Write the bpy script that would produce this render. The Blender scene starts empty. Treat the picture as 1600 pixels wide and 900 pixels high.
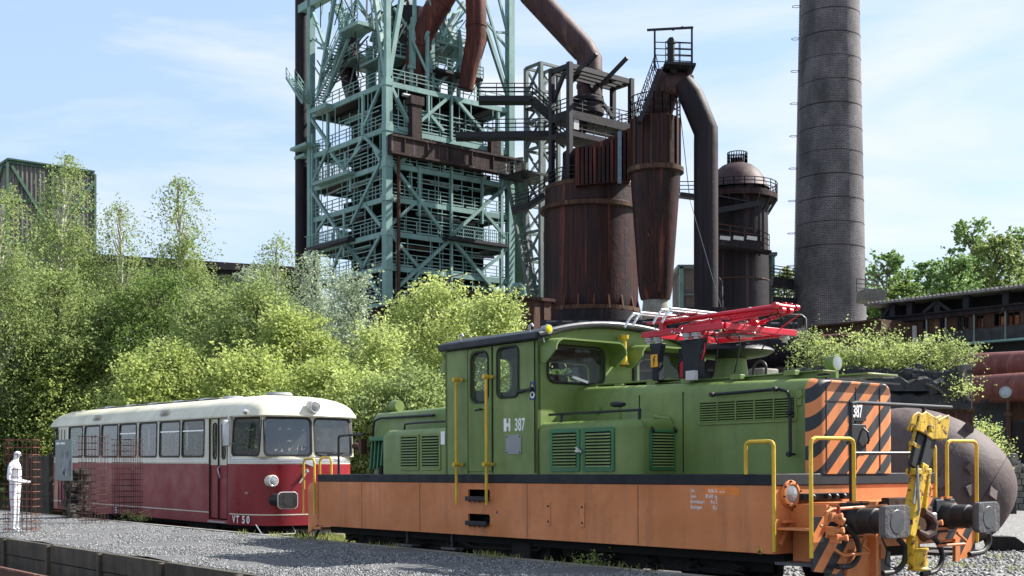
import bpy, bmesh, math, random
import numpy as np
from mathutils import Vector, Matrix
R = math.radians
scene = bpy.context.scene
COL = scene.collection
random.seed(7)

# ---------------------------------------------------------------- camera
EYE, FOC, HOR = 1.63, 1940.0, 725.0
cam_d = bpy.data.cameras.new('camera')
cam_d.sensor_width = 36.0
cam_d.lens = 36.0 * FOC / 1600.0
cam_d.shift_y = (HOR - 450.0) / 1600.0
cam_d.clip_start, cam_d.clip_end = 0.2, 3000.0
cam = bpy.data.objects.new('camera', cam_d)
COL.objects.link(cam)
cam.location = (0, 0, EYE)
cam.rotation_euler = (R(90), 0, 0)
scene.camera = cam

# ---------------------------------------------------------------- light
SUN_EL = R(42)
SUN_AZ = R(21)          # behind the picture plane, measured from the right
SUN_DIR = Vector((math.cos(SUN_AZ) * math.cos(SUN_EL), math.sin(SUN_AZ) * math.cos(SUN_EL), math.sin(SUN_EL)))
sun_d = bpy.data.lights.new('sun', 'SUN')
sun_d.energy, sun_d.angle, sun_d.color = 5.0, R(0.5), (1.0, 0.955, 0.88)
sun = bpy.data.objects.new('sun', sun_d)
COL.objects.link(sun)
sun.rotation_euler = SUN_DIR.to_track_quat('Z', 'Y').to_euler()
sun.location = (40, 20, 60)

w = bpy.data.worlds.new('World')
scene.world = w
w.use_nodes = True
nt = w.node_tree
nt.nodes.clear()
out = nt.nodes.new('ShaderNodeOutputWorld')
bg = nt.nodes.new('ShaderNodeBackground')
bg.inputs['Strength'].default_value = 0.12
sky = nt.nodes.new('ShaderNodeTexSky')
sky.sky_type = 'NISHITA'
sky.sun_disc = False
sky.sun_elevation = SUN_EL
sky.sun_rotation = math.atan2(SUN_DIR.x, SUN_DIR.y)
sky.air_density, sky.dust_density, sky.ozone_density = 1.0, 1.2, 1.5
tc = nt.nodes.new('ShaderNodeTexCoord')
mp = nt.nodes.new('ShaderNodeMapping')
mp.inputs['Scale'].default_value = (1.3, 1.3, 6.5)
mp.inputs['Location'].default_value = (0.35, 0.0, 0.4)
nz = nt.nodes.new('ShaderNodeTexNoise')
nz.inputs['Scale'].default_value = 1.7
nz.inputs['Detail'].default_value = 9
nz.inputs['Roughness'].default_value = 0.55
nz.inputs['Distortion'].default_value = 0.5
cr = nt.nodes.new('ShaderNodeValToRGB')
cr.color_ramp.elements[0].position, cr.color_ramp.elements[0].color = 0.42, (0, 0, 0, 1)
cr.color_ramp.elements[1].position, cr.color_ramp.elements[1].color = 0.67, (1, 1, 1, 1)
mx = nt.nodes.new('ShaderNodeMixRGB')
mx.inputs['Color2'].default_value = (3.0, 3.15, 3.4, 1)
hz = nt.nodes.new('ShaderNodeMixRGB')
hz.inputs['Fac'].default_value = 0.75
hz.inputs['Color2'].default_value = (1.62, 2.15, 3.0, 1)
L = nt.links.new
L(tc.outputs['Generated'], mp.inputs['Vector'])
L(mp.outputs['Vector'], nz.inputs['Vector'])
L(nz.outputs['Fac'], cr.inputs['Fac'])
L(sky.outputs['Color'], hz.inputs['Color1'])
L(hz.outputs['Color'], mx.inputs['Color1'])
L(cr.outputs['Color'], mx.inputs['Fac'])
L(mx.outputs['Color'], bg.inputs['Color'])
L(bg.outputs['Background'], out.inputs['Surface'])

vs = scene.view_settings
vs.view_transform = 'Standard'
vs.look = 'None'
vs.exposure = 1.42
vs.gamma = 1.0
vs.use_curve_mapping = False

# ---------------------------------------------------------------- site axes
U = Vector((-0.629, 0.777, 0)).normalized()      # along the tracks, away from the camera
W = Vector((0.777, 0.629, 0)).normalized()       # across the tracks
SITE = math.atan2(U.y, U.x)


def P(px, py, d):
    """a point of the photograph's 1600x900 grid at depth d metres"""
    return Vector(((px - 800) / FOC * d, d, EYE - (py - HOR) / FOC * d))


def on_b(px, py, b, c, tilt=0.0):
    X = (px - 800) / FOC
    cx, cy = c[0] + b * W.x, c[1] + b * W.y
    a = (X * cy - cx) / (U.x - X * U.y)
    return a, EYE - (py - HOR) / FOC * (cy + a * U.y) + a * math.tan(R(tilt))


def on_a(px, py, a, c, tilt=0.0):
    X = (px - 800) / FOC
    cx, cy = c[0] + a * U.x, c[1] + a * U.y
    b = (X * cy - cx) / (W.x - X * W.y)
    return b, EYE - (py - HOR) / FOC * (cy + b * W.y) + a * math.tan(R(tilt))


# ---------------------------------------------------------------- materials
def new_mat(name):
    m = bpy.data.materials.new(name)
    m.use_nodes = True
    n = m.node_tree
    n.nodes.clear()
    o = n.nodes.new('ShaderNodeOutputMaterial')
    b = n.nodes.new('ShaderNodeBsdfPrincipled')
    n.links.new(b.outputs['BSDF'], o.inputs['Surface'])
    return m, n, b, o


def noise(n, scale, detail=5, stretch=(1, 1, 1), rough=0.6, coord='Object'):
    t = n.nodes.new('ShaderNodeTexCoord')
    mpn = n.nodes.new('ShaderNodeMapping')
    mpn.inputs['Scale'].default_value = stretch
    z = n.nodes.new('ShaderNodeTexNoise')
    z.inputs['Scale'].default_value = scale
    z.inputs['Detail'].default_value = detail
    z.inputs['Roughness'].default_value = rough
    n.links.new(t.outputs[coord], mpn.inputs['Vector'])
    n.links.new(mpn.outputs['Vector'], z.inputs['Vector'])
    return z.outputs['Fac']


def ramp(n, fac, stops):
    c = n.nodes.new('ShaderNodeValToRGB')
    el = c.color_ramp.elements
    while len(el) < len(stops):
        el.new(0.5)
    for e, (p, col) in zip(el, stops):
        e.position = p
        e.color = (*col, 1) if len(col) == 3 else col
    n.links.new(fac, c.inputs['Fac'])
    return c.outputs['Color']


def mixc(n, fac, a, b, mode='MIX'):
    m = n.nodes.new('ShaderNodeMixRGB')
    m.blend_type = mode
    for sock, val in (('Fac', fac), ('Color1', a), ('Color2', b)):
        if hasattr(val, 'links') or hasattr(val, 'is_linked'):
            n.links.new(val, m.inputs[sock])
        elif sock == 'Fac':
            m.inputs[sock].default_value = val
        else:
            m.inputs[sock].default_value = (*val, 1)
    return m.outputs['Color']


def bump(n, b, h, strength=0.3, dist=0.02):
    bp = n.nodes.new('ShaderNodeBump')
    bp.inputs['Strength'].default_value = strength
    bp.inputs['Distance'].default_value = dist
    n.links.new(h, bp.inputs['Height'])
    n.links.new(bp.outputs['Normal'], b.inputs['Normal'])


def k3(c, f):
    return tuple(min(1.0, x * f) for x in c)


def paint(name, col, rough=0.45, dirt=(0.06, 0.045, 0.03), amount=0.35, sc=1.0, metal=0.0, fade=None, chips=0.0, wavy=0.05):
    """painted metal: soft fading, vertical dirt streaks, a few chips, slightly uneven sheet"""
    m, n, b, o = new_mat(name)
    fade = fade or k3(col, 1.25)
    big = noise(n, 0.9 * sc, 4)
    c1 = mixc(n, ramp(n, big, [(0.35, (0, 0, 0)), (0.68, (1, 1, 1))]), k3(col, 0.82), fade)
    mott = noise(n, 7 * sc, 7, rough=0.7)
    c1 = mixc(n, ramp(n, mott, [(0.42, (0, 0, 0)), (0.75, (0.35, 0.35, 0.35))]), c1, k3(col, 0.62))
    st = noise(n, 1.0, 8, (5 * sc, 5 * sc, 0.55 * sc), 0.65)
    f = ramp(n, st, [(0.5, (0, 0, 0)), (0.78, (amount, amount, amount))])
    c2 = mixc(n, f, c1, dirt)
    if chips:
        ch = noise(n, 9 * sc, 7, rough=0.72)
        f2 = ramp(n, ch, [(0.70 - chips, (0, 0, 0)), (0.72 - chips, (1, 1, 1))])
        c2 = mixc(n, f2, c2, (0.09, 0.035, 0.018))
    n.links.new(c2, b.inputs['Base Color'])
    rr = ramp(n, noise(n, 3 * sc, 4), [(0.3, (rough - 0.1,) * 3), (0.7, (min(1, rough + 0.2),) * 3)])
    n.links.new(rr, b.inputs['Roughness'])
    b.inputs['Metallic'].default_value = metal
    b.inputs['Specular IOR Level'].default_value = 0.35
    bump(n, b, noise(n, 1.6 * sc, 3), wavy, 0.1)
    return m


def rust(name, dark, mid, light, sc=0.5, rough=0.75, pale=0.0):
    """weathered plate steel: long run-off streaks in several browns"""
    m, n, b, o = new_mat(name)
    st = noise(n, 1.0, 10, (2.6 * sc, 2.6 * sc, 0.07 * sc), 0.60)
    c = ramp(n, st, [(0.36, dark), (0.47, mid), (0.52, k3(dark, 1.3)), (0.58, mid), (0.70, light)])
    bl = noise(n, 0.6 * sc, 6, (1, 1, 0.5))
    c = mixc(n, ramp(n, bl, [(0.42, (0, 0, 0)), (0.66, (0.75, 0.75, 0.75))]), c, dark)
    sp = noise(n, 6 * sc, 8, (1, 1, 0.4), 0.75)
    c = mixc(n, ramp(n, sp, [(0.62, (0, 0, 0)), (0.76, (0.55, 0.55, 0.55))]), c, light)
    if pale:
        pl = noise(n, 2.2 * sc, 10, (1.6, 1.6, 0.35), 0.8)
        c = mixc(n, ramp(n, pl, [(0.64, (0, 0, 0)), (0.67, (pale, pale, pale))]), c, (0.42, 0.37, 0.33))
    n.links.new(c, b.inputs['Base Color'])
    b.inputs['Roughness'].default_value = rough
    b.inputs['Specular IOR Level'].default_value = 0.18
    bump(n, b, noise(n, 2.0 * sc, 6), 0.25, 0.15)
    return m


def plain(name, col, rough=0.6, metal=0.0, var=0.25, sc=4.0, bm=0.1):
    m, n, b, o = new_mat(name)
    c = ramp(n, noise(n, sc, 6), [(0.3, k3(col, 1 - var)), (0.7, k3(col, 1 + var))])
    n.links.new(c, b.inputs['Base Color'])
    b.inputs['Roughness'].default_value = rough
    b.inputs['Metallic'].default_value = metal
    b.inputs['Specular IOR Level'].default_value = 0.3
    if bm:
        bump(n, b, noise(n, sc * 3, 5), bm, 0.02)
    return m


def glass(name, tint=(0.75, 0.8, 0.82), dirt=0.12, reflect=0.0):
    m, n, b, o = new_mat(name)
    n.nodes.remove(b)
    tr = n.nodes.new('ShaderNodeBsdfTransparent')
    tr.inputs['Color'].default_value = (*tint, 1)
    gl = n.nodes.new('ShaderNodeBsdfGlossy')
    gl.inputs['Roughness'].default_value = 0.03
    gl.inputs['Color'].default_value = (0.95, 0.97, 1, 1)
    df = n.nodes.new('ShaderNodeBsdfDiffuse')
    df.inputs['Color'].default_value = (0.35, 0.34, 0.31, 1)
    fr = n.nodes.new('ShaderNodeMath')
    fr.operation = 'POWER'
    fr.inputs[1].default_value = 5.0
    lw_ = n.nodes.new('ShaderNodeLayerWeight')
    lw_.inputs['Blend'].default_value = 0.5
    n.links.new(lw_.outputs['Facing'], fr.inputs[0])
    ad = n.nodes.new('ShaderNodeMath')
    ad.operation = 'ADD'
    ad.use_clamp = True
    ad.inputs[1].default_value = 0.012 + reflect
    n.links.new(fr.outputs[0], ad.inputs[0])
    m1 = n.nodes.new('ShaderNodeMixShader')
    n.links.new(ad.outputs[0], m1.inputs[0])
    n.links.new(tr.outputs[0], m1.inputs[1])
    n.links.new(gl.outputs[0], m1.inputs[2])
    m2 = n.nodes.new('ShaderNodeMixShader')
    d = ramp(n, noise(n, 3, 8), [(0.35, (dirt * 0.3,) * 3), (0.75, (dirt * 1.6,) * 3)])
    n.links.new(d, m2.inputs[0])
    n.links.new(m1.outputs[0], m2.inputs[1])
    n.links.new(df.outputs[0], m2.inputs[2])
    n.links.new(m2.outputs[0], o.inputs['Surface'])
    bp = n.nodes.new('ShaderNodeBump')
    bp.inputs['Strength'].default_value = 0.04
    bp.inputs['Distance'].default_value = 0.05
    n.links.new(noise(n, 1.3, 2), bp.inputs['Height'])
    return m


def leafmat(name, col, col2, trans=0.38):
    m, n, b, o = new_mat(name)
    g = n.nodes.new('ShaderNodeNewGeometry')
    c = ramp(n, g.outputs['Random Per Island'], [(0.0, k3(col, 0.6)), (0.5, col), (1.0, col2)])
    c = mixc(n, ramp(n, noise(n, 0.6, 3), [(0.35, (0, 0, 0)), (0.7, (0.6, 0.6, 0.6))]), c, k3(col2, 0.85))
    n.links.new(c, b.inputs['Base Color'])
    b.inputs['Roughness'].default_value = 0.55
    b.inputs['Specular IOR Level'].default_value = 0.25
    t = n.nodes.new('ShaderNodeBsdfTranslucent')
    n.links.new(mixc(n, 0.6, c, k3(col2, 1.8)), t.inputs['Color'])
    mxs = n.nodes.new('ShaderNodeMixShader')
    mxs.inputs[0].default_value = trans
    n.links.new(b.outputs['BSDF'], mxs.inputs[1])
    n.links.new(t.outputs[0], mxs.inputs[2])
    n.links.new(mxs.outputs[0], o.inputs['Surface'])
    return m


def stripes(name, c1, c2, ky, kz, period, ph=0.0, rough=0.45):
    """hazard stripes painted across a panel (object coordinates y and z)"""
    m, n, b, o = new_mat(name)
    t = n.nodes.new('ShaderNodeTexCoord')
    s = n.nodes.new('ShaderNodeSeparateXYZ')
    n.links.new(t.outputs['Object'], s.inputs[0])

    def mth(op, a, bb):
        q = n.nodes.new('ShaderNodeMath')
        q.operation = op
        for i, v in enumerate((a, bb)):
            if v is None:
                continue
            if isinstance(v, (int, float)):
                q.inputs[i].default_value = v
            else:
                n.links.new(v, q.inputs[i])
        return q.outputs[0]
    q = mth('ADD', mth('MULTIPLY', s.outputs['Y'], ky), mth('MULTIPLY', s.outputs['Z'], kz))
    q = mth('ADD', mth('DIVIDE', q, period), ph + 20)
    f = mth('GREATER_THAN', mth('FRACT', q, None), 0.5)
    big = noise(n, 1.1, 4)
    o1 = mixc(n, ramp(n, big, [(0.3, (0, 0, 0)), (0.7, (1, 1, 1))]), k3(c1, 0.85), k3(c1, 1.15))
    dk = mixc(n, ramp(n, noise(n, 2.0, 6), [(0.45, (0, 0, 0)), (0.8, (1, 1, 1))]), c2, k3(c2, 1.9))
    c = mixc(n, f, o1, dk)
    st = ramp(n, noise(n, 1.0, 8, (6, 6, 0.6)), [(0.5, (0, 0, 0)), (0.8, (0.35, 0.35, 0.35))])
    c = mixc(n, st, c, (0.12, 0.06, 0.035))
    ch = ramp(n, noise(n, 16, 6, rough=0.75), [(0.66, (0, 0, 0)), (0.68, (1, 1, 1))])
    c = mixc(n, ch, c, (0.1, 0.04, 0.02))
    n.links.new(c, b.inputs['Base Color'])
    b.inputs['Roughness'].default_value = rough
    bump(n, b, noise(n, 2, 3), 0.06, 0.1)
    return m


def brickmat(name, c1, c2, mortar, scale, cyl=None, stain=(0.02, 0.02, 0.022)):
    m, n, b, o = new_mat(name)
    t = n.nodes.new('ShaderNodeTexCoord')
    s = n.nodes.new('ShaderNodeSeparateXYZ')
    n.links.new(t.outputs['Object'], s.inputs[0])
    cb = n.nodes.new('ShaderNodeCombineXYZ')
    if cyl:
        at = n.nodes.new('ShaderNodeMath')
        at.operation = 'ARCTAN2'
        n.links.new(s.outputs['Y'], at.inputs[0])
        n.links.new(s.outputs['X'], at.inputs[1])
        ml = n.nodes.new('ShaderNodeMath')
        ml.operation = 'MULTIPLY'
        ml.inputs[1].default_value = cyl
        n.links.new(at.outputs[0], ml.inputs[0])
        n.links.new(ml.outputs[0], cb.inputs[0])
    else:
        n.links.new(s.outputs['X'], cb.inputs[0])
    n.links.new(s.outputs['Z'], cb.inputs[1])
    br = n.nodes.new('ShaderNodeTexBrick')
    br.inputs['Scale'].default_value = scale
    br.inputs['Color1'].default_value = (*c1, 1)
    br.inputs['Color2'].default_value = (*c2, 1)
    br.inputs['Mortar'].default_value = (*mortar, 1)
    br.inputs['Mortar Size'].default_value = 0.018
    br.inputs['Bias'].default_value = -0.1
    n.links.new(cb.outputs[0], br.inputs['Vector'])
    v = n.nodes.new('ShaderNodeTexWhiteNoise')
    c = mixc(n, ramp(n, noise(n, 0.35, 8, (1, 1, 0.5)), [(0.4, (0, 0, 0)), (0.62, (0.75, 0.75, 0.75))]), br.outputs['Color'], stain)
    sp = ramp(n, noise(n, 3.2, 10, (1, 1, 1.8), 0.9), [(0.60, (0, 0, 0)), (0.68, (0.6, 0.6, 0.6))])
    c = mixc(n, sp, c, k3(mortar, 1.25))
    n.links.new(c, b.inputs['Base Color'])
    b.inputs['Roughness'].default_value = 0.85
    bump(n, b, noise(n, 5, 8, rough=0.8), 0.6, 0.08)
    return m


def concrete(name, col, dark, sc=1.0):
    m, n, b, o = new_mat(name)
    c = ramp(n, noise(n, 1.2 * sc, 9, rough=0.7), [(0.33, dark), (0.68, col)])
    st = ramp(n, noise(n, 1.0, 9, (4 * sc, 4 * sc, 0.4 * sc), 0.7), [(0.45, (0, 0, 0)), (0.75, (0.8, 0.8, 0.8))])
    c = mixc(n, st, c, k3(dark, 0.6))
    n.links.new(c, b.inputs['Base Color'])
    b.inputs['Roughness'].default_value = 0.9
    bump(n, b, noise(n, 7 * sc, 9, rough=0.75), 0.5, 0.03)
    return m


ORANGE = (0.59, 0.195, 0.058)
NAVY = (0.007, 0.0095, 0.015)
GREEN = (0.145, 0.220, 0.054)
M = {}
M['orange'] = paint('orange_paint', ORANGE, 0.5, (0.16, 0.075, 0.04), 0.5, 0.9, fade=(0.68, 0.25, 0.10), wavy=0.05, chips=-0.045)
M['navy'] = paint('navy_black_paint', NAVY, 0.6, (0.02, 0.02, 0.018), 0.3, 1.2, fade=(0.013, 0.017, 0.025))
M['black'] = plain('black_metal', (0.014, 0.014, 0.015), 0.45)
M['blackpipe'] = plain('black_rail_paint', (0.009, 0.011, 0.015), 0.45, var=0.3)
M['green'] = paint('olive_green_paint', GREEN, 0.4, (0.05, 0.055, 0.03), 0.4, 0.8, fade=(0.205, 0.275, 0.088), wavy=0.06)
M['green2'] = paint('deep_green_paint', (0.035, 0.145, 0.062), 0.45, (0.03, 0.05, 0.03), 0.3, 1.0, fade=(0.045, 0.18, 0.08))
M['dark'] = plain('near_black', (0.010, 0.010, 0.011), 0.85)  # even near-black for insides; also the added shade boxes between tower decks
M['slot'] = plain('vent_dark', (0.006, 0.007, 0.006), 0.8)
M['under'] = rust('underframe_grime', (0.012, 0.011, 0.011), (0.028, 0.024, 0.022), (0.06, 0.05, 0.042), 2.0)
M['roofgrey'] = paint('grey_roof_paint', (0.10, 0.105, 0.115), 0.45, (0.05, 0.05, 0.05), 0.3)
M['roofnavy'] = paint('dark_roof_edge', (0.012, 0.015, 0.022), 0.42, (0.03, 0.03, 0.03), 0.3)
M['yellow'] = paint('yellow_paint', (0.62, 0.40, 0.035), 0.4, (0.2, 0.12, 0.03), 0.4, 3.0, chips=0.0)
M['yellowworn'] = paint('worn_yellow_paint', (0.55, 0.35, 0.03), 0.5, (0.05, 0.03, 0.015), 0.9, 1.4, chips=0.15)
M['redpanto'] = paint('red_lacquer', (0.50, 0.012, 0.03), 0.3, (0.2, 0.02, 0.02), 0.25, 1.5, fade=(0.6, 0.02, 0.045))
M['alu'] = plain('dull_aluminium', (0.50, 0.51, 0.52), 0.35, 0.7, 0.12)
M['chrome'] = plain('bright_trim', (0.62, 0.62, 0.64), 0.22, 0.9, 0.08, bm=0)
M['white'] = plain('white_lettering', (0.80, 0.80, 0.78), 0.6, var=0.06, bm=0)
M['insul'] = plain('grey_insulator', (0.45, 0.44, 0.44), 0.3, var=0.1)
M['rubber'] = plain('black_rubber', (0.018, 0.018, 0.019), 0.55, var=0.2)
M['bufferface'] = rust('worn_buffer_face', (0.07, 0.068, 0.072), (0.11, 0.105, 0.11), (0.20, 0.15, 0.13), 6.0, 0.5)
M['lampglass'] = plain('lamp_glass', (0.30, 0.32, 0.33), 0.15, 0.4, 0.1, bm=0)
M['crimson'] = paint('crimson_paint', (0.22, 0.007, 0.016), 0.28, (0.10, 0.03, 0.03), 0.25, 0.5, fade=(0.245, 0.018, 0.025), wavy=0.04)
M['crimsonside'] = paint('faded_crimson_paint', (0.24, 0.015, 0.020), 0.4, (0.14, 0.05, 0.045), 0.3, 0.6, fade=(0.30, 0.038, 0.042), wavy=0.05)
M['cream'] = paint('cream_paint', (0.66, 0.62, 0.48), 0.35, (0.30, 0.27, 0.2), 0.35, 0.8, fade=(0.72, 0.68, 0.55), wavy=0.03)
M['pane'] = glass('window_glass', (0.9, 0.93, 0.93), 0.03, 0.0)
M['paneshiny'] = glass('reflecting_window_glass', (0.95, 0.95, 0.95), 0.03, 0.03)
M['panedark'] = glass('windscreen_glass', (0.36, 0.42, 0.46), 0.06, 0.08)
M['seat'] = plain('brown_seat_cloth', (0.16, 0.07, 0.035), 0.8)
M['interior'] = plain('interior_panelling', (0.30, 0.24, 0.17), 0.6)
M['tealsteel'] = paint('teal_steel_paint', (0.15, 0.27, 0.25), 0.55, (0.05, 0.055, 0.045), 0.45, 0.4, fade=(0.20, 0.33, 0.31), wavy=0)
M['greysteel'] = paint('grey_green_steel', (0.12, 0.155, 0.145), 0.6, (0.05, 0.05, 0.045), 0.5, 0.4, fade=(0.17, 0.2, 0.19), wavy=0)
M['darksteel'] = plain('dark_steel', (0.011, 0.011, 0.015), 0.6, sc=1.5)
M['deck'] = plain('dark_decking', (0.018, 0.024, 0.023), 0.8, sc=1.0)
M['rustdark'] = rust('dark_red_rust', (0.006, 0.004, 0.005), (0.052, 0.013, 0.010), (0.17, 0.052, 0.032), 0.7, 0.5, 0.4)
M['rustred'] = rust('red_rust', (0.028, 0.009, 0.008), (0.095, 0.024, 0.017), (0.26, 0.075, 0.032), 0.6, 0.6)
M['rustpurple'] = rust('purple_brown_rust', (0.035, 0.020, 0.023), (0.065, 0.037, 0.038), (0.13, 0.085, 0.08), 0.45, 0.6)
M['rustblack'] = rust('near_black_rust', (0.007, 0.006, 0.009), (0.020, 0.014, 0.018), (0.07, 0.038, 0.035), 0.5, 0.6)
M['rustplate'] = rust('brown_plate_rust', (0.03, 0.017, 0.012), (0.10, 0.052, 0.035), (0.20, 0.12, 0.09), 0.8, 0.8, 0.4)
M['girder'] = rust('dull_girder_rust', (0.02, 0.015, 0.015), (0.05, 0.030, 0.027), (0.12, 0.10, 0.115), 1.4, 0.8, 0.3)
M['ruststreak'] = rust('streaked_white_and_rust', (0.03, 0.02, 0.02), (0.10, 0.035, 0.022), (0.50, 0.42, 0.36), 3.2, 0.8, 0.5)
M['ladle'] = rust('ladle_steel', (0.065, 0.046, 0.045), (0.098, 0.073, 0.071), (0.135, 0.105, 0.10), 0.9, 0.68)
M['pipered'] = rust('pink_brown_pipe', (0.10, 0.032, 0.026), (0.17, 0.055, 0.045), (0.27, 0.11, 0.09), 0.8, 0.5)
M['chimney'] = brickmat('chimney_brick', (0.098, 0.078, 0.085), (0.040, 0.037, 0.048), (0.27, 0.26, 0.275), 1.5, cyl=3.0)
M['brick'] = brickmat('old_brick', (0.16, 0.11, 0.09), (0.11, 0.08, 0.07), (0.2, 0.18, 0.16), 2.5)
M['concrete'] = concrete('stained_concrete', (0.22, 0.20, 0.18), (0.08, 0.075, 0.065))
M['concdark'] = concrete('black_concrete', (0.045, 0.047, 0.052), (0.014, 0.015, 0.018))
M['concwall'] = concrete('weathered_wall', (0.30, 0.28, 0.25), (0.13, 0.12, 0.10))
M['boardconc'] = concrete('mossy_board', (0.105, 0.085, 0.06), (0.03, 0.027, 0.02), 1.6)
M['steelrail'] = rust('rail_steel', (0.08, 0.04, 0.03), (0.14, 0.07, 0.05), (0.30, 0.22, 0.18), 2)
M['rebar'] = plain('rusty_rebar', (0.16, 0.06, 0.038), 0.75)
M['rebardark'] = plain('dark_rebar', (0.05, 0.022, 0.018), 0.75)
M['stone'] = concrete('dark_rubble', (0.12, 0.105, 0.085), (0.035, 0.03, 0.025), 3)
M['corr'] = rust('grey_corrugated_sheet', (0.10, 0.095, 0.09), (0.20, 0.195, 0.19), (0.30, 0.29, 0.28), 1.0, 0.6)
M['corrgreen'] = paint('green_edge_trim', (0.045, 0.10, 0.065), 0.6)
M['bark'] = plain('bark', (0.10, 0.08, 0.06), 0.9, sc=6)
M['birch'] = plain('birch_bark', (0.42, 0.40, 0.36), 0.8, sc=3, var=0.5)
M['sign'] = plain('grey_green_print', (0.11, 0.15, 0.145), 0.4, bm=0, var=0.04)
M['photo'] = concrete('halftone_picture', (0.42, 0.44, 0.45), (0.10, 0.11, 0.12), 3.5)
M['whitefig'] = plain('white_figure_paint', (0.80, 0.80, 0.84), 0.6, var=0.05, sc=3)
M['grey'] = plain('grey_paint', (0.26, 0.27, 0.28), 0.5, var=0.1)
M['blue'] = plain('blue_grey_pipe_paint', (0.16, 0.22, 0.28), 0.4)
M['lf_birch'] = leafmat('birch_leaves', (0.115, 0.168, 0.048), (0.26, 0.32, 0.115))
M['lf_bright'] = leafmat('bright_leaves', (0.175, 0.235, 0.055), (0.37, 0.43, 0.13))
M['lf_pale'] = leafmat('pale_leaves', (0.19, 0.255, 0.065), (0.42, 0.48, 0.17))
M['lf_silver'] = leafmat('silver_leaves', (0.22, 0.29, 0.18), (0.42, 0.48, 0.34), 0.2)
M['lf_dark'] = leafmat('dark_leaves', (0.06, 0.11, 0.025), (0.15, 0.22, 0.055))
M['lf_far'] = leafmat('far_leaves', (0.10, 0.175, 0.06), (0.20, 0.30, 0.10))
M['dry'] = leafmat('grass_blades', (0.16, 0.20, 0.05), (0.35, 0.36, 0.12), 0.2)


# ---------------------------------------------------------------- mesh builder
def site(a, b, z):
    return (a, -b, z)


def ident(x, y, z):
    return (x, y, z)


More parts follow.
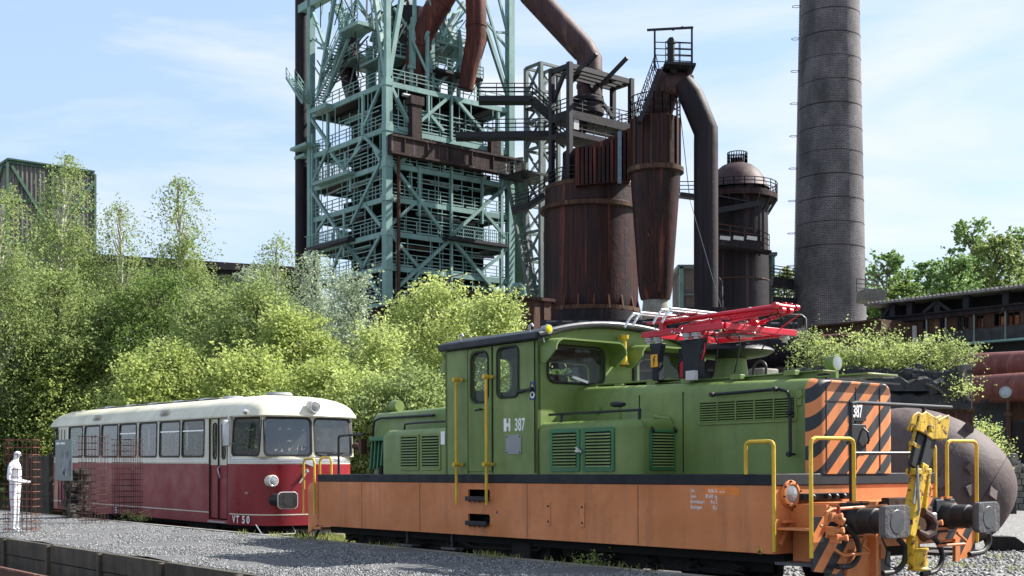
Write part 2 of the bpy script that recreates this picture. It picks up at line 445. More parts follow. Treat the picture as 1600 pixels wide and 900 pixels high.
class MB:
    def __init__(s, f=ident):
        s.v, s.fc, s.mi, s.f = [], [], [], f

    def add(s, pts, faces, m=0):
        o = len(s.v)
        s.v += [s.f(*p) for p in pts]
        s.fc += [tuple(o + i for i in f) for f in faces]
        s.mi += [m] * len(faces)
        return s

    def hexa(s, p, m=0):
        return s.add(p, [(0, 3, 2, 1), (4, 5, 6, 7), (0, 1, 5, 4), (1, 2, 6, 5), (2, 3, 7, 6), (3, 0, 4, 7)], m)

    def box(s, x0, x1, y0, y1, z0, z1, m=0):
        return s.hexa([(x0, y0, z0), (x1, y0, z0), (x1, y1, z0), (x0, y1, z0), (x0, y0, z1), (x1, y0, z1), (x1, y1, z1), (x0, y1, z1)], m)

    def beam(s, p, q, w, h=None, m=0, up=(0, 0, 1)):
        h = h or w
        p, q = Vector(p), Vector(q)
        d = (q - p).normalized()
        up = Vector(up)
        if abs(d.dot(up)) > 0.97:
            up = Vector((1, 0, 0))
        x = d.cross(up).normalized() * (w / 2)
        y = x.cross(d).normalized() * (h / 2)
        return s.hexa([p - x - y, p + x - y, p + x + y, p - x + y, q - x - y, q + x - y, q + x + y, q - x + y], m)

    def tube(s, pts, r, n=8, m=0, caps=True, closed=False):
        pts = [Vector(p) for p in pts]
        N = len(pts)
        rs = r if isinstance(r, (list, tuple)) else [r] * N
        ring, prev = [], None
        V = []
        for i, p in enumerate(pts):
            if closed:
                d = (pts[(i + 1) % N] - pts[i - 1]).normalized()
            else:
                d = (pts[min(i + 1, N - 1)] - pts[max(i - 1, 0)]).normalized()
            if prev is None:
                a = Vector((0, 0, 1)) if abs(d.z) < 0.9 else Vector((1, 0, 0))
                x = d.cross(a).normalized()
            else:
                x = (prev - d * prev.dot(d)).normalized()
            prev = x
            y = d.cross(x)
            for k in range(n):
                t = 2 * math.pi * (k + 0.5) / n
                V.append(p + (x * math.cos(t) + y * math.sin(t)) * rs[i])
        F = []
        for i in range(N if closed else N - 1):
            j = (i + 1) % N
            for k in range(n):
                F.append((i * n + k, i * n + (k + 1) % n, j * n + (k + 1) % n, j * n + k))
        if caps and not closed:
            F.append(tuple(range(n))[::-1])
            F.append(tuple((N - 1) * n + k for k in range(n)))
        return s.add(V, F, m)

    def lathe(s, prof, c=(0, 0, 0), ax=(0, 0, 1), n=24, m=0, caps=True):
        """prof: (radius, distance along the axis)"""
        c, ax = Vector(c), Vector(ax).normalized()
        a = Vector((0, 0, 1)) if abs(ax.z) < 0.9 else Vector((1, 0, 0))
        x = ax.cross(a).normalized()
        y = ax.cross(x)
        V = []
        for r, h in prof:
            for k in range(n):
                t = 2 * math.pi * k / n
                V.append(c + ax * h + (x * math.cos(t) + y * math.sin(t)) * max(r, 1e-4))
        F = []
        for i in range(len(prof) - 1):
            for k in range(n):
                F.append((i * n + k, i * n + (k + 1) % n, (i + 1) * n + (k + 1) % n, (i + 1) * n + k))
        if caps:
            F.append(tuple(range(n))[::-1])
            F.append(tuple((len(prof) - 1) * n + k for k in range(n)))
        return s.add(V, F, m)

    def prism(s, poly, g, d0, d1, m=0):
        """poly 2D, g(p, q, d) -> 3D, extruded from d0 to d1"""
        N = len(poly)
        V = [g(p, q, d0) for p, q in poly] + [g(p, q, d1) for p, q in poly]
        F = [tuple(range(N))[::-1], tuple(range(N, 2 * N))]
        F += [(i, (i + 1) % N, N + (i + 1) % N, N + i) for i in range(N)]
        return s.add(V, F, m)

    def plate(s, outer, holes, g, d0, d1, m=0):
        """flat plate with openings"""
        bm = bmesh.new()
        loops = []
        for lp in [outer] + holes:
            vs = [bm.verts.new((p, q, 0)) for p, q in lp]
            loops.append(vs)
            for i in range(len(vs)):
                bm.edges.new((vs[i], vs[(i + 1) % len(vs)]))
        bmesh.ops.triangle_fill(bm, use_beauty=True, use_dissolve=False, edges=bm.edges[:], normal=(0, 0, 1))
        bm.verts.index_update()
        co = [(v.co.x, v.co.y) for v in bm.verts]
        tri = [tuple(v.index for v in f.verts) for f in bm.faces]
        N = len(co)
        V = [g(p, q, d0) for p, q in co] + [g(p, q, d1) for p, q in co]
        F = [t[::-1] for t in tri] + [tuple(i + N for i in t) for t in tri]
        for vs in loops:
            ids = [v.index for v in vs]
            for i in range(len(ids)):
                a, b = ids[i], ids[(i + 1) % len(ids)]
                F.append((a, b, b + N, a + N))
        bm.free()
        return s.add(V, F, m)

    def build(s, name, mats, parent=None, label=None, bevel=0.0, smooth=0.6, kind=None, cat=None, group=None, seg=2, recalc=True):
        me = bpy.data.meshes.new(name)
        me.from_pydata([tuple(v) for v in s.v], [], s.fc)
        if not isinstance(mats, (list, tuple)):
            mats = [mats]
        for mm in mats:
            me.materials.append(mm)
        if any(s.mi):
            me.polygons.foreach_set('material_index', s.mi)
        if recalc:
            bm = bmesh.new()
            bm.from_mesh(me)
            bmesh.ops.recalc_face_normals(bm, faces=bm.faces[:])
            bm.to_mesh(me)
            bm.free()
        if smooth:
            me.shade_smooth()
            me.set_sharp_from_angle(angle=smooth)
        o = bpy.data.objects.new(name, me)
        COL.objects.link(o)
        if parent:
            o.parent = parent
        if bevel:
            bv = o.modifiers.new('bevel', 'BEVEL')
            bv.width, bv.segments, bv.limit_method, bv.angle_limit = bevel, seg, 'ANGLE', R(40)
        if label:
            o['label'] = label
        if kind:
            o['kind'] = kind
        if cat:
            o['category'] = cat
        if group:
            o['group'] = group
        return o


def rrect(x0, x1, y0, y1, r, n=4):
    pts = []
    for cx, cy, a0 in ((x1 - r, y1 - r, 0), (x0 + r, y1 - r, 90), (x0 + r, y0 + r, 180), (x1 - r, y0 + r, 270)):
        for k in range(n + 1):
            t = R(a0 + 90 * k / n)
            pts.append((cx + r * math.cos(t), cy + r * math.sin(t)))
    return pts


def thing(name, label, cat, loc=(0, 0, 0), rot=(0, 0, 0), group=None):
    o = bpy.data.objects.new(name, None)
    o.empty_display_size = 0.3
    COL.objects.link(o)
    o.location, o.rotation_euler = loc, rot
    o['label'], o['category'] = label, cat
    if group:
        o['group'] = group
    return o


def copy_tree(o, parent=None):
    c = o.copy()
    COL.objects.link(c)
    c.parent = parent
    for ch in o.children:
        copy_tree(ch, c)
    return c


def text(body, size, mat, parent, mtx, name='lettering', sx=1.0, align='LEFT', ext=0.0015, bold=0.0):
    cu = bpy.data.curves.new(name, 'FONT')
    cu.body, cu.size, cu.extrude, cu.align_x, cu.offset = body, size, ext, align, bold
    cu.resolution_u = 3
    cu.materials.append(mat)
    tmp = bpy.data.objects.new(name, cu)
    COL.objects.link(tmp)
    me = bpy.data.meshes.new_from_object(tmp.evaluated_get(bpy.context.evaluated_depsgraph_get()))
    bpy.data.objects.remove(tmp)
    me.name = name
    o = bpy.data.objects.new(name, me)
    COL.objects.link(o)
    o.parent = parent
    o.matrix_local = mtx @ Matrix.Diagonal((sx, 1, 1, 1))
    return o


def rail_path(mb, pts, h=1.1, rails=(0.37, 0.74, 1.1), step=1.3, r=0.035, m=0):
    """handrail with posts along a path of floor points"""
    pts = [Vector(p) for p in pts]
    for hh in rails:
        for p, q in zip(pts, pts[1:]):
            mb.beam(p + Vector((0, 0, hh)), q + Vector((0, 0, hh)), 2 * r, 2 * r, m)
    for p, q in zip(pts, pts[1:]):
        n = max(1, round((q - p).length / step))
        for i in range(n + 1):
            a = p.lerp(q, i / n)
            mb.beam(a, a + Vector((0, 0, h)), 2 * r, 2 * r, m)
    return mb
# ---------------------------------------------------------------- locomotive
LC, LT = (2.797, 13.2), 0.37
loco = thing('electric_locomotive', 'green and orange shunting locomotive with a red current collector on top, nearest vehicle', 'locomotive',
             (LC[0], LC[1], 0), (0, R(LT), SITE))
S = lambda: MB(site)
gB = lambda p, q, d: (p, d, q)        # plate in a side plane (p along, q up, d across)
gA = lambda p, q, d: (d, p, q)        # plate in an end plane (p across, q up, d along)
LEN = 9.57

# frame with two step openings
side_out = [(0, 0.67), (LEN, 0.67), (LEN, 1.40), (0, 1.40)]
stp = [rrect(4.92, 5.42, 0.84, 0.97, 0.03), rrect(4.92, 5.42, 1.18, 1.31, 0.03)]
S().plate(side_out, stp, gB, 0.0, 0.03).build('side_skirt', M['orange'], loco)
S().plate(side_out, [], gB, 2.97, 3.0).build('side_skirt', M['orange'], loco)
S().box(0.0, LEN, -0.012, 3.012, 1.40, 1.52).build('deck_edge', M['navy'], loco, bevel=0.01)
S().box(0.05, LEN - 0.05, 0.22, 2.78, 0.55, 1.38).build('frame_core', M['dark'], loco)
for z in (0.84, 1.18):
    S().box(4.93, 5.41, -0.06, 0.2, z - 0.02, z + 0.012).box(4.93, 5.41, -0.065, -0.05, z - 0.03, z + 0.035).build('step', M['rubber'], loco, bevel=0.008)
    bo = S()
    for i in range(4):
        bo.lathe([(0.012, 0), (0.012, 0.03)], (5.0 + i * 0.115, -0.03, z - 0.05), n=6)
    bo.build('step_bolts', M['black'], loco)
for a in (3.03, 3.68):
    S().box(a - 0.035, a + 0.035, -0.012, 0.0, 0.86, 1.16).build('jacking_strip', paint('pale_orange', (0.66, 0.24, 0.10), 0.5), loco)
    b_ = S()
    for z in (0.91, 1.11):
        b_.lathe([(0.014, 0), (0.014, 0.02)], (a, 0, z), (0, -1, 0), 8)
    b_.build('strip_bolt', M['rubber'], loco)
sm = S()
for a in (2.05, 4.12, 6.6, 8.2):
    sm.box(a - 0.003, a + 0.003, -0.003, 0.0, 0.69, 1.39)
sm.build('plate_seam', M['rustplate'], loco)
# front face of frame
S().plate([(0, 0.67), (3, 0.67), (3, 1.395), (0, 1.395)], [], gA, -0.001, 0.03).build('front_plate', M['orange'], loco)
S().box(-0.02, 0.05, 0.0, 3.0, 1.40, 1.525).build('front_lip', M['navy'], loco, bevel=0.008)
S().plate([(0, 0.67), (3, 0.67), (3, 1.395), (0, 1.395)], [], gA, LEN - 0.03, LEN + 0.002).build('rear_plate', M['orange'], loco)

# wheels and running gear
def wheel_set(a):
    for b in (0.72, 2.28):
        sgn = -1 if b < 1.5 else 1
        wv = S().lathe([(0.5, 0), (0.5, 0.11), (0.43, 0.115), (0.42, 0.06), (0.16, 0.05), (0.15, 0.12), (0.0, 0.13)], (a, b, 0.5), (0, sgn, 0), 32)
        wv.build('wheel', M['under'], loco)
        ab = S().lathe([(0.17, 0), (0.17, 0.12), (0.13, 0.15), (0.13, 0.17)], (a, b + sgn * 0.15, 0.52), (0, sgn, 0), 20)
        ab.box(a - 0.25, a + 0.25, b + sgn * 0.2 - 0.04, b + sgn * 0.2 + 0.04, 0.42, 0.66)
        ab.build('axle_box', M['under'], loco, bevel=0.01)
    S().lathe([(0.08, 0), (0.08, 1.6)], (a, 0.7, 0.5), (0, 1, 0), 12).build('axle', M['under'], loco)
for a in (0.95, 3.15, 6.4, 8.9):
    wheel_set(a)
for a0, a1 in ((0.4, 3.9), (5.9, 9.4)):
    for b in (0.42, 2.52):
        S().box(a0, a1, b, b + 0.06, 0.42, 0.74).box(a0 + 0.5, a1 - 0.5, b - 0.03, b, 0.36, 0.44).build('bogie_frame', M['under'], loco, bevel=0.02)
    for i in range(5):
        a = a0 + 0.35 + i * 0.7
        sp = [(a + 0.07 * math.cos(t * 0.9), 0.34 + 0.07 * math.sin(t * 0.9), 0.34 + t * 0.012) for t in range(24)]
        S().tube(sp, 0.014, 5).build('spring', M['under'], loco)
S().box(4.1, 5.8, 0.35, 2.65, 0.28, 0.66).box(4.3, 4.7, 0.2, 0.36, 0.3, 0.6).build('battery_box', M['under'], loco, bevel=0.02)
S().tube([(4.0, 0.25, 0.62), (4.2, 0.25, 0.5), (5.6, 0.25, 0.48), (6.2, 0.25, 0.6)], 0.02, 6).build('brake_pipe', M['under'], loco)
for a, l in ((5.9, 0.35), (7.0, 0.45)):
    S().box(a, a + l, 0.12, 0.3, 0.42, 0.46).beam((a + l / 2, 0.2, 0.46), (a + l / 2, 0.2, 0.67), 0.03).build('hanging_step', M['bufferface'], loco, bevel=0.01)

# upper (front) hood
HB0, HB1, HA = 0.68, 2.18, -0.03
def hood_profile(b0, b1, z1, r=0.16):
    pts = [(b0, 1.52)]
    for k in range(7):
        t = R(180 - 90 * k / 6)
        pts.append((b0 + r + r * math.cos(t), z1 - r + r * math.sin(t)))
    for k in range(7):
        t = R(90 - 90 * k / 6)
        pts.append((b1 - r + r * math.cos(t), z1 - r + r * math.sin(t)))
    pts.append((b1, 1.52))
    return pts
def loft(mb, rings, m=0, cap=True):
    n = len(rings[0])
    V = [p for r_ in rings for p in r_]
    F = []
    for i in range(len(rings) - 1):
        for k in range(n - 1):
            F.append((i * n + k, i * n + k + 1, (i + 1) * n + k + 1, (i + 1) * n + k))
        F.append((i * n + n - 1, i * n, (i + 1) * n, (i + 1) * n + n - 1))
    if cap:
        F.append(tuple(range(n)))
        F.append(tuple((len(rings) - 1) * n + k for k in range(n))[::-1])
    return mb.add(V, F, m)
def hood(a0, a1, b0, b1, z0, z1, r):
    mb = S()
    loft(mb, [[(a, b, z) for b, z in hood_profile(b0, b1, zt, r)] for a, zt in ((a0, z0), ((a0 + a1) / 2, (z0 + z1) / 2), (a1, z1))])
    return mb
CH = 0.15
h_ = hood(HA + CH, 3.93, HB0, HB1, 2.585, 2.69, 0.15)
hd = h_.build('front_hood', M['green'], loco)
# striped nose (chamfered corners)
nose = S()
prof = hood_profile(HB0, HB1, 2.585, 0.15)
def squeeze(pr, e, dz=0):
    return [(1.43 + (b - 1.43) * (1 - e / (0.5 * (HB1 - HB0))), z - (dz if z > 1.6 else 0)) for b, z in pr]
rings = [[(HA + CH, b, z) for b, z in prof]]
for k in range(1, 5):
    t = k / 4
    rings.append([(HA + CH * (1 - math.sin(t * math.pi / 2)) , b, z) for b, z in squeeze(prof, CH * (1 - math.cos(t * math.pi / 2)) * 0.95, 0.03 * t)])
loft(nose, rings)
M['stripe_nose'] = stripes('hazard_stripes_nose', k3(ORANGE, 1.05), NAVY, 0.88, 1.0, 0.315, 0.1)
nose.build('striped_nose', M['stripe_nose'], loco)
# nose doors: seams, number panel, hinge line, grip
sm = S()
for b in (0.86, 1.40, 1.86):
    sm.box(HA - 0.006, HA + 0.01, b - 0.006, b + 0.006, 1.56, 2.50)
sm.box(HA - 0.006, HA + 0.01, 0.84, 1.9, 2.325, 2.335)
sm.build('door_seam', M['rubber'], loco)
S().plate(rrect(1.28, 1.58, 2.12, 2.35, 0.012), [], gA, HA - 0.012, HA).build('number_panel', M['navy'], loco)
S().box(HA - 0.014, HA, 1.28, 1.58, 1.75, 2.08).build('service_hatch', M['navy'], loco, bevel=0.01)
fm = lambda a, b, z: Matrix(((0, 0, -1, a), (-1, 0, 0, -b), (0, 1, 0, z), (0, 0, 0, 1)))     # lettering on an end plane, facing the camera side
smx = lambda a, b, z: Matrix(((-1, 0, 0, a), (0, 0, 1, -b), (0, 1, 0, z), (0, 0, 0, 1)))     # lettering on the near side plane
text('387', 0.20, M['white'], loco, fm(HA - 0.016, 1.325, 2.16), 'number', 0.58, bold=0.004)
S().tube([(HA - 0.02, 1.51, 2.04), (HA - 0.06, 1.54, 1.99), (HA - 0.05, 1.58, 1.90), (HA - 0.02, 1.59, 1.86)], 0.012, 6).build('grip', M['rubber'], loco)
S().beam((HA - 0.03, 0.82, 2.575), (HA - 0.03, 2.2, 2.565), 0.03, 0.02).build('rain_gutter', M['navy'], loco)
# louvres on the hood side
def louvre(a0, a1, z0, z1, b, n, cols=1, mat='green', name='louvre_panel', frame=0.035, rim='green'):
    g = thing_part(name, loco)
    S().plate(rrect(a0 - frame, a1 + frame, z0 - frame, z1 + frame, 0.03), [rrect(a0, a1, z0, z1, 0.008)], gB, b - 0.018, b).build('louvre_frame', M[rim], g, bevel=0.004)
    S().box(a0, a1, b - 0.003, b + 0.001, z0, z1).build('louvre_recess', M['slot'], g)
    dz = (z1 - z0) / n
    for c in range(cols):
        w_ = (a1 - a0) / cols
        x0, x1 = a0 + c * w_ + 0.012, a0 + (c + 1) * w_ - 0.012
        base = None
        for i in range(n):
            z = z0 + i * dz
            if base is None:
                mb = S()
                mb.hexa([(x0, b - 0.026, 0), (x1, b - 0.026, 0), (x1, b - 0.02, 0), (x0, b - 0.02, 0),
                         (x0, b - 0.012, dz * 0.5), (x1, b - 0.012, dz * 0.5), (x1, b - 0.006, dz * 0.5), (x0, b - 0.006, dz * 0.5)])
                base = mb.build('slat', M[mat], g, smooth=0)
                base.location.z = z
            else:
                o = base.copy()
                COL.objects.link(o)
                o.location.z = z
    for c in range(1, cols):
        x = a0 + c * (a1 - a0) / cols
        S().box(x - 0.008, x + 0.008, b - 0.028, b - 0.002, z0, z1).build('mullion', M[mat], g)
def thing_part(name, parent):
    o = bpy.data.objects.new(name, None)
    COL.objects.link(o)
    o.parent = parent
    return o
louvre(0.26, 1.66, 2.14, 2.37, HB0, 8, 5)
# hood panel seams, eye and roof trim
sm = S()
for a in (1.95, 2.7):
    sm.box(a - 0.006, a + 0.006, HB0 - 0.006, HB0 + 0.02, 1.54, 2.52)
sm.build('panel_seam', M['slot'], loco)
S().lathe([(0.05, 0), (0.045, 0.03), (0.02, 0.035)], (0.19, HB0, 2.40), (0, -1, 0), 14).box(0.16, 0.22, HB0 - 0.02, HB0, 2.28, 2.48).build('lifting_eye', M['green'], loco, bevel=0.006)
# long handrail on the hood
S().tube([(1.42, HB0 - 0.07, 2.46), (0.42, HB0 - 0.07, 2.475), (0.31, HB0 - 0.07, 2.44), (0.27, HB0 - 0.07, 2.35), (0.27, HB0 - 0.07, 1.72)], 0.019, 10).build('hood_handrail', M['blackpipe'], loco)
for a, z in ((1.40, 2.46), (0.46, 2.475), (0.27, 2.2), (0.27, 1.74)):
    S().lathe([(0.026, -0.03), (0.032, 0), (0.026, 0.03), (0.014, 0.035), (0.014, 0.1)], (a, HB0 - 0.09, z), (0, 1, 0), 10).build('handrail_bracket', M['blackpipe'], loco)
# hood roof walkway plates
S().box(0.08, 2.6, 0.95, 1.2, 2.67, 2.685).box(0.05, 2.6, 1.75, 2.35, 2.67, 2.69).box(0.2, 2.5, 0.99, 1.01, 2.58, 2.67).build('roof_walkway', M['green'], loco, bevel=0.004)
S().box(2.4, 3.93, 0.92, 2.2, 2.705, 2.73).build('roof_hatch', M['green'], loco, bevel=0.008)
for a in (0.4, 1.2, 2.0, 2.6, 3.2, 3.7):
    S().box(a, a + 0.16, 0.86, 0.95, 2.64, 2.70).build('hatch_clamp', M['green'], loco, bevel=0.006)
# head lamp on hood
hl = thing_part('roof_headlamp', loco)
S().lathe([(0.06, 0.12), (0.085, 0.08), (0.09, 0.0), (0.095, -0.02), (0.09, -0.03)], (0.28, 1.45, 2.80), (1, 0, 0), 20).build('lamp_shell', M['green'], hl)
S().lathe([(0.078, -0.030), (0.05, -0.033), (0.0, -0.035)], (0.28, 1.45, 2.80), (1, 0, 0), 20).build('lamp_lens', M['lampglass'], hl)
S().beam((0.3, 1.45, 2.6), (0.3, 1.45, 2.72), 0.05, 0.09).build('lamp_stand', M['green'], hl)

# side boxes
def side_box(a0, a1, b0, b1, z1, r, nm):
    """box with rounded top edge and rounded vertical front corner"""
    mb = S()
    prof = [(b0, 1.52)] + [(b0 + r - r * math.cos(R(15 * k)), z1 - r + r * math.sin(R(15 * k))) for k in range(7)] + [(b1, z1), (b1, 1.52)]
    rings = []
    for k in range(7):
        t = R(15 * k)                       # 0: front, 90: full width
        ins = r * (1 - math.sin(t))
        aa = a0 + r * (1 - math.cos(t))
        rings.append([(aa, b + ins * (1 if b < b0 + 0.6 * r else 0.3 if b < b0 + r + 0.01 else 0), z - (ins * 0.8 if z > z1 - r * 0.7 else 0)) for b, z in prof])
    rings.append([(a1, b, z) for b, z in prof])
    loft(mb, rings)
    return mb.build(nm, M['green'], loco)
RB0, RB1 = 2.10, 3.93
side_box(RB0, RB1, 0.05, HB0 + 0.02, 2.20, 0.13, 'equipment_box')
side_box(RB0, RB1, 3 - HB0 - 0.02, 2.95, 2.20, 0.10, 'equipment_box')
S().tube([(RB0 + 0.03, HB0 - 0.01, 1.55), (RB0 + 0.03, HB0 - 0.02, 2.14), (RB0 + 0.06, HB0 - 0.04, 2.2), (RB0 + 0.3, HB0 - 0.04, 2.235)], 0.025, 8).build('corner_bead', M['green'], loco)
# green louvre doors on the near box
for a0, a1 in ((2.50, 3.07), (3.13, 3.70)):
    louvre(a0 + 0.05, a1 - 0.05, 1.61, 2.05, 0.05, 11, 1, 'green', 'louvre_door', 0.055, 'green2')
S().box(3.07, 3.16, -0.01, 0.03, 1.80, 1.83).beam((3.05, 0.0, 1.80), (3.15, 0.0, 1.86), 0.02).build('door_latch', M['alu'], loco)
# front face grille of near box
gr = thing_part('front_grille', loco)
S().plate(rrect(0.24, 0.70, 1.57, 2.06, 0.02), [rrect(0.28, 0.66, 1.60, 2.03, 0.005)], gA, RB0 - 0.018, RB0 + 0.02).build('grille_frame', M['green2'], gr)
S().box(RB0 - 0.002, RB0 + 0.01, 0.28, 0.66, 1.60, 2.03).build('grille_recess', M['slot'], gr)
for i in range(12):
    z = 1.605 + i * 0.0355
    if i == 0:
        g0 = S().hexa([(RB0 - 0.026, 0.285, 0), (RB0 - 0.02, 0.285, 0), (RB0 - 0.02, 0.655, 0), (RB0 - 0.026, 0.655, 0),
                       (RB0 - 0.01, 0.285, 0.018), (RB0 - 0.005, 0.285, 0.018), (RB0 - 0.005, 0.655, 0.018), (RB0 - 0.01, 0.655, 0.018)]).build('slat', M['green'], gr, smooth=0)
        g0.location.z = z
    else:
        o = g0.copy(); COL.objects.link(o); o.location.z = z
for b in (0.27, 0.66):
    S().tube([(RB0 - 0.03, b - 0.02, 2.09), (RB0 - 0.05, b, 2.06), (RB0 - 0.03, b + 0.02, 2.03)], 0.014, 6).build('grille_clip', M['black'], loco)
# rail above the box
S().tube([(2.16, 0.16, 2.30), (3.85, 0.16, 2.30)], 0.017, 8).build('box_handrail', M['blackpipe'], loco)
for a in (2.18, 3.6):
    S().tube([(a, 0.16, 2.31), (a, 0.16, 2.17)], [0.024, 0.018], 8).build('rail_post', M['blackpipe'], loco)
S().tube([(2.75, 0.35, 2.2), (2.75, 0.35, 2.36)], 0.045, 10).build('filler_neck', M['green'], loco)
S().lathe([(0.05, 0.16), (0.10, 0.18), (0.10, 0.21), (0.06, 0.23)], (2.75, 0.35, 2.2), (0, 0, 1), 14).build('filler_cap', M['blackpipe'], loco)
S().lathe([(0.03, 0), (0.05, 0.02), (0.04, 0.06), (0.0, 0.07)], (3.45, HB0, 2.36), (0, -1, 0), 10).build('hood_knob', M['green'], loco)

# cab
CA0, CA1, CB0, CB1 = 3.93, 5.99, 0.03, 2.97
wz0, wz1 = 2.56, 3.22
side_holes = [rrect(4.98, 5.36, 2.52, 3.22, 0.12, 6), rrect(4.32, 4.78, 2.56, 3.24, 0.09, 5)]
S().plate([(CA0, 1.52), (CA1, 1.52), (CA1, 3.28), (CA0, 3.28)], side_holes, gB, CB0, CB0 + 0.05).build('cab_side', M['green'], loco)
S().plate([(CA0, 1.52), (CA1, 1.52), (CA1, 3.28), (CA0, 3.28)], [rrect(4.5, 5.0, 2.56, 3.24, 0.09, 5), rrect(5.2, 5.6, 2.56, 3.24, 0.09, 5)], gB, CB1 - 0.05, CB1).build('cab_side', M['green'], loco)
for i, h in enumerate(side_holes):
    S().tube([(p, CB0 - 0.006, q) for p, q in h], 0.016, 6, closed=True).build('window_gasket', M['rubber'], loco)
    if i == 1:
        S().plate(h, [], gB, CB0 + 0.02, CB0 + 0.026).build('window_pane', M['pane'], loco)
    else:
        S().plate(h, [], gB, CB0 + 0.02, CB0 + 0.026).build('door_pane', M['pane'], loco)
S().plate([(4.90, 1.56), (5.43, 1.56), (5.43, 3.27), (4.90, 3.27)], [rrect(4.95, 5.39, 2.49, 3.25, 0.13, 6)], gB, CB0 - 0.014, CB0 - 0.001).build('cab_door', paint('door_green', k3(GREEN, 0.92), 0.42, fade=k3(GREEN, 1.05)), loco, bevel=0.004)
S().tube([(5.10, CB0 - 0.02, 2.42), (5.10, CB0 - 0.06, 2.42), (5.2, CB0 - 0.065, 2.405)], 0.013, 6).build('door_handle', M['black'], loco)
sm = S()
for a in (4.885, 5.445, 3.99):
    sm.box(a - 0.006, a + 0.006, CB0 - 0.008, CB0, 1.54, 3.27)
sm.build('cab_seam', M['slot'], loco)
# cab end walls
def arch(b0, b1, z0, ze, zc, n=14):
    pts = [(b0, z0)]
    for k in range(n + 1):
        t = k / n
        pts.append((b0 + (b1 - b0) * t, ze + (zc - ze) * (1 - abs(2 * t - 1) ** 2.2)))
    pts.append((b1, z0))
    return pts
end_holes = [rrect(0.20, 1.22, 2.74, 3.23, 0.12, 5), rrect(1.78, 2.80, 2.74, 3.23, 0.12, 5)]
for aa, nm in ((CA0, 'cab_front_wall'), (CA1 - 0.05, 'cab_rear_wall')):
    S().plate(arch(CB0, CB1, 1.52, 3.30, 3.535), end_holes, gA, aa, aa + 0.05).build(nm, M['green'], loco)
for h in end_holes:
    S().tube([(CA0 - 0.008, p, q) for p, q in h], 0.02, 6, closed=True).build('windscreen_gasket', M['rubber'], loco)
    S().plate(h, [], gA, CA0 + 0.02, CA0 + 0.026).build('windscreen', M['pane'], loco)
    S().plate(h, [], gA, CA1 - 0.03, CA1 - 0.024).build('rear_windscreen', M['pane'], loco)
# visors over the windscreens: curved hood with side cheeks
for b0, b1 in ((0.07, 1.36), (1.64, 2.93)):
    out_, in_ = [], []
    for (dd, lst) in ((0.0, out_), (0.022, in_)):
        lst += [(b0 + dd, 2.98)] + [(b0 + 0.16 - (0.16 - dd) * math.cos(R(k * 15)), 3.30 - 0.16 + (0.16 - dd) * math.sin(R(k * 15))) for k in range(7)]
        lst += [(b1 - 0.16 + (0.16 - dd) * math.sin(R(k * 15)), 3.30 - 0.16 + (0.16 - dd) * math.cos(R(k * 15))) for k in range(7)] + [(b1 - dd, 2.98)]
    n_ = len(out_)
    mb = S()
    V, F = [], []
    def dep(q):
        return 0.32 if q > 3.10 else 0.32 * max(0.25, (q - 2.96) / 0.14) ** .8
    for lst in (out_, in_):
        V += [(CA0 - 0.001, p, q + 0.02) for p, q in lst] + [(CA0 - dep(q), p, q) for p, q in lst]
    for k in range(n_ - 1):
        F += [(k, k + 1, n_ + k + 1, n_ + k), (2 * n_ + k, 2 * n_ + k + 1, 3 * n_ + k + 1, 3 * n_ + k), (n_ + k, n_ + k + 1, 3 * n_ + k + 1, 3 * n_ + k)]
    F += [(0, n_, 3 * n_, 2 * n_), (n_ - 1, 2 * n_ - 1, 4 * n_ - 1, 3 * n_ - 1)]
    mb.add(V, F).build('windscreen_visor', M['green'], loco)
# roof
sec = arch(CB0 - 0.06, CB1 + 0.06, 3.27, 3.375, 3.60, 26)[1:-1]
low_ = [(1.5 + (b - 1.5) * 0.985, z - 0.085) for b, z in sec]
low_[0], low_[-1] = (sec[0][0], 3.285), (sec[-1][0], 3.285)
roof = S()
n_ = len(sec)
V, F = [], []
for a, e in ((CA0 - 0.10, 0.03), (CA0 - 0.07, 0.0), (CA1 + 0.05, 0.0), (CA1 + 0.08, 0.03)):
    V += [(a, 1.5 + (b - 1.5) * (1 - e * .3), z - e) for b, z in sec] + [(a, b, z + e * .3) for b, z in low_]
for i in range(3):
    for k in range(n_ - 1):
        o0, o1 = i * 2 * n_, (i + 1) * 2 * n_
        F += [(o0 + k, o0 + k + 1, o1 + k + 1, o1 + k), (o0 + n_ + k, o0 + n_ + k + 1, o1 + n_ + k + 1, o1 + n_ + k)]
    F += [(o0, o0 + n_, o1 + n_, o1), (o0 + n_ - 1, o0 + 2 * n_ - 1, o1 + 2 * n_ - 1, o1 + n_ - 1)]
for o0 in (0, 6 * n_):
    F += [(o0 + k, o0 + k + 1, o0 + n_ + k + 1, o0 + n_ + k) for k in range(n_ - 1)]
roof.add(V, F).build('cab_roof', M['roofnavy'], loco, smooth=0.8)
S().box(CA0 - 0.08, CA1 + 0.06, CB0 - 0.085, CB0 - 0.02, 3.28, 3.39).build('roof_side_strip', M['roofnavy'], loco, bevel=0.03, seg=3)
S().tube([(CA0 - 0.085, b, z - 0.035) for b, z in sec], 0.045, 10).build('roof_edge_bead', M['roofnavy'], loco)
S().tube([(CA1 + 0.06, b, z - 0.035) for b, z in sec], 0.045, 10).build('roof_edge_bead', M['roofnavy'], loco)
for a in (4.2, 5.75):
    S().tube([(a, 0.12, 3.42), (a - 0.02, 0.1, 3.5), (a - 0.07, 0.1, 3.52), (a - 0.1, 0.1, 3.48)], 0.014, 6).build('roof_eye', M['alu'], loco)
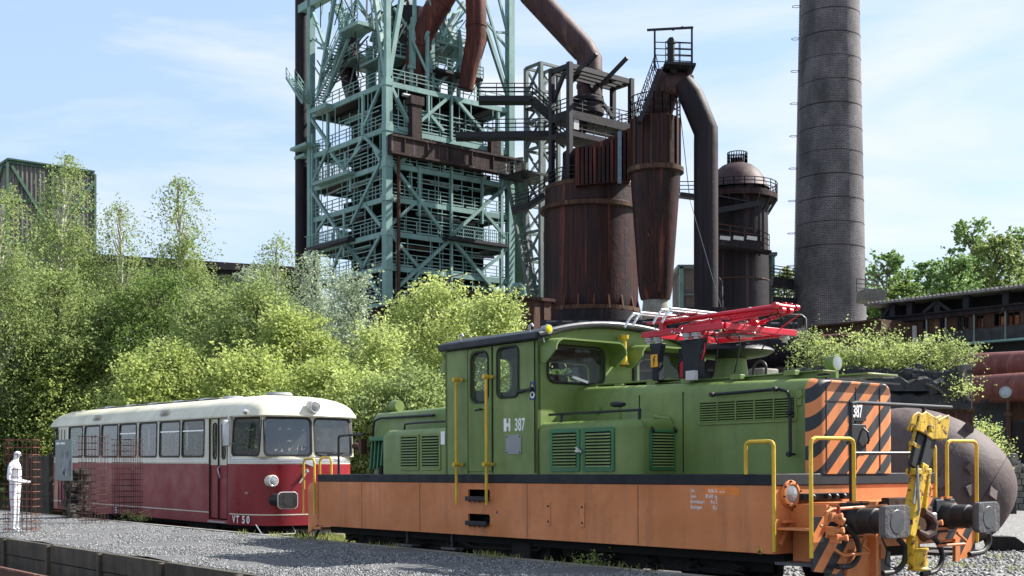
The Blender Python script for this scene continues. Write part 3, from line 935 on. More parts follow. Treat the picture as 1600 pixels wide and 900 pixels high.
# front corner lamp with yellow lens
lp = thing_part('signal_lamp', loco)
S().lathe([(0.03, 0.14), (0.055, 0.1), (0.06, 0.0), (0.068, -0.01), (0.065, -0.03)], (CA0 - 0.1, 0.12, 3.42), (1, 0.1, 0), 18).build('lamp_shell', M['grey'], lp)
S().lathe([(0.052, -0.031), (0.04, -0.036), (0.0, -0.038)], (CA0 - 0.1, 0.12, 3.42), (1, 0.1, 0), 18).build('lamp_lens', plain('yellow_lens', (0.65, 0.55, 0.02), 0.2, bm=0), lp)
S().tube([(CA0 - 0.02, 0.08, 3.36), (CA0 - 0.04, 0.1, 3.3), (CA0 - 0.06, 0.12, 3.18)], 0.012, 6).build('lamp_cable', M['alu'], lp)
# rear lamp
rl = thing_part('rear_lamp', loco)
S().lathe([(0.1, 0.05), (0.11, 0), (0.11, -0.12), (0.06, -0.16)], (CA1 + 0.15, 0.25, 3.33), (-1, 0, 0), 16).build('lamp_shell', M['green'], rl)
S().lathe([(0.12, 0), (0.1, 0.14), (0.03, 0.2)], (CA1 + 0.12, 0.18, 3.0), (0, 0, 1), 16).build('horn_box', M['green'], rl)
# horn (yellow funnel)
hz_ = thing_part('horn', loco)
S().lathe([(0.075, 0), (0.06, 0.012), (0.033, 0.10), (0.026, 0.33), (0.055, 0.36), (0.06, 0.41)], (CA0 - 0.12, 1.5, 3.02), (0, 0, 1), 14).build('horn_bell', M['yellow'], hz_)
S().beam((CA0 - 0.12, 1.5, 3.4), (CA0, 1.5, 3.4), 0.03).build('horn_bracket', M['yellow'], hz_)
S().lathe([(0.078, -0.012), (0.06, 0.0)], (CA0 - 0.12, 1.5, 3.02), (0, 0, 1), 14).build('horn_rim', M['rebar'], hz_)
# wiper
S().beam((CA0 - 0.02, 0.62, 2.82), (CA0 - 0.02, 0.9, 2.76), 0.02, 0.035).build('wiper', M['alu'], loco)
# cab interior
S().box(4.5, 5.0, 0.9, 1.4, 1.6, 2.0).box(4.9, 5.02, 0.85, 1.45, 2.0, 2.95).build('driver_seat', M['seat'], loco, bevel=0.05)
S().box(4.0, 4.3, 0.6, 2.4, 1.6, 2.62).build('control_desk', M['interior'], loco, bevel=0.03)
S().box(CA0 + 0.06, CA1 - 0.06, CB0 + 0.06, CB1 - 0.06, 3.26, 3.268).build('cab_ceiling', M['dark'], loco)
S().box(CA0 + 0.06, CA1 - 0.06, CB0 + 0.06, CB1 - 0.06, 1.53, 1.55).build('cab_floor', M['dark'], loco)
S().tube([(4.95, 0.4, 2.5), (4.7, 0.5, 2.95)], 0.02, 6).build('desk_lever', M['black'], loco)
# yellow grab rails by the door
for a in (5.59, 4.90):
    zt, zb = 2.865, 1.10
    b = -0.075
    S().tube([(a, b, zb), (a, b, zt)], 0.022, 10).build('grab_rail', M['yellow'], loco)
    for z in (zt - 0.01, 1.66):
        S().lathe([(0.032, -0.05), (0.032, 0.03), (0.018, 0.035), (0.018, 0.11)], (a, b, z), (0, 1, 0), 10).box(a - 0.07, a - 0.02, b + 0.05, b + 0.075, z - 0.02, z + 0.02).build('grab_rail_bracket', M['yellow'], loco)
# bolt handle behind window
S().tube([(4.30, CB0 - 0.03, 2.62), (4.08, CB0 - 0.05, 2.635), (3.98, CB0 - 0.05, 2.64)], [0.028, 0.018, 0.032], 8).build('side_lever', M['blackpipe'], loco)
# markings on the cab side
wh = S().box(4.50, 4.64, CB0 - 0.006, CB0 - 0.001, 2.10, 2.275)
wh.build('white_badge', M['white'], loco)
S().box(4.535, 4.575, CB0 - 0.010, CB0 - 0.0065, 2.21, 2.276).box(4.535, 4.575, CB0 - 0.010, CB0 - 0.0065, 2.099, 2.165).build('badge_emblem', M['green'], loco)
text('387', 0.235, M['white'], loco, smx(4.41, CB0 - 0.003, 2.105), 'number', 0.62, bold=0.004)
S().plate(rrect(4.27, 4.59, 1.79, 2.05, 0.02), [], gB, CB0 - 0.012, CB0).build('maker_plate', M['grey'], loco, bevel=0.003)
bo = S()
for p, q in ((4.295, 1.815), (4.565, 1.815), (4.295, 2.025), (4.565, 2.025)):
    bo.lathe([(0.01, 0), (0.01, 0.018)], (p, CB0, q), (0, -1, 0), 8)
bo.build('plate_screw', M['rubber'], loco)
S().plate(rrect(3.97, 4.05 + 0.035, 2.50, 2.74, 0.008), [], gB, CB0 - 0.008, CB0 - 0.001).build('warning_sticker', plain('sticker_blue', (0.02, 0.05, 0.14), 0.4, bm=0), loco)
S().prism([(3.985, 2.635), (4.07, 2.635), (4.0275, 2.715)], gB, CB0 - 0.0105, CB0 - 0.008).build('warning_triangle', M['yellow'], loco)
S().lathe([(0.045, 0.0), (0.045, 0.0035)], (4.0275, CB0 - 0.008, 2.565), (0, -1, 0), 18).build('notice_disc', M['white'], loco)
S().plate(rrect(4.005, 4.05, 2.545, 2.59, 0.01), [], gB, CB0 - 0.0135, CB0 - 0.012).build('notice_symbol', M['navy'], loco)
# data lettering on the frame
rows = [('Unt.', '10.06.16', 'Verl. bis'), ('Gew.', '80 600  kg', ''), ('Bremsbauart', 'Km Z', ''), ('Bremsgew.', '82 t', '')]
for i, (l_, r_t, x_) in enumerate(rows):
    z = 1.315 - i * 0.062
    text(l_, 0.062, M['white'], loco, smx(1.20, -0.003, z), 'data_lettering', 0.66, ext=0.001)
    text(r_t, 0.062, M['white'], loco, smx(0.80, -0.003, z), 'data_lettering', 0.66, 'RIGHT', ext=0.001)
    if x_:
        text(x_, 0.035, M['white'], loco, smx(0.77, -0.003, z), 'data_lettering', 0.7, ext=0.001)
S().box(0.48, 0.98, -0.002, 0.0, 1.29, 1.375).build('paint_patch', paint('fresh_orange', (0.70, 0.20, 0.03), 0.4), loco)
text('A', 0.06, plain('blue_letter', (0.02, 0.06, 0.2), 0.5), loco, smx(4.78, -0.003, 0.985), 'blue_mark', 0.9, bold=0.002)

# rear low hood and box
lh = hood(CA1, 8.62, 0.5, 2.5, 2.55, 2.52, 0.14)
lh.build('rear_hood', M['green'], loco)
side_box_r = S()
prof = [(0.05, 1.52)] + [(0.05 + 0.12 - 0.12 * math.cos(R(15 * k)), 2.20 - 0.12 + 0.12 * math.sin(R(15 * k))) for k in range(7)] + [(0.55, 2.2), (0.55, 1.52)]
loft(side_box_r, [[(CA1, b, z) for b, z in prof], [(7.6, b, z) for b, z in prof], [(7.7, b + (0.03 if b < 0.3 else 0), z - (0.03 if z > 2 else 0)) for b, z in prof], [(7.74, b + (0.12 if b < 0.3 else 0), z - (0.1 if z > 2 else 0)) for b, z in prof]])
side_box_r.build('rear_equipment_box', M['green'], loco)
for a0, a1 in ((6.14, 6.63), (6.69, 7.18)):
    louvre(a0 + 0.03, a1 - 0.03, 1.62, 2.08, 0.05, 11, 1, 'green', 'louvre_door', 0.04, 'green')
S().plate(rrect(6.02, 6.12, 1.95, 2.14, 0.005), [], gB, 0.036, 0.046).build('paper_notice', M['white'], loco)
S().tube([(6.02, 0.25, 2.3), (7.1, 0.25, 2.3), (7.35, 0.25, 2.29), (7.38, 0.25, 2.18)], 0.017, 8).build('rear_box_handrail', M['blackpipe'], loco)
S().tube([(6.9, 0.47, 2.42), (8.35, 0.44, 2.42), (8.5, 0.43, 2.38), (8.54, 0.43, 2.25), (8.54, 0.43, 1.56)], 0.02, 8).build('rear_hood_handrail', M['blackpipe'], loco)
# slanted radiator grille at the far end
rg = thing_part('radiator_grille', loco)
S().hexa([(7.85, 0.30, 1.60), (8.35, 0.30, 1.60), (8.35, 0.5, 1.60), (7.85, 0.5, 1.60), (7.80, 0.40, 2.05), (8.42, 0.40, 2.05), (8.42, 0.5, 2.05), (7.80, 0.5, 2.05)]).build('grille_back', M['slot'], rg)
for i in range(6):
    a = 7.84 + i * 0.105
    S().hexa([(a, 0.26, 1.60), (a + 0.03, 0.26, 1.60), (a + 0.03, 0.3, 1.60), (a, 0.3, 1.60), (a + 0.09, 0.36, 2.05), (a + 0.12, 0.36, 2.05), (a + 0.12, 0.4, 2.05), (a + 0.09, 0.4, 2.05)]).build('grille_bar', M['green2'], rg)
S().box(7.78, 8.44, 0.28, 0.5, 2.05, 2.12).build('grille_hood', M['green2'], rg, bevel=0.01)
S().lathe([(0.05, 0), (0.05, 0.12), (0.07, 0.13)], (7.95, 0.2, 1.52), (0, 0, 1), 10).build('sand_filler', M['black'], loco)
S().lathe([(0.09, -0.06), (0.1, 0), (0.1, 0.12), (0.05, 0.18)], (8.3, 0.75, 2.62), (1, 0, 0), 14).build('rear_roof_lamp', M['green'], loco)
S().plate(arch(0.5, 2.5, 1.52, 2.35, 2.5), [], gA, 8.62, 8.66).build('rear_striped_nose', M['stripe_nose'], loco)
S().box(8.70, 8.80, 0.30, 0.42, 1.85, 2.1).lathe([(0.05, 0), (0.06, 0.1), (0.03, 0.13)], (8.85, 0.36, 1.98), (1, -.4, 0), 12).build('rear_marker_lamp', M['rustplate'], loco, bevel=0.01)

# rear end rails: yellow hoops and black railing
def hoop(pts, r, mat, nm, n=10):
    S().tube(pts, r, n).build(nm, mat, loco)
def arc_hoop(b0, b1, a, z0, zt, r=0.07):
    pts = [(a, b0, z0), (a, b0, zt - r)]
    pts += [(a, b0 + r - r * math.cos(R(t)), zt - r + r * math.sin(R(t))) for t in (30, 60, 90)]
    pts += [(a, b1 - r + r * math.sin(R(t)), zt - r + r * math.cos(R(t))) for t in (0, 30, 60, 90)]
    pts += [(a, b1, z0)]
    return pts
def arc_hoop_a(a0, a1, b, z0, z1, zt, r=0.07):
    pts = [(a0, b, z0), (a0, b, zt - r)]
    pts += [(a0 + r - r * math.cos(R(t)), b, zt - r + r * math.sin(R(t))) for t in (30, 60, 90)]
    pts += [(a1 - r + r * math.sin(R(t)), b, zt - r + r * math.cos(R(t))) for t in (0, 30, 60, 90)]
    pts += [(a1, b, z1)]
    return pts
hoop(arc_hoop_a(9.63, 9.98, -0.03, 0.85, 0.85, 1.78), 0.02, M['yellow'], 'rear_yellow_hoop')
hoop(arc_hoop_a(9.72, 10.1, 0.35, 0.85, 0.85, 1.80), 0.02, M['yellow'], 'rear_yellow_hoop')
S().tube([(9.4, 0.3, 1.52), (9.4, 0.3, 2.12), (9.36, 0.3, 2.16), (8.6, 0.3, 2.17)], 0.02, 8).build('rear_black_railing', M['blackpipe'], loco)
S().plate([(9.60, 0.72), (9.98, 0.52), (9.98, 1.3), (9.9, 1.38), (9.60, 1.38)], [], gB, 0.05, 0.08).box(9.57, 9.85, 0.05, 0.5, 0.60, 0.64).build('rear_end_plate', M['orange'], loco)
S().tube([(9.7, 0.1, 0.62), (9.75, 0.05, 0.45), (9.95, 0.05, 0.45), (10.0, 0.1, 0.55)], 0.025, 8).build('rear_step', M['black'], loco)

# front end: footplate wings, beam, buffers
M['stripe_low'] = stripes('hazard_stripes_plate', k3(ORANGE, 1.05), NAVY, 1.0, 0.9, 0.34, 0.05)
EA = -0.5
# left lower striped plate and right lower striped plate
lwp = [(-0.03, 0.52), (0.36, 0.47), (0.62, 0.60), (0.80, 0.95), (0.80, 1.08), (-0.03, 1.08)]
S().plate(lwp, [], gA, EA - 0.02, EA + 0.01).build('striped_end_plate', M['stripe_low'], loco)
S().plate([(2.20, 1.05), (2.20, 0.76), (2.62, 0.76), (2.70, 0.52), (3.05, 0.52), (3.05, 1.02)], [], gA, EA - 0.02, EA + 0.01).build('striped_end_plate', M['stripe_low'], loco)
# upper striped band following the buffer plate, with sloping shoulders
S().plate([(0.35, 1.03), (0.56, 1.22), (1.20, 1.22), (1.20, 1.03)], [], gA, EA - 0.03, EA).build('striped_upper_plate', M['stripe_low'], loco)
S().plate([(1.70, 1.03), (1.82, 1.25), (2.56, 1.24), (2.72, 1.08), (3.05, 1.03), (3.05, 0.9), (1.70, 0.9)], [], gA, EA - 0.03, EA).build('striped_upper_plate', M['stripe_low'], loco)
S().box(EA, 0.0, 0.42, 2.5, 1.185, 1.215).build('end_footplate', M['orange'], loco)
S().box(EA + 0.01, -0.02, 0.3, 2.7, 0.72, 1.18).build('buffer_beam', M['orange'], loco, bevel=0.01)
S().box(-0.12, 0.0, 0.35, 1.2, 1.24, 1.31).build('terminal_box', M['navy'], loco, bevel=0.005)
for b in (0.45, 0.72, 0.86, 1.0):
    S().lathe([(0.022, 0), (0.03, 0.02), (0.03, 0.05), (0.01, 0.07)], (-0.12, b, 1.275), (-1, 0, 0), 10).build('socket', M['black'], loco)
# sockets of head lamps
def head_lamp(b, z):
    g = thing_part('headlight', loco)
    S().lathe([(0.135, 0.03), (0.148, 0.0), (0.148, -0.03), (0.135, -0.05), (0.105, -0.055), (0.10, -0.04)], (0, b, z), (1, 0, 0), 28).build('lamp_housing', M['orange'], g)
    S().lathe([(0.10, -0.042), (0.07, -0.055), (0.0, -0.065)], (0, b, z), (1, 0, 0), 24).build('lamp_lens', M['lampglass'], g)
    bb = S()
    for k in range(8):
        t = k * math.pi / 4 + 0.2
        bb.box(-0.065, -0.04, b + 0.137 * math.cos(t) - 0.009, b + 0.137 * math.cos(t) + 0.009, z + 0.137 * math.sin(t) - 0.009, z + 0.137 * math.sin(t) + 0.009)
    bb.build('lamp_clamp', M['rustplate'], g)
head_lamp(0.24, 1.31)
head_lamp(2.76, 1.31)
S().prism([(0.08, 0.75), (0.30, 1.0), (0.30, 1.12), (0.26, 1.12), (0.26, 1.03), (0.06, 0.78)], gA, -0.04, -0.001).box(-0.06, -0.001, 0.1, 0.28, 1.0, 1.03).build('lamp_bracket', M['orange'], loco)
# rungs / steps at the near corner
S().box(-0.45, -0.02, 0.02, 0.5, 0.93, 0.955).build('corner_step', M['orange'], loco)
S().box(-0.48, -0.0, 0.0, 0.55, 0.56, 0.59).box(-0.48, -0.0, 2.45, 3.0, 0.56, 0.59).build('lower_step', M['bufferface'], loco)
S().box(-0.46, -0.02, 0.28, 0.32, 0.56, 1.2).build('step_side', M['orange'], loco)
# buffers
def buffer(b):
    g = thing_part('buffer', loco)
    z = 1.03
    S().box(EA - 0.05, EA - 0.015, b - 0.19, b + 0.19, z - 0.19, z + 0.19).build('buffer_base', M['navy'], g, bevel=0.01)
    S().lathe([(0.155, 0.04), (0.15, 0.16), (0.135, 0.18), (0.135, 0.34), (0.12, 0.35), (0.12, 0.50)], (EA, b, z), (-1, 0, 0), 26).build('buffer_barrel', M['rubber'], g)
    face = rrect(b - 0.225, b + 0.225, z - 0.17, z + 0.17, 0.055, 4)
    mb = S()
    rgs = []
    for dd, sc_ in ((-1.00, 0.90), (-1.03, 1.0), (-1.075, 1.0), (-1.09, 0.965), (-1.094, 0.5)):
        rgs.append([(dd, b + (p - b) * sc_, z + (q - z) * sc_) for p, q in face])
    loft(mb, rgs)
    mb.build('buffer_head', M['bufferface'], g)
    S().lathe([(0.125, 0.0), (0.12, 0.004)], (-1.094, b - 0.01, z), (-1, 0, 0), 24).build('wear_patch', plain('polished_wear', (0.075, 0.078, 0.085), 0.4), g)
buffer(0.62)
buffer(2.38)
# yellow hoops at the front corners (two per side) seen in the photo
def front_hoop(b0, b1, a, z0, z1, zt):
    pts = [(a, b0, z0), (a, b0, zt - 0.06), (a, b0 + 0.02, zt - 0.02), (a, b0 + 0.07, zt), (a, b1 - 0.07, zt), (a, b1 - 0.02, zt - 0.02), (a, b1, zt - 0.06), (a, b1, z1)]
    S().tube(pts, 0.021, 10).build('yellow_hoop', M['yellow'], loco)
front_hoop(-0.07, 0.66, EA - 0.03, 0.66, 1.22, 1.895)
front_hoop(2.44, 3.07, EA - 0.03, 1.22, 0.70, 1.895)
# side hoops parallel to the frame
hoop(arc_hoop_a(-0.04, 0.34, -0.06, 0.70, 1.52, 1.87, 0.05), 0.021, M['yellow'], 'yellow_side_hoop')
hoop(arc_hoop_a(0.0, 0.34, 3.04, 0.70, 1.52, 1.87, 0.05), 0.021, M['yellow'], 'yellow_side_hoop')
for (a, b, z) in ((EA - 0.03, 0.66, 1.23), (EA - 0.03, 2.44, 1.25), (EA - 0.02, 0.84, 1.23), (EA - 0.02, 2.0, 1.25)):
    S().box(a - 0.03, a + 0.05, b - 0.06, b + 0.06, z - 0.02, z).build('hoop_foot', M['orange'], loco)
# black front railing
zt = 2.285
S().tube([(EA + 0.02, 0.68, 1.22), (EA + 0.02, 0.68, zt - 0.06), (EA + 0.02, 0.70, zt - 0.015), (EA + 0.02, 0.79, zt), (EA + 0.02, 2.62, zt)], 0.022, 10).build('front_railing', M['blackpipe'], loco)
S().tube([(EA + 0.02, 2.05, 1.24), (EA + 0.02, 2.05, zt)], 0.02, 8).build('railing_post', M['blackpipe'], loco)
S().tube([(EA + 0.02, 0.68, 1.74), (EA + 0.02, 2.05, 1.75)], 0.019, 8).build('railing_bar', M['blackpipe'], loco)
S().beam((EA + 0.02, 0.62, 1.85), (EA + 0.02, 0.74, 1.85), 0.03).beam((EA + 0.02, 2.03, 1.85), (EA + 0.02, 2.15, 1.85), 0.03).build('railing_clamp', M['blackpipe'], loco)

# centre coupler: yellow folding arm
cp = thing_part('yellow_coupler_arm', loco)
YB = 1.5
def CA_(px, py, off=0.0):
    b, z = on_a(px, py, EA - 0.35 + off, LC, LT)
    return (EA - 0.35 + off, b, z)
S().beam(CA_(1440, 725), CA_(1418, 838), 0.14, 0.12).beam(CA_(1452, 735), CA_(1444, 800), 0.05, 0.06).box(EA - 0.42, EA - 0.28, CA_(1436, 0)[1] - 0.14, CA_(1436, 0)[1] + 0.16, CA_(1436, 742)[2], CA_(1436, 732)[2]).build('lower_arm', M['yellowworn'], cp, bevel=0.012)
S().beam(CA_(1455, 660), CA_(1437, 728), 0.10, 0.10).beam(CA_(1443, 662), CA_(1427, 730), 0.05, 0.13).beam(CA_(1463, 668), CA_(1446, 728), 0.04, 0.13).build('middle_arm', M['rubber'], cp, bevel=0.01)
S().beam(CA_(1437, 650), CA_(1421, 740), 0.016, 0.016).build('arm_rod', M['rubber'], cp)
hdp = [CA_(1434, 648), CA_(1442, 643), CA_(1462, 655), CA_(1478, 648), CA_(1478, 664), CA_(1474, 686), CA_(1452, 687), CA_(1436, 676), CA_(1425, 672)]
mb = S()
mb.prism([(p[1], p[2]) for p in hdp], gA, EA - 0.41, EA - 0.385).prism([(p[1], p[2]) for p in hdp], gA, EA - 0.315, EA - 0.29)
mb.beam(CA_(1440, 662), CA_(1468, 668), 0.10, 0.03).beam(CA_(1470, 652), CA_(1474, 680), 0.10, 0.03).beam(CA_(1448, 682), CA_(1470, 686), 0.10, 0.03)
mb.build('arm_head', M['yellowworn'], cp, bevel=0.01)
S().beam(CA_(1434, 664), CA_(1427, 692), 0.03, 0.03).beam(CA_(1424, 692), CA_(1436, 700), 0.05).lathe([(0.04, 0), (0.04, 0.06)], CA_(1452, 670, -0.12), (-1, 0, 0), 12).build('head_link', M['yellowworn'], cp, bevel=0.006)
c0 = CA_(1431, 845)
S().lathe([(0.10, -0.02), (0.11, 0), (0.095, 0.02), (0.095, 0.19), (0.11, 0.2), (0.11, 0.22)], (c0[0] - .03, c0[1], CA_(1431, 888)[2]), (0, 0, 1), 20).build('brake_cylinder', M['yellowworn'], cp)
S().lathe([(0.03, 0), (0.03, 0.18), (0.05, 0.19), (0.05, 0.24)], (c0[0], c0[1], CA_(1431, 860)[2] + 0.02), (0, 0, 1), 12).beam((c0[0], c0[1] - 0.09, 0.55), (c0[0], c0[1] - 0.09, 1.12), 0.05, 0.08).build('cylinder_rod', M['yellowworn'], cp)
# hook
hk = [CA_(1436, 800), CA_(1446, 806), CA_(1452, 818), CA_(1449, 832), CA_(1438, 838), CA_(1428, 830)]
S().tube([(p[0] - 0.05, p[1], p[2]) for p in hk], [0.05, 0.055, 0.065, 0.065, 0.06, 0.03], 10).build('draw_hook', M['rebardark'], loco)
S().box(EA - 0.3, EA, 1.28, 1.72, 0.86, 1.16).build('draw_gear_box', M['rustplate'], loco, bevel=0.02)
S().box(EA - 0.12, EA - 0.02, 1.16, 1.66, 1.15, 1.26).build('draw_gear_cover', M['rustplate'], loco, bevel=0.01)
S().tube([(EA - 0.4, 1.2, 1.2), (EA - 0.42, 1.24, 1.6), (EA - 0.45, 1.22, 1.15), (EA - 0.35, 1.3, 0.98)], 0.015, 8).build('hydraulic_hose', M['grey'], cp)
# hoses, valves and pipes
def hose(pts, r=0.03):
    # smooth catmull path
    P_ = [Vector(p) for p in pts]
    P_ = [P_[0]] + P_ + [P_[-1]]
    o = []
    for i in range(1, len(P_) - 2):
        for t in (0, 0.2, 0.4, 0.6, 0.8):
            p0, p1, p2, p3 = P_[i - 1:i + 3]
            o.append(0.5 * ((2 * p1) + (p2 - p0) * t + (2 * p0 - 5 * p1 + 4 * p2 - p3) * t * t + (3 * p1 - p0 - 3 * p2 + p3) * t ** 3))
    o.append(P_[-1])
    return o
def FA(px, py, off=-0.12):
    b, z = on_a(px, py, EA + off, LC, LT)
    return (EA + off, b, z)
for nm, pts in (('air_hose', [FA(1318, 822), FA(1328, 828), FA(1340, 845), FA(1342, 868), FA(1330, 884), FA(1308, 885)]),
                ('air_hose', [FA(1405, 843, -0.3), FA(1414, 855, -0.3), FA(1413, 878, -0.3), FA(1400, 892, -0.3), FA(1380, 896, -0.3)]),
                ('air_hose', [FA(1453, 835), FA(1466, 848), FA(1473, 872), FA(1462, 892), FA(1440, 897)]),
                ('air_hose', [FA(1545, 833), FA(1546, 848), FA(1536, 862), FA(1515, 866)]),
                ('thin_cable', [FA(1378, 840), FA(1386, 860), FA(1384, 880), FA(1398, 888)])):
    S().tube(hose(pts), 0.03 if nm == 'air_hose' else 0.009, 10).build(nm, M['rubber'], loco)
for pts in ([FA(1283, 822, -0.16), FA(1292, 818, -0.16), FA(1293, 800, -0.16), FA(1300, 796, -0.16), (EA - 0.16, 1.06, 1.18)],
            [FA(1292, 838, -0.1), FA(1365, 835, -0.1)],
            [FA(1302, 848, -0.14), FA(1304, 858, -0.14), FA(1318, 868, -0.14), FA(1358, 864, -0.14), FA(1356, 858, -0.14), FA(1348, 852, -0.14), FA(1352, 842, -0.14)],
            [FA(1452, 827, -0.1), FA(1505, 824, -0.1)],
            [FA(1496, 833, -0.14), FA(1510, 845, -0.14), FA(1508, 850, -0.14), FA(1466, 853, -0.14)]):
    S().tube(pts, 0.017, 8).build('orange_pipe', M['orange'], loco)
for (x, y) in ((1298, 808), (1300, 830), (1306, 842), (1455, 818)):
    p = FA(x, y, -0.16)
    S().box(p[0] - 0.05, p[0] + 0.05, p[1] - 0.035, p[1] + 0.035, p[2] - 0.045, p[2] + 0.045).lathe([(0.025, 0), (0.025, 0.1), (0.035, 0.1), (0.035, 0.13)], p, (-1, 0.4, 0.1), 10).build('valve', M['orange'], loco, bevel=0.01)
p = FA(1311, 812, -0.22)
S().lathe([(0.035, -0.05), (0.045, 0), (0.04, 0.06)], p, (-0.5, 0.8, -0.4), 12).build('hose_coupling', M['orange'], loco)
p = FA(1311, 800, -0.2)
S().tube([(p[0], p[1], p[2] + 0.06), (p[0], p[1], p[2] - 0.05)], 0.02, 8).build('cock_handle', plain('dull_red', (0.22, 0.03, 0.025), 0.5), loco)
p = FA(1455, 812, -0.2)
S().box(p[0] - 0.05, p[0] + 0.05, p[1] - 0.04, p[1] + 0.06, p[2] - 0.06, p[2] + 0.08).build('hose_cock', M['alu'], loco, bevel=0.02)
S().box(EA - 0.02, EA + 0.06, 0.55, 1.15, 0.42, 0.72).box(EA - 0.1, EA + 0.1, 0.95, 1.0, 0.3, 0.9).build('coupler_bracket', M['orange'], loco)
S().box(EA + 0.02, EA + 0.1, 0.3, 1.4, 0.22, 0.66).build('snow_plough', M['bufferface'], loco, bevel=0.01)
S().box(EA - 0.06, EA - 0.02, 1.1, 1.2, 0.6, 0.75).box(EA - 0.06, EA - 0.02, 2.56, 2.66, 0.5, 0.72).build('hose_holder', M['orange'], loco)
S().tube([(0.2, -0.005, 0.7), (0.2, 0.1, 0.7), (0.3, 0.3, 0.66)], 0.04, 8).build('chain_bundle', M['yellowworn'], loco)

# pantograph assembly on the hood roof
pg = thing_part('pantograph', loco)
def B_(px, py, b):
    a, z = on_b(px, py, b, LC, LT)
    return (a, b, z)
def red(name, p, q, w, h=None, **k):
    return S().beam(p, q, w, h).build(name, M['redpanto'], pg, bevel=0.006, **k)
zb = 3.29
A0, A1, B0, B1 = 1.41, 2.66, 0.80, 2.10
red('base_beam', (A0, B0, zb), (A1 + 0.1, B0, zb), 0.05, 0.075)
red('base_beam', (A0, B1, zb), (A1 + 0.1, B1, zb), 0.05, 0.075)
red('base_beam', (A0, B0 + 0.026, zb), (A0, B1 + 0.06, zb), 0.05, 0.075)
red('base_beam', (A1, B0 + 0.026, zb), (A1, B1 - 0.026, zb), 0.05, 0.075)
red('base_beam', (2.0, B0 + 0.026, zb - 0.02), (2.0, B1 - 0.026, zb - 0.02), 0.04, 0.05)
S().box(A0 + 0.08, 1.85, 1.1, 1.75, zb - 0.05, zb - 0.035).build('base_tray', M['redpanto'], pg)
for b in (1.12, 1.62):
    S().lathe([(0.0, 0), (0.052, 0.01), (0.056, 0.04), (0.056, 0.42), (0.05, 0.46), (0.0, 0.47)], (1.65, b, zb + 0.075), (1, 0, 0), 16).build('spring_case', M['redpanto'], pg)
    S().lathe([(0.0, -0.022), (0.075, -0.02), (0.075, 0.02), (0.0, 0.022)], (1.63, b, zb + 0.09), (0, 1, 0), 18).build('spring_wheel', M['redpanto'], pg)
for a, b in ((2.60, 1.0), (2.60, 1.85), (2.2, 1.45)):
    S().box(a - 0.035, a + 0.035, b - 0.035, b + 0.035, zb, zb + 0.20).build('arm_post', M['redpanto'], pg, bevel=0.006)
hx, hz2 = 0.86, 3.50
for b, e in ((0.98, 1.2), (1.92, 1.42)):
    S().tube([(2.85, b, zb + 0.17), (hx, e, hz2)], [0.02, 0.03], 10).build('upper_arm', M['redpanto'], pg)
    S().tube([(2.35, b + 0.08, zb + 0.08), (hx + 0.05, e, hz2 - 0.05)], [0.03, 0.02], 10).build('lower_arm_tube', M['redpanto'], pg)
S().beam((2.7, 1.05, zb + 0.17), (hx, 1.3, hz2 + 0.02), 0.035, 0.06).build('main_arm', M['redpanto'], pg, bevel=0.006)
S().beam((2.7, 1.85, zb + 0.17), (hx, 1.4, hz2 + 0.02), 0.035, 0.06).build('main_arm', M['redpanto'], pg, bevel=0.006)
S().tube([(hx, 1.08, hz2), (hx, 1.5, hz2)], 0.024, 10).build('knuckle_shaft', M['redpanto'], pg)
for e in (1.1, 1.22, 1.36, 1.48):
    S().lathe([(0.038, -0.03), (0.038, 0.03)], (hx, e, hz2 - (0.0 if e in (1.1, 1.48) else 0.05)), (0, 1, 0), 12).build('knuckle', M['redpanto'], pg)
for p, q, r_ in (((1.8, 1.0, zb + 0.04), (1.88, 1.08, zb + 0.18), .012), ((1.25, 1.25, zb + 0.08), (1.36, 1.3, zb + 0.17), .012), ((1.45, 0.9, zb + 0.04), (0.95, 1.25, hz2 - 0.06), .009), ((1.45, 1.9, zb + 0.04), (0.95, 1.65, hz2 - 0.06), .009), ((2.1, 1.1, zb + 0.06), (1.5, 1.7, zb + 0.1), .012)):
    S().tube([p, q], r_, 6).build('linkage', M['redpanto'], pg)
S().tube([(2.75, 1.5, zb + 0.16), (1.6, 1.5, zb + 0.22), (0.95, 1.47, hz2 - 0.02)], 0.02, 8).build('thrust_rod', M['redpanto'], pg)
S().lathe([(0.0, 0), (0.032, 0.015), (0.036, 0.045), (0.02, 0.065), (0.0, 0.07)], (1.35, 1.22, hz2 - 0.03), (0, 0, 1), 12).build('arm_insulator', M['insul'], pg)
ck = S()
rnd = random.Random(4)
for i in range(26):
    a, b, z = 0.95 + rnd.random() * 0.45, 1.2 + rnd.random() * 0.4, hz2 - 0.10 + rnd.random() * 0.07
    ck.tube([(a, b, z), (a + rnd.uniform(-.09, .09), b + rnd.uniform(-.08, .08), z + rnd.uniform(-.04, .04))], 0.008, 5)
for i in range(44):
    a, b, z = 1.5 + rnd.random() * 1.3, 0.85 + rnd.random() * 1.0, zb - 0.06 + rnd.random() * 0.2
    ck.tube([(a, b, z), (a + rnd.uniform(-.14, .14), b + rnd.uniform(-.08, .08), z + rnd.uniform(-.05, .05))], rnd.uniform(.006, .012), 5)
ck.build('spring_linkage', M['rubber'], pg, kind='stuff')
ck = S()
for i in range(22):
    a, b = 1.5 + rnd.random() * 1.1, rnd.choice((B0 - .027, B0 + .05, 1.3, 1.6))
    ck.lathe([(0.012, 0), (0.012, 0.012)], (a, b, zb + rnd.uniform(-.03, .03)), (0, -1, 0), 6)
ck.build('frame_bolts', M['alu'], pg, kind='stuff')
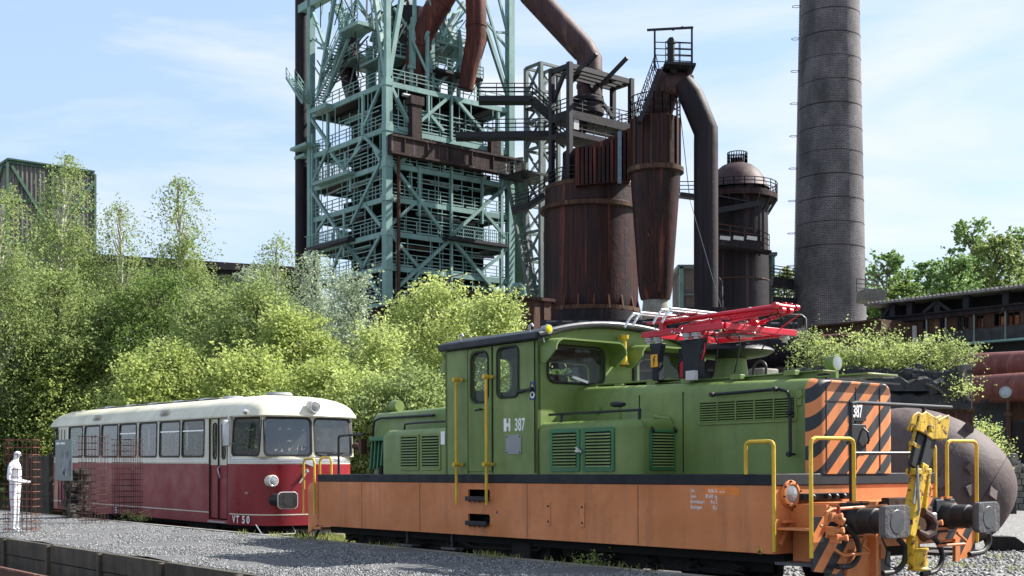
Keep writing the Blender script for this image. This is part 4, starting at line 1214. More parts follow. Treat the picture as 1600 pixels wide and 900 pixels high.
for a in (2.13, 2.28, 2.64, 2.78):
    pts = [(a, 0.50, zb + 0.08), (a, 0.58, zb + 0.19), (a, 0.66, zb + 0.255), (a, 0.78, zb + 0.27), (a, 2.1, zb + 0.27), (a, 2.22, zb + 0.255), (a, 2.30, zb + 0.19), (a, 2.38, zb + 0.08)]
    S().tube(hose(pts), 0.016, 8).build('collector_horn', M['alu'], pg)
for b in (1.1, 1.8):
    S().beam((2.1, b, zb + 0.24), (2.82, b, zb + 0.24), 0.02).build('collector_tie', M['redpanto'], pg)
for a, b in ((2.66, 0.82), (2.53, 0.84), (2.0, 0.80), (1.86, 0.82), (1.45, 2.0), (2.6, 2.0)):
    S().lathe([(0.035, -0.12), (0.035, -0.09), (0.06, -0.087), (0.065, -0.07), (0.045, -0.06), (0.06, -0.055), (0.06, -0.045), (0.035, -0.04)], (a, b, zb), (0, 0, 1), 16).build('insulator', M['insul'], pg)
# tall dark brackets
bk = thing_part('pantograph_stand', loco)
for a, hw in ((2.54, 0.055), (1.93, 0.14)):
    S().prism([(a - hw, 2.70), (a + hw, 2.70), (a + hw, 2.98), (a + hw + .05, 3.17), (a - hw - .05, 3.17), (a - hw, 2.98)], gB, 0.80, 0.90).build('stand_leg', M['navy'], bk, bevel=0.01)
S().plate([(2.0, 2.72), (2.75, 2.72), (2.75, 3.16), (2.0, 3.16)], [rrect(2.10, 2.66, 2.74, 3.08, 0.17, 6)], gB, 1.45, 1.47).build('stand_plate', M['navy'], bk)
S().plate(rrect(2.485, 2.60, 2.87, 3.03, 0.005), [], gB, 0.782, 0.788).build('danger_sign', paint('sign_orange', (0.80, 0.38, 0.02), 0.4, fade=(0.85, 0.42, 0.03)), loco)
S().prism([(2.535, 3.01), (2.56, 2.95), (2.542, 2.955), (2.555, 2.885), (2.525, 2.965), (2.543, 2.96), (2.52, 3.01)], gB, 0.776, 0.782).build('lightning_mark', M['rubber'], loco)
fe = thing_part('fire_extinguisher', loco)
S().lathe([(0.0, 0), (0.05, 0.005), (0.055, 0.03), (0.055, 0.18), (0.04, 0.21), (0.015, 0.22), (0.015, 0.25)], (2.42, 1.2, 2.74), (0, 0, 1), 16).build('extinguisher_bottle', M['redpanto'], fe)
S().box(2.38, 2.46, 1.18, 1.23, 2.98, 3.0).tube([(2.42, 1.18, 2.98), (2.48, 1.16, 2.93), (2.48, 1.17, 2.8)], 0.01, 6).build('extinguisher_valve', M['black'], fe)
S().tube([(1.9, 1.5, 2.7), (1.9, 1.5, 2.88), (1.9, 1.5, 3.0)], [0.24, 0.2, 0.19], 24).build('roof_ventilator', M['green'], loco)
S().lathe([(0.22, -0.04), (0.46, 0.0), (0.54, 0.05), (0.52, 0.08), (0.40, 0.13), (0.0, 0.16)], (1.9, 1.5, 3.0), (0, 0, 1), 32).build('ventilator_cap', M['roofnavy'], loco)
S().box(1.22, 1.46, 1.3, 1.6, 2.70, 2.80).build('roof_box', M['concwall'], loco, bevel=0.02)
S().tube(hose([(1.1, 1.2, 2.68), (1.1, 1.2, 2.82), (1.2, 1.2, 2.87), (1.28, 1.2, 2.8), (1.28, 1.2, 2.68)]), 0.018, 8).build('cable_loop', M['rubber'], loco)
S().tube(hose([(1.80, 0.88, 3.2), (1.74, 0.84, 3.02), (1.82, 0.84, 2.87), (1.86, 0.88, 2.76)]), 0.010, 6).build('red_cable', M['redpanto'], loco)
S().box(1.80, 1.95, 0.72, 0.79, 2.66, 2.78).build('terminal_block', M['insul'], loco, bevel=0.008)
for a, z in ((0.9, 3.24), (1.25, 3.22)):
    S().tube(hose([(a + .5, 1.0, z), (a + 0.4, 0.98, z - 0.12), (a + 0.45, 1.0, z - 0.3), (a + 0.55, 1.05, z - 0.5)]), 0.010, 6).build('roof_cable', M['rubber'], loco)
# ---------------------------------------------------------------- railbus
RC, RT = (-5.655, 27.43), -0.18
bus = thing('railbus', 'cream and crimson railbus numbered VT 50 with rounded front behind the gravel strip', 'railbus',
            (RC[0], RC[1], 0), (0, R(RT), SITE))
BL, BWD = 14.0, 2.87
MB_ = BWD / 2
# plan of one end (near side, from the side wall round to the middle)
end = [(1.30, 0.0), (0.23, 0.21), (0.17, 0.27), (-0.03, 1.41), (-0.03, 1.46), (0.17, BWD - .27), (0.23, BWD - .21), (1.30, BWD)]
def seg_g(p0, p1, t):
    """plate coordinates along a straight piece of the plan"""
    p0, p1 = Vector((p0[0], p0[1], 0)), Vector((p1[0], p1[1], 0))
    d = (p1 - p0).normalized()
    n = Vector((-d.y, d.x, 0))
    c = Vector((BL / 2, MB_, 0))
    if (c - p0).dot(n) < 0:
        n = -n
    L_ = (p1 - p0).length
    def g(p, q, dd):
        v = p0 + d * p + n * dd
        lean = 0.07 * max(0, (q - 1.66))
        if abs(d.x) > 0.99:
            lean = 0.02 * max(0, (q - 1.66))
        v = v + n * lean
        return (v.x, v.y, q)
    return g, L_
Z0, Z1, ZB = 0.24, 2.74, 1.63
def wall(p0, p1, holes, z0, z1, mat, nm, t=0.04):
    g, L_ = seg_g(p0, p1, t)
    S().plate([(0, z0), (L_, z0), (L_, z1), (0, z1)], holes, g, 0.0, t).build(nm, mat, bus)
    return g, L_
def window(g, x0, x1, z0, z1, r, pane, nm='window', fr='rubber', bar=None, t=0.012):
    w_ = thing_part(nm, bus)
    lp = rrect(x0, x1, z0, z1, r, 5)
    S().plate(rrect(x0 - 0.03, x1 + 0.03, z0 - 0.03, z1 + 0.03, r + 0.02, 5), [rrect(x0 + 0.015, x1 - 0.015, z0 + 0.015, z1 - 0.015, r, 5)], g, -0.014, 0.012).build('window_frame', M[fr], w_)
    S().plate(rrect(x0 + 0.01, x1 - 0.01, z0 + 0.01, z1 - 0.01, r, 5), [], g, 0.012, 0.016).build('pane', pane, w_)
    if bar:
        S().plate([(x0 + 0.01, bar - 0.015), (x1 - 0.01, bar - 0.015), (x1 - 0.01, bar + 0.015), (x0 + 0.01, bar + 0.015)], [], g, -0.006, 0.01).build('window_bar', M['chrome'], w_)
wins = [(2.66, 3.88), (4.03, 5.23), (5.43, 6.54), (6.75, 7.90), (8.03, 9.20), (9.34, 10.50), (10.68, 11.78)]
SA, SB = 1.30, BL - 1.30
# side walls: near (p runs from SA), with doors left as openings
gN, LN = seg_g((SA, 0), (SB, 0), 0.04)
gF, LF = seg_g((SA, BWD), (SB, BWD), 0.04)
holes_n = [rrect(a0 - SA, a1 - SA, 1.81, 2.665, 0.07, 5) for a0, a1 in wins]
door_n = [[(1.42 - SA, 0.34), (2.36 - SA, 0.34), (2.36 - SA, 2.68), (1.42 - SA, 2.68)]]
up = lambda hs: hs
# split at the belt: crimson below, cream above
def side(g, nm):
    d0, d1 = 1.42 - SA, 2.36 - SA
    low = [(0, Z0), (LN, Z0), (LN, ZB), (0, ZB)]
    S().plate([(0, Z0), (d0, Z0), (d0, ZB), (0, ZB)], [], g, 0, 0.04).plate([(d1, Z0), (LN, Z0), (LN, ZB), (d1, ZB)], [], g, 0, 0.04).plate([(d0, Z0), (d1, Z0), (d1, 0.33), (d0, 0.33)], [], g, 0, 0.04).build('lower_side', M['crimsonside'], bus)
    S().plate([(d1, ZB), (LN, ZB), (LN, Z1), (d1, Z1)], holes_n, g, 0, 0.04).plate([(0, ZB), (d0, ZB), (d0, Z1), (0, Z1)], [], g, 0, 0.04).plate([(d0, 2.70), (d1, 2.70), (d1, Z1), (d0, Z1)], [], g, 0, 0.04).build('upper_side', M['cream'], bus)
side(gN, 'near')
side(gF, 'far')
milky = new_mat('frosted_film')
_m, _n, _b, _o = milky
_b.inputs['Base Color'].default_value = (0.75, 0.74, 0.70, 1)
_b.inputs['Roughness'].default_value = 0.6
_t = _n.nodes.new('ShaderNodeBsdfTranslucent'); _t.inputs['Color'].default_value = (0.85, 0.84, 0.80, 1)
_x = _n.nodes.new('ShaderNodeMixShader'); _x.inputs[0].default_value = 0.75
_n.links.new(_b.outputs[0], _x.inputs[1]); _n.links.new(_t.outputs[0], _x.inputs[2]); _n.links.new(_x.outputs[0], _o.inputs['Surface'])
M['film'] = _m
for i, (a0, a1) in enumerate(wins):
    window(gN, a0 - SA, a1 - SA, 1.81, 2.665, 0.07, M['paneshiny'] if 1 <= i <= 5 else M['pane'], 'side_window', bar=2.42 if i in (0, 1, 3) else None)
    window(gF, a0 - SA, a1 - SA, 1.81, 2.665, 0.07, M['pane'], 'side_window')
# folding doors
def door(a0, a1, nm='folding_door', lowmat='crimsonside'):
    d = thing_part(nm, bus)
    am = (a0 + a1) / 2
    for x0, x1 in ((a0 + 0.015, am - 0.008), (am + 0.008, a1 - 0.015)):
        cx = (x0 + x1) / 2
        hl_ = rrect(cx - 0.085, cx + 0.085, 1.74, 2.58, 0.08, 5)
        S().plate([(x0 - SA, 1.60), (x1 - SA, 1.60), (x1 - SA, 2.68), (x0 - SA, 2.68)], [[(p - SA, q) for p, q in hl_]], gN, 0.03, 0.055).build('door_leaf', M['cream'], d)
        S().plate([(x0 - SA, 0.36), (x1 - SA, 0.36), (x1 - SA, 1.60), (x0 - SA, 1.60)], [], gN, 0.03, 0.055).build('door_leaf', M[lowmat], d)
        S().tube([(p, 0.028, q) for p, q in hl_], 0.016, 6, closed=True).build('door_gasket', M['rubber'], d)
        S().plate([(p - SA, q) for p, q in hl_], [], gN, 0.04, 0.045).build('door_pane', M['pane'], d)
    for x in (a0 + 0.0, am, a1 - 0.0):
        S().box(x - 0.011, x + 0.011, -0.006, 0.03, 0.34, 2.69).build('door_seam', M['rubber'], d)
    S().tube([(am - 0.09, 0.0, 1.30), (am - 0.09, -0.03, 1.42), (am - 0.05, -0.03, 1.52), (am - 0.1, 0.0, 1.58)], 0.012, 6).build('door_handle', M['alu'], d)
    S().box(a0, a1, -0.04, 0.03, 0.26, 0.30).build('door_step', M['alu'], d)
door(1.42, 2.36)
# far end doors: overlaid on the side wall
d2 = thing_part('rear_folding_door', bus)
for x in (12.12, 12.38, 12.64):
    S().box(x - 0.012, x + 0.012, -0.012, 0.0, 0.34, 2.62).build('door_seam', M['rubber'], d2)
# ends: lower rounded body and upper faceted window band
def rounded_end(f):
    pts = []
    for k in range(0, 9):
        t = k / 8
        # corner curve from (SA,0) to (0.02,0.95)
        p = Vector((SA, 0)) * (1 - t) ** 3 + Vector((0.62, 0)) * 3 * t * (1 - t) ** 2 + Vector((0.06, 0.22)) * 3 * t * t * (1 - t) + Vector((0.02, 0.9)) * t ** 3
        pts.append((p.x, p.y))
    pts.append((-0.03, MB_))
    pts += [(a, BWD - b) for a, b in pts[-2::-1]]
    return [(f(a), b) for a, b in pts]
def band(pts, z0, z1, mat, nm, t=0.04, off0=0.0, off1=0.0, close=False):
    mb = S()
    c = Vector((sum(p[0] for p in pts) / len(pts), MB_))
    V, F = [], []
    n = len(pts)
    def nrm(i):
        a, b = Vector(pts[max(i - 1, 0)]), Vector(pts[min(i + 1, n - 1)])
        d = (b - a).normalized()
        q = Vector((-d.y, d.x))
        return q if q.dot(Vector((6.7, MB_)) - Vector(pts[i])) > 0 else -q
    for zz, of in ((z0, off0), (z1, off1)):
        for ins in (0, t):
            for i, p in enumerate(pts):
                q = Vector(p) + nrm(i) * (ins + of)
                V.append((q.x, q.y, zz))
    for i in range(n - 1):
        F += [(i, i + 1, 2 * n + i + 1, 2 * n + i), (n + i, n + i + 1, 3 * n + i + 1, 3 * n + i), (i, i + 1, n + i + 1, n + i), (2 * n + i, 2 * n + i + 1, 3 * n + i + 1, 3 * n + i)]
    F += [(0, n, 3 * n, 2 * n), (n - 1, 2 * n - 1, 4 * n - 1, 3 * n - 1)]
    return mb.add(V, F).build(nm, mat, bus)
for f in (lambda a: a, lambda a: BL - a):
    rp = rounded_end(f)
    band(rp, Z0, ZB, M['crimson'], 'end_skirt')
    band(rp, ZB, 1.80, M['cream'], 'end_belt', off0=0.0, off1=0.03)
    band(rp, 0.475, 0.50, M['cream'], 'end_stripe', t=0.02, off0=-0.004, off1=-0.004)
    for zz in (1.665, 1.70, 1.735):
        band(rp, zz, zz + 0.012, M['chrome'], 'trim_strip', t=0.02, off0=-0.01, off1=-0.006)
    E_ = [(f(a), b) for a, b in end]
    for i in range(len(E_) - 1):
        g, L_ = seg_g(E_[i], E_[i + 1], 0.04)
        hole = None
        if i in (0, 6):
            hole = (0.08, L_ - 0.04) if i == 0 else (0.04, L_ - 0.08)
        if i in (2, 4):
            hole = (0.035, L_ - 0.035)
        hs = [rrect(hole[0], hole[1], 1.83, 2.66, 0.10, 5)] if hole else []
        S().plate([(-0.012, 1.795), (L_ + 0.012, 1.795), (L_ + 0.012, 2.74), (-0.012, 2.74)], hs, g, 0.0, 0.04).build('end_pillar' if not hole else 'end_window_wall', M['cream'], bus)
        if hole:
            window(g, hole[0], hole[1], 1.83, 2.66, 0.10, M['panedark'] if i in (2, 4) else M['pane'], 'windscreen')
# side trims and stripe
for g in (gN, gF):
    for zz in (1.665, 1.70, 1.735):
        S().plate([(2.4 - SA, zz), (LN, zz), (LN, zz + 0.012), (2.4 - SA, zz + 0.012)], [], g, -0.008, 0.0).build('trim_strip', M['chrome'], bus)
    S().plate([(2.38 - SA, 0.475), (LN, 0.475), (LN, 0.50), (2.38 - SA, 0.50)], [], g, -0.004, 0.0).build('side_stripe', M['cream'], bus)
# roof: rings closing on the spine
def outline(n_end=16):
    near = []
    E1 = [(SA, 0.0), (0.55, 0.06), (0.26, 0.17), (0.15, 0.28), (0.05, 0.75), (-0.01, 1.15), (-0.03, MB_)]
    path = []
    for a, b in E1:
        path.append((a, b))
    full = [(a, b) for a, b in E1] + [(a, BWD - b) for a, b in E1[-2::-1]]
    full2 = [(BL - a, b) for a, b in full[::-1]]
    mids = [3.0, 5.0, 7.0, 9.0, 11.0, 12.4]
    return full + [(a, BWD) for a in mids] + full2 + [(a, 0.0) for a in mids[::-1]]
ol = outline()
rprof = [(-0.012, 2.70), (-0.02, 2.73), (-0.012, 2.75), (0.012, 2.83), (0.055, 2.93), (0.12, 3.02), (0.22, 3.10), (0.36, 3.17), (0.55, 3.22), (0.8, 3.25), (1.0, 3.255)]
mb = S()
V, F = [], []
for k, z in rprof:
    for a, b in ol:
        sp = min(max(a, 1.9), BL - 1.9)
        V.append((a + (sp - a) * k, b + (MB_ - b) * k, z))
N_ = len(ol)
for i in range(len(rprof) - 1):
    for j in range(N_):
        F.append((i * N_ + j, i * N_ + (j + 1) % N_, (i + 1) * N_ + (j + 1) % N_, (i + 1) * N_ + j))
mb.add(V, F)
mb.build('roof', M['cream'], bus, smooth=0.9, recalc=True)
S().tube([(a, b, 2.735) for a, b in ol], 0.014, 6, closed=True).build('rain_strip', M['cream'], bus)
for a in (4.99, 9.6):
    for i in range(5):
        z = 2.85 + i * 0.03
        k = (z - 2.83) / 0.10 * 0.043 + 0.012
        S().box(a - 0.25, a + 0.25, k * MB_ - 0.05, k * MB_ - 0.015, z, z + 0.012).build('roof_vent_slat', M['grey'], bus)
for a in (3.0, 4.4, 6.0, 7.6, 9.2, 10.8):
    S().lathe([(0.24, 0), (0.26, 0.03), (0.22, 0.07), (0.0, 0.09)], (a, 0.95, 3.2), (0, 0, 1), 20).build('roof_ventilator', M['alu'], bus)
S().box(3.4, 11.5, 0.75, 1.5, 3.235, 3.256).build('roof_walkway', M['grey'], bus)
S().lathe([(0.3, 0), (0.32, 0.03), (0.28, 0.08), (0.0, 0.1)], (1.6, MB_, 3.24), (0, 0, 1), 20).build('roof_ventilator', M['grey'], bus)
# lamps
def bus_lamp(a, b, z, r, nm, tilt=0.0):
    g = thing_part(nm, bus)
    S().lathe([(r * 1.1, 0.16), (r * 1.18, 0.02), (r * 1.15, -0.02), (r, -0.035)], (a, b, z), (1, 0, tilt), 24).build('lamp_ring', M['cream'], g)
    S().lathe([(r, -0.034), (r * 0.92, -0.045), (r * 0.85, -0.04)], (a, b, z), (1, 0, tilt), 24).build('lamp_bezel', M['chrome'], g)
    S().lathe([(r * 0.86, -0.038), (r * 0.5, -0.05), (0, -0.055)], (a, b, z), (1, 0, tilt), 24).build('lamp_lens', M['lampglass'] if r < 0.15 else M['panedark'], g)
bus_lamp(0.02, 0.42, 1.25, 0.115, 'headlight')
bus_lamp(0.02, BWD - .42, 1.25, 0.115, 'headlight')
bus_lamp(-0.06, MB_, 2.93, 0.13, 'roof_headlight', 0.12)
S().lathe([(0.0, 0), (0.06, 0.01), (0.05, 0.08), (0.02, 0.1)], (0.55, 0.05, 2.80), (0, -1, 0.2), 12).build('side_horn', M['chrome'], bus)
# buffers
def bus_buffer(b):
    g = thing_part('buffer', bus)
    z = 0.83
    S().lathe([(0.14, 0.1), (0.13, -0.3), (0.11, -0.31), (0.11, -0.5)], (0, b, z), (1, 0, 0), 20).build('buffer_barrel', M['rubber'], g)
    face = []
    for k in range(24):
        t = 2 * math.pi * k / 24
        x, y = math.cos(t), math.sin(t)
        s_ = 1 / max(abs(x) / 0.25, abs(y) / 0.19, ((abs(x) / 0.30) ** 2 + (abs(y) / 0.235) ** 2) ** 0.5)
        face.append((b + x * s_, z + y * s_))
    S().prism(face, gA, -0.53, -0.50).build('buffer_rim', M['insul'], g, bevel=0.006)
    S().prism([(b + (p - b) * 0.93, z + (q - z) * 0.93) for p, q in face], gA, -0.537, -0.531).build('buffer_head', M['under'], g)
    S().lathe([(0.12, 0), (0.12, 0.003)], (-0.537, b, z), (-1, 0, 0), 20).build('grease_patch', M['rubber'], g)
bus_buffer(0.50)
bus_buffer(BWD - .5)
S().tube([(0.25, 0.12, 0.28), (0.0, 0.12, 0.1), (-0.02, 0.15, 0.06), (-0.02, 0.95, 0.06), (0.0, 0.98, 0.1), (0.2, 0.98, 0.28)], 0.014, 6).build('coupling_loop', M['alu'], bus)
S().lathe([(0.035, 0), (0.05, 0.03), (0.03, 0.09)], (0.0, 1.25, 1.47), (-1, 0, 0), 12).beam((-0.03, 1.25, 1.45), (-0.05, 1.05, 1.2), 0.03).build('front_socket', M['alu'], bus)
S().prism([(MB_, 1.56), (1.51, 1.66), (MB_, 1.76), (1.16, 1.66)], gA, -0.03, -0.012).build('diamond_badge', M['chrome'], bus)
# mirror, wiper, lettering
mr = thing_part('door_mirror', bus)
S().box(0.93, 0.99, -0.34, -0.16, 2.02, 2.62).build('mirror_shell', M['alu'], mr, bevel=0.03)
S().tube([(1.1, 0.0, 2.68), (0.98, -0.15, 2.72), (0.96, -0.25, 2.6)], 0.014, 6).tube([(1.1, 0.02, 2.1), (0.98, -0.2, 2.08)], 0.012, 6).build('mirror_arm', M['chrome'], mr)
S().beam((0.03, 1.85, 1.84), (-0.03, 2.2, 1.87), 0.02).beam((-0.03, 1.5, 1.90), (-0.03, 2.3, 1.88), 0.015).build('wiper', M['black'], bus)
# VT 50 sits on the rounded corner: one letter group per stretch of the curve
gc = rounded_end(lambda a: a)
def on_curve(at):
    """point of the curved skirt at distance at along the plan from its start"""
    acc = 0
    for (a0, b0), (a1, b1) in zip(gc, gc[1:]):
        l_ = math.hypot(a1 - a0, b1 - b0)
        if acc + l_ >= at:
            t = (at - acc) / l_
            return a0 + (a1 - a0) * t, b0 + (b1 - b0) * t, Vector((a1 - a0, b1 - b0, 0)).normalized()
        acc += l_
for ch, at in (('V', 0.16), ('T', 0.31), ('5', 0.53), ('0', 0.68)):
    a, b, d = on_curve(at)
    d3 = Vector((d.x, -d.y, 0))
    nn = d3.cross(Vector((0, 0, 1)))
    m = Matrix(((d3.x, 0, nn.x, a + nn.x * 0.012), (d3.y, 0, nn.y, -b + nn.y * 0.012), (0, 1, 0, 0.29), (0, 0, 0, 1)))
    text(ch, 0.235, M['white'], bus, m, 'number_lettering', 0.85, bold=0.006)
S().box(8.05, 8.2, -0.006, 0.0, 0.28, 0.43).build('data_plate', M['white'], bus)
S().box(8.07, 8.18, -0.009, -0.006, 0.30, 0.34).box(8.09, 8.16, -0.009, -0.006, 0.37, 0.41).build('data_symbol', M['rubber'], bus)
# bullet chips in the windscreen: tiny star cracks
gW, LW = seg_g(end[2], end[3], 0.04)
ckm = S()
rnd = random.Random(11)
for cx, cz, n in ((0.40, 2.42, 5), (0.60, 2.42, 10), (0.62, 2.15, 7), (0.28, 1.95, 8), (0.42, 1.92, 14), (0.60, 1.95, 8), (0.80, 1.98, 6), (0.9, 1.96, 5), (0.95, 2.4, 4)):
    for k in range(n):
        t = rnd.random() * 6.28
        l_ = rnd.uniform(0.015, 0.09)
        p0 = gW(cx, cz, 0.008); p1 = gW(cx + l_ * math.cos(t), cz + l_ * math.sin(t), 0.008)
        ckm.beam(p0, p1, 0.004)
    q = gW(cx, cz, 0.007)
    ckm.lathe([(0.012, 0), (0.012, 0.002)], q, (-1, 0, 0), 8)
ckm.build('glass_crack', M['insul'], bus)
# inside: floor, ceiling, seats, partition, poles
S().box(0.6, BL - 0.6, 0.08, BWD - 0.08, 0.95, 1.0).build('floor', M['interior'], bus)
S().box(0.6, BL - 0.6, 0.1, BWD - 0.1, 2.72, 2.75).build('ceiling', M['cream'], bus)
S().box(2.42, 2.46, 1.5, BWD - 0.08, 1.0, 2.72).build('partition', M['interior'], bus)
S().box(0.35, 0.8, 0.5, 2.2, 1.0, 1.78).build('driver_desk', M['grey'], bus, bevel=0.03)
S().box(1.0, 1.4, 1.9, 2.3, 1.3, 1.4).box(1.38, 1.46, 1.85, 2.35, 1.4, 2.05).build('driver_seat', M['seat'], bus, bevel=0.03)
for i in range(9):
    a = 3.0 + i * 1.0
    for b0, b1 in ((0.15, 1.05), (1.6, 2.5)):
        sb_ = S()
        sb_.box(a, a + 0.42, b0, b1, 1.35, 1.47).box(a + 0.4, a + 0.48, b0, b1, 1.47, 1.98)
        sb_.build('bench_seat', M['seat'], bus, bevel=0.03)
for a in (3.5, 6.0, 8.5):
    S().tube([(a, 1.1, 1.0), (a, 1.1, 2.7)], 0.018, 8).build('grab_pole', M['chrome'], bus)
cu_ = S()
for k in range(9):
    b = 0.9 + k * 0.06
    cu_.tube([(1.62 + 0.02 * (k % 2), b, 1.1), (1.62 + 0.02 * (k % 2), b, 2.65)], 0.03, 6)
cu_.build('curtain', M['seat'], bus)
# running gear
S().box(0.7, BL - 0.7, 0.35, BWD - 0.35, 0.12, 0.9).build('underframe', M['dark'], bus)
for a in (3.4, 10.0):
    for b in (0.6, 2.07):
        sgn = -1 if b < 1.3 else 1
        S().lathe([(0.45, 0), (0.45, 0.11), (0.39, 0.115), (0.38, 0.06), (0.14, 0.05), (0.13, 0.12), (0, 0.13)], (a, b, 0.30), (0, sgn, 0), 28).build('wheel', M['under'], bus)
    S().box(a - 0.8, a + 0.8, 0.3, 0.36, 0.05, 0.25).build('axle_guard', M['under'], bus, bevel=0.02)
S().lathe([(0.45, 0), (0.45, 0.11), (0.39, 0.115), (0.14, 0.05), (0, 0.13)], (0.9, 0.6, 0.2), (0, -1, 0), 28).build('wheel', M['under'], bus)
# ---------------------------------------------------------------- furnace tower
TD = 115.0
TC = ((605 - 800) / FOC * TD, TD)
TX, TY = 14.0, 14.6           # extent along a (left face) and along b (right face)
tower = thing('blast_furnace_tower', 'tall teal steel framework of the blast furnace with many railed decks', 'furnace tower',
              (TC[0], TC[1], 0), (0, 0, SITE))
def TB(px, py): return on_a(px, py, 0.0, TC)      # right face: (b, z)
def TA(px, py): return on_b(px, py, 0.0, TC)      # left face: (a, z)
def FR(px, py, off=0.0):
    b, z = TB(px, py)
    return (-off, b, z)
def FL(px, py, off=0.0):
    a, z = TA(px, py)
    return (a, -off, z)
LV = [EYE + (HOR - y) / FOC * TD for y in (125, 196, 252, 305, 359, 413, 470)]
def tb(nm, p, q, w, h=None, mat='tealsteel'):
    return S().beam(p, q, w, h).build(nm, M[mat], tower, smooth=0)
# columns
tb('column', (0, 0, 0), (0, 0, LV[0] - 0.2), 0.72)
tb('column', (0, 0, LV[0] - 0.2), (0, 0, 52), 0.5)
for z in LV:
    S().box(-0.42, 0.42, -0.42, 0.42, z - 0.55, z + 0.1).build('column_gusset', M['tealsteel'], tower, smooth=0)
for a, b, w_ in ((TX, 0, 0.6), (TX - 1.0, 0.15, 0.32), (0, TY, 0.7), (0, TY - 1.1, 0.32), (TX, TY, 0.6)):
    tb('column', (a, b, 0), (a, b, 52 if w_ > 0.4 else LV[1] + 1), w_)
# decks, edge beams, rails
for i, z in enumerate(LV):
    S().box(0.2, TX - 0.2, 0.2, TY - 0.2, z - 0.12, z).build('deck', M['deck'], tower, smooth=0)
    tb('edge_beam', (0, 0.3, z - 0.3), (0, TY, z - 0.3), 0.22, 0.48)
    tb('edge_beam', (0.3, 0, z - 0.3), (TX, 0, z - 0.3), 0.22, 0.48)
    tb('edge_beam', (TX, 0, z - 0.3), (TX, TY, z - 0.3), 0.22, 0.5)
    tb('edge_beam', (0, TY, z - 0.3), (TX, TY, z - 0.3), 0.22, 0.5)
    out_b = 0.0 if i else 0.9
    m1 = S(); rail_path(m1, [(-0.1, 0.5, z), (-0.1, TY - 0.4, z)], step=1.35, r=0.036)
    m1.build('railing', M['tealsteel'], tower, smooth=0)
    m1 = S(); rail_path(m1, [(0.5, -0.1, z), (TX - 0.4, -0.1, z)], step=1.35, r=0.036)
    m1.build('railing', M['tealsteel'], tower, smooth=0)
    m1 = S(); rail_path(m1, [(TX - 0.2, 0.5, z), (TX - 0.2, TY - 0.4, z)], step=1.8, r=0.034)
    m1.build('railing', M['tealsteel'], tower, smooth=0)
    for k in range(1, 6):
        b = k * TY / 6
        tb('cross_joist', (0.2, b, z - 0.3), (TX - 0.2, b, z - 0.3), 0.12, 0.35, 'deck')
        if i:
            tb('toe_plate', (-0.12, (k - 1) * TY / 5 + 0.3, z + 0.06), (-0.12, k * TY / 5 - 0.1, z + 0.06), 0.03, 0.14)
# front walkways that stick out at some levels
S().box(-1.1, 0, 6.2, 13.6, LV[4] - 0.28, LV[4] + 0.02).build('outer_walkway', M['darksteel'], tower, smooth=0)
m1 = S()
for k in range(26):
    b = 6.9 + k * 0.26
    m1.tube([(-1.05, b, LV[4] + 0.05), (-1.05, b, LV[4] + 1.1), (-1.05, b + 0.13, LV[4] + 1.17), (-1.05, b + 0.26, LV[4] + 1.1)], 0.036, 4)
m1.build('hooped_guard', M['tealsteel'], tower, smooth=0)
for lv, a0, a1, mt in ((2, 5.4, 12.0, 'tealsteel'), (4, 5.4, 13.6, 'darksteel')):
    S().box(a0, a1, -1.0, 0, LV[lv] - 0.30, LV[lv]).build('outer_walkway', M[mt], tower, smooth=0)
    m1 = S()
    for k in range(int((a1 - a0) / 0.3)):
        a = a0 + k * 0.3
        m1.tube([(a, -0.95, LV[lv]), (a, -0.95, LV[lv] + 1.15)], 0.034, 4)
    m1.beam((a0, -0.95, LV[lv] + 1.15), (a1, -0.95, LV[lv] + 1.15), 0.07)
    m1.build('hooped_guard', M['tealsteel'], tower, smooth=0)
# braces read off the two visible faces
BR = [(615, 262, 688, 360, .40), (794, 287, 707, 365, .36), (650, 315, 607, 354, .14), (755, 332, 791, 374, .26), (701, 376, 620, 449, .42),
      (707, 377, 782, 467, .42), (611, 368, 656, 422, .20), (788, 395, 749, 425, .16), (700, 152, 652, 193, .34), (708, 152, 755, 208, .34),
      (672, 181, 692, 205, .24), (607, 131, 637, 192, .42), (654, 262, 654, 338, .22), (704, 248, 704, 465, .24), (752, 278, 752, 350, .22),
      (668, 150, 668, 190, .24), (704, 152, 704, 220, .24), (672, 232, 672, 262, .15), (760, 250, 793, 285, .2), (777, 176, 777, 240, .3),
      (620, 200, 660, 215, .2), (656, 422, 640, 449, .2), (749, 425, 782, 467, .2), (615, 262, 650, 232, .2)]
for x0, y0, x1, y1, w_ in BR:
    tb('brace', FR(x0, y0, 0.12), FR(x1, y1, 0.12), w_ * .85, 0.3)
BLF = [(596, 255, 551, 350, .34), (572, 320, 597, 353, .26), (488, 297, 530, 362, .36), (530, 362, 569, 418, .4), (569, 422, 596, 461, .36),
       (512, 339, 497, 362, .2), (596, 368, 569, 418, .22), (539, 383, 521, 422, .34), (542, 381, 569, 416, .40), (566, 230, 540, 262, .26),
       (512, 239, 491, 284, .26), (519, 240, 545, 272, .26), (587, 232, 596, 252, .3), (596, 136, 571, 197, .26), (489, 187, 517, 227, .34),
       (569, 213, 556, 240, .22), (571, 213, 596, 240, .28), (569, 148, 569, 212, .26), (514, 177, 514, 236, .26), (541, 240, 541, 262, .16),
       (539, 330, 539, 400, .16), (490, 210, 490, 470, .3), (549, 270, 549, 300, .14), (532, 250, 532, 262, .14)]
for x0, y0, x1, y1, w_ in BLF:
    tb('brace', FL(x0, y0, 0.12), FL(x1, y1, 0.12), w_ * .85, 0.3)
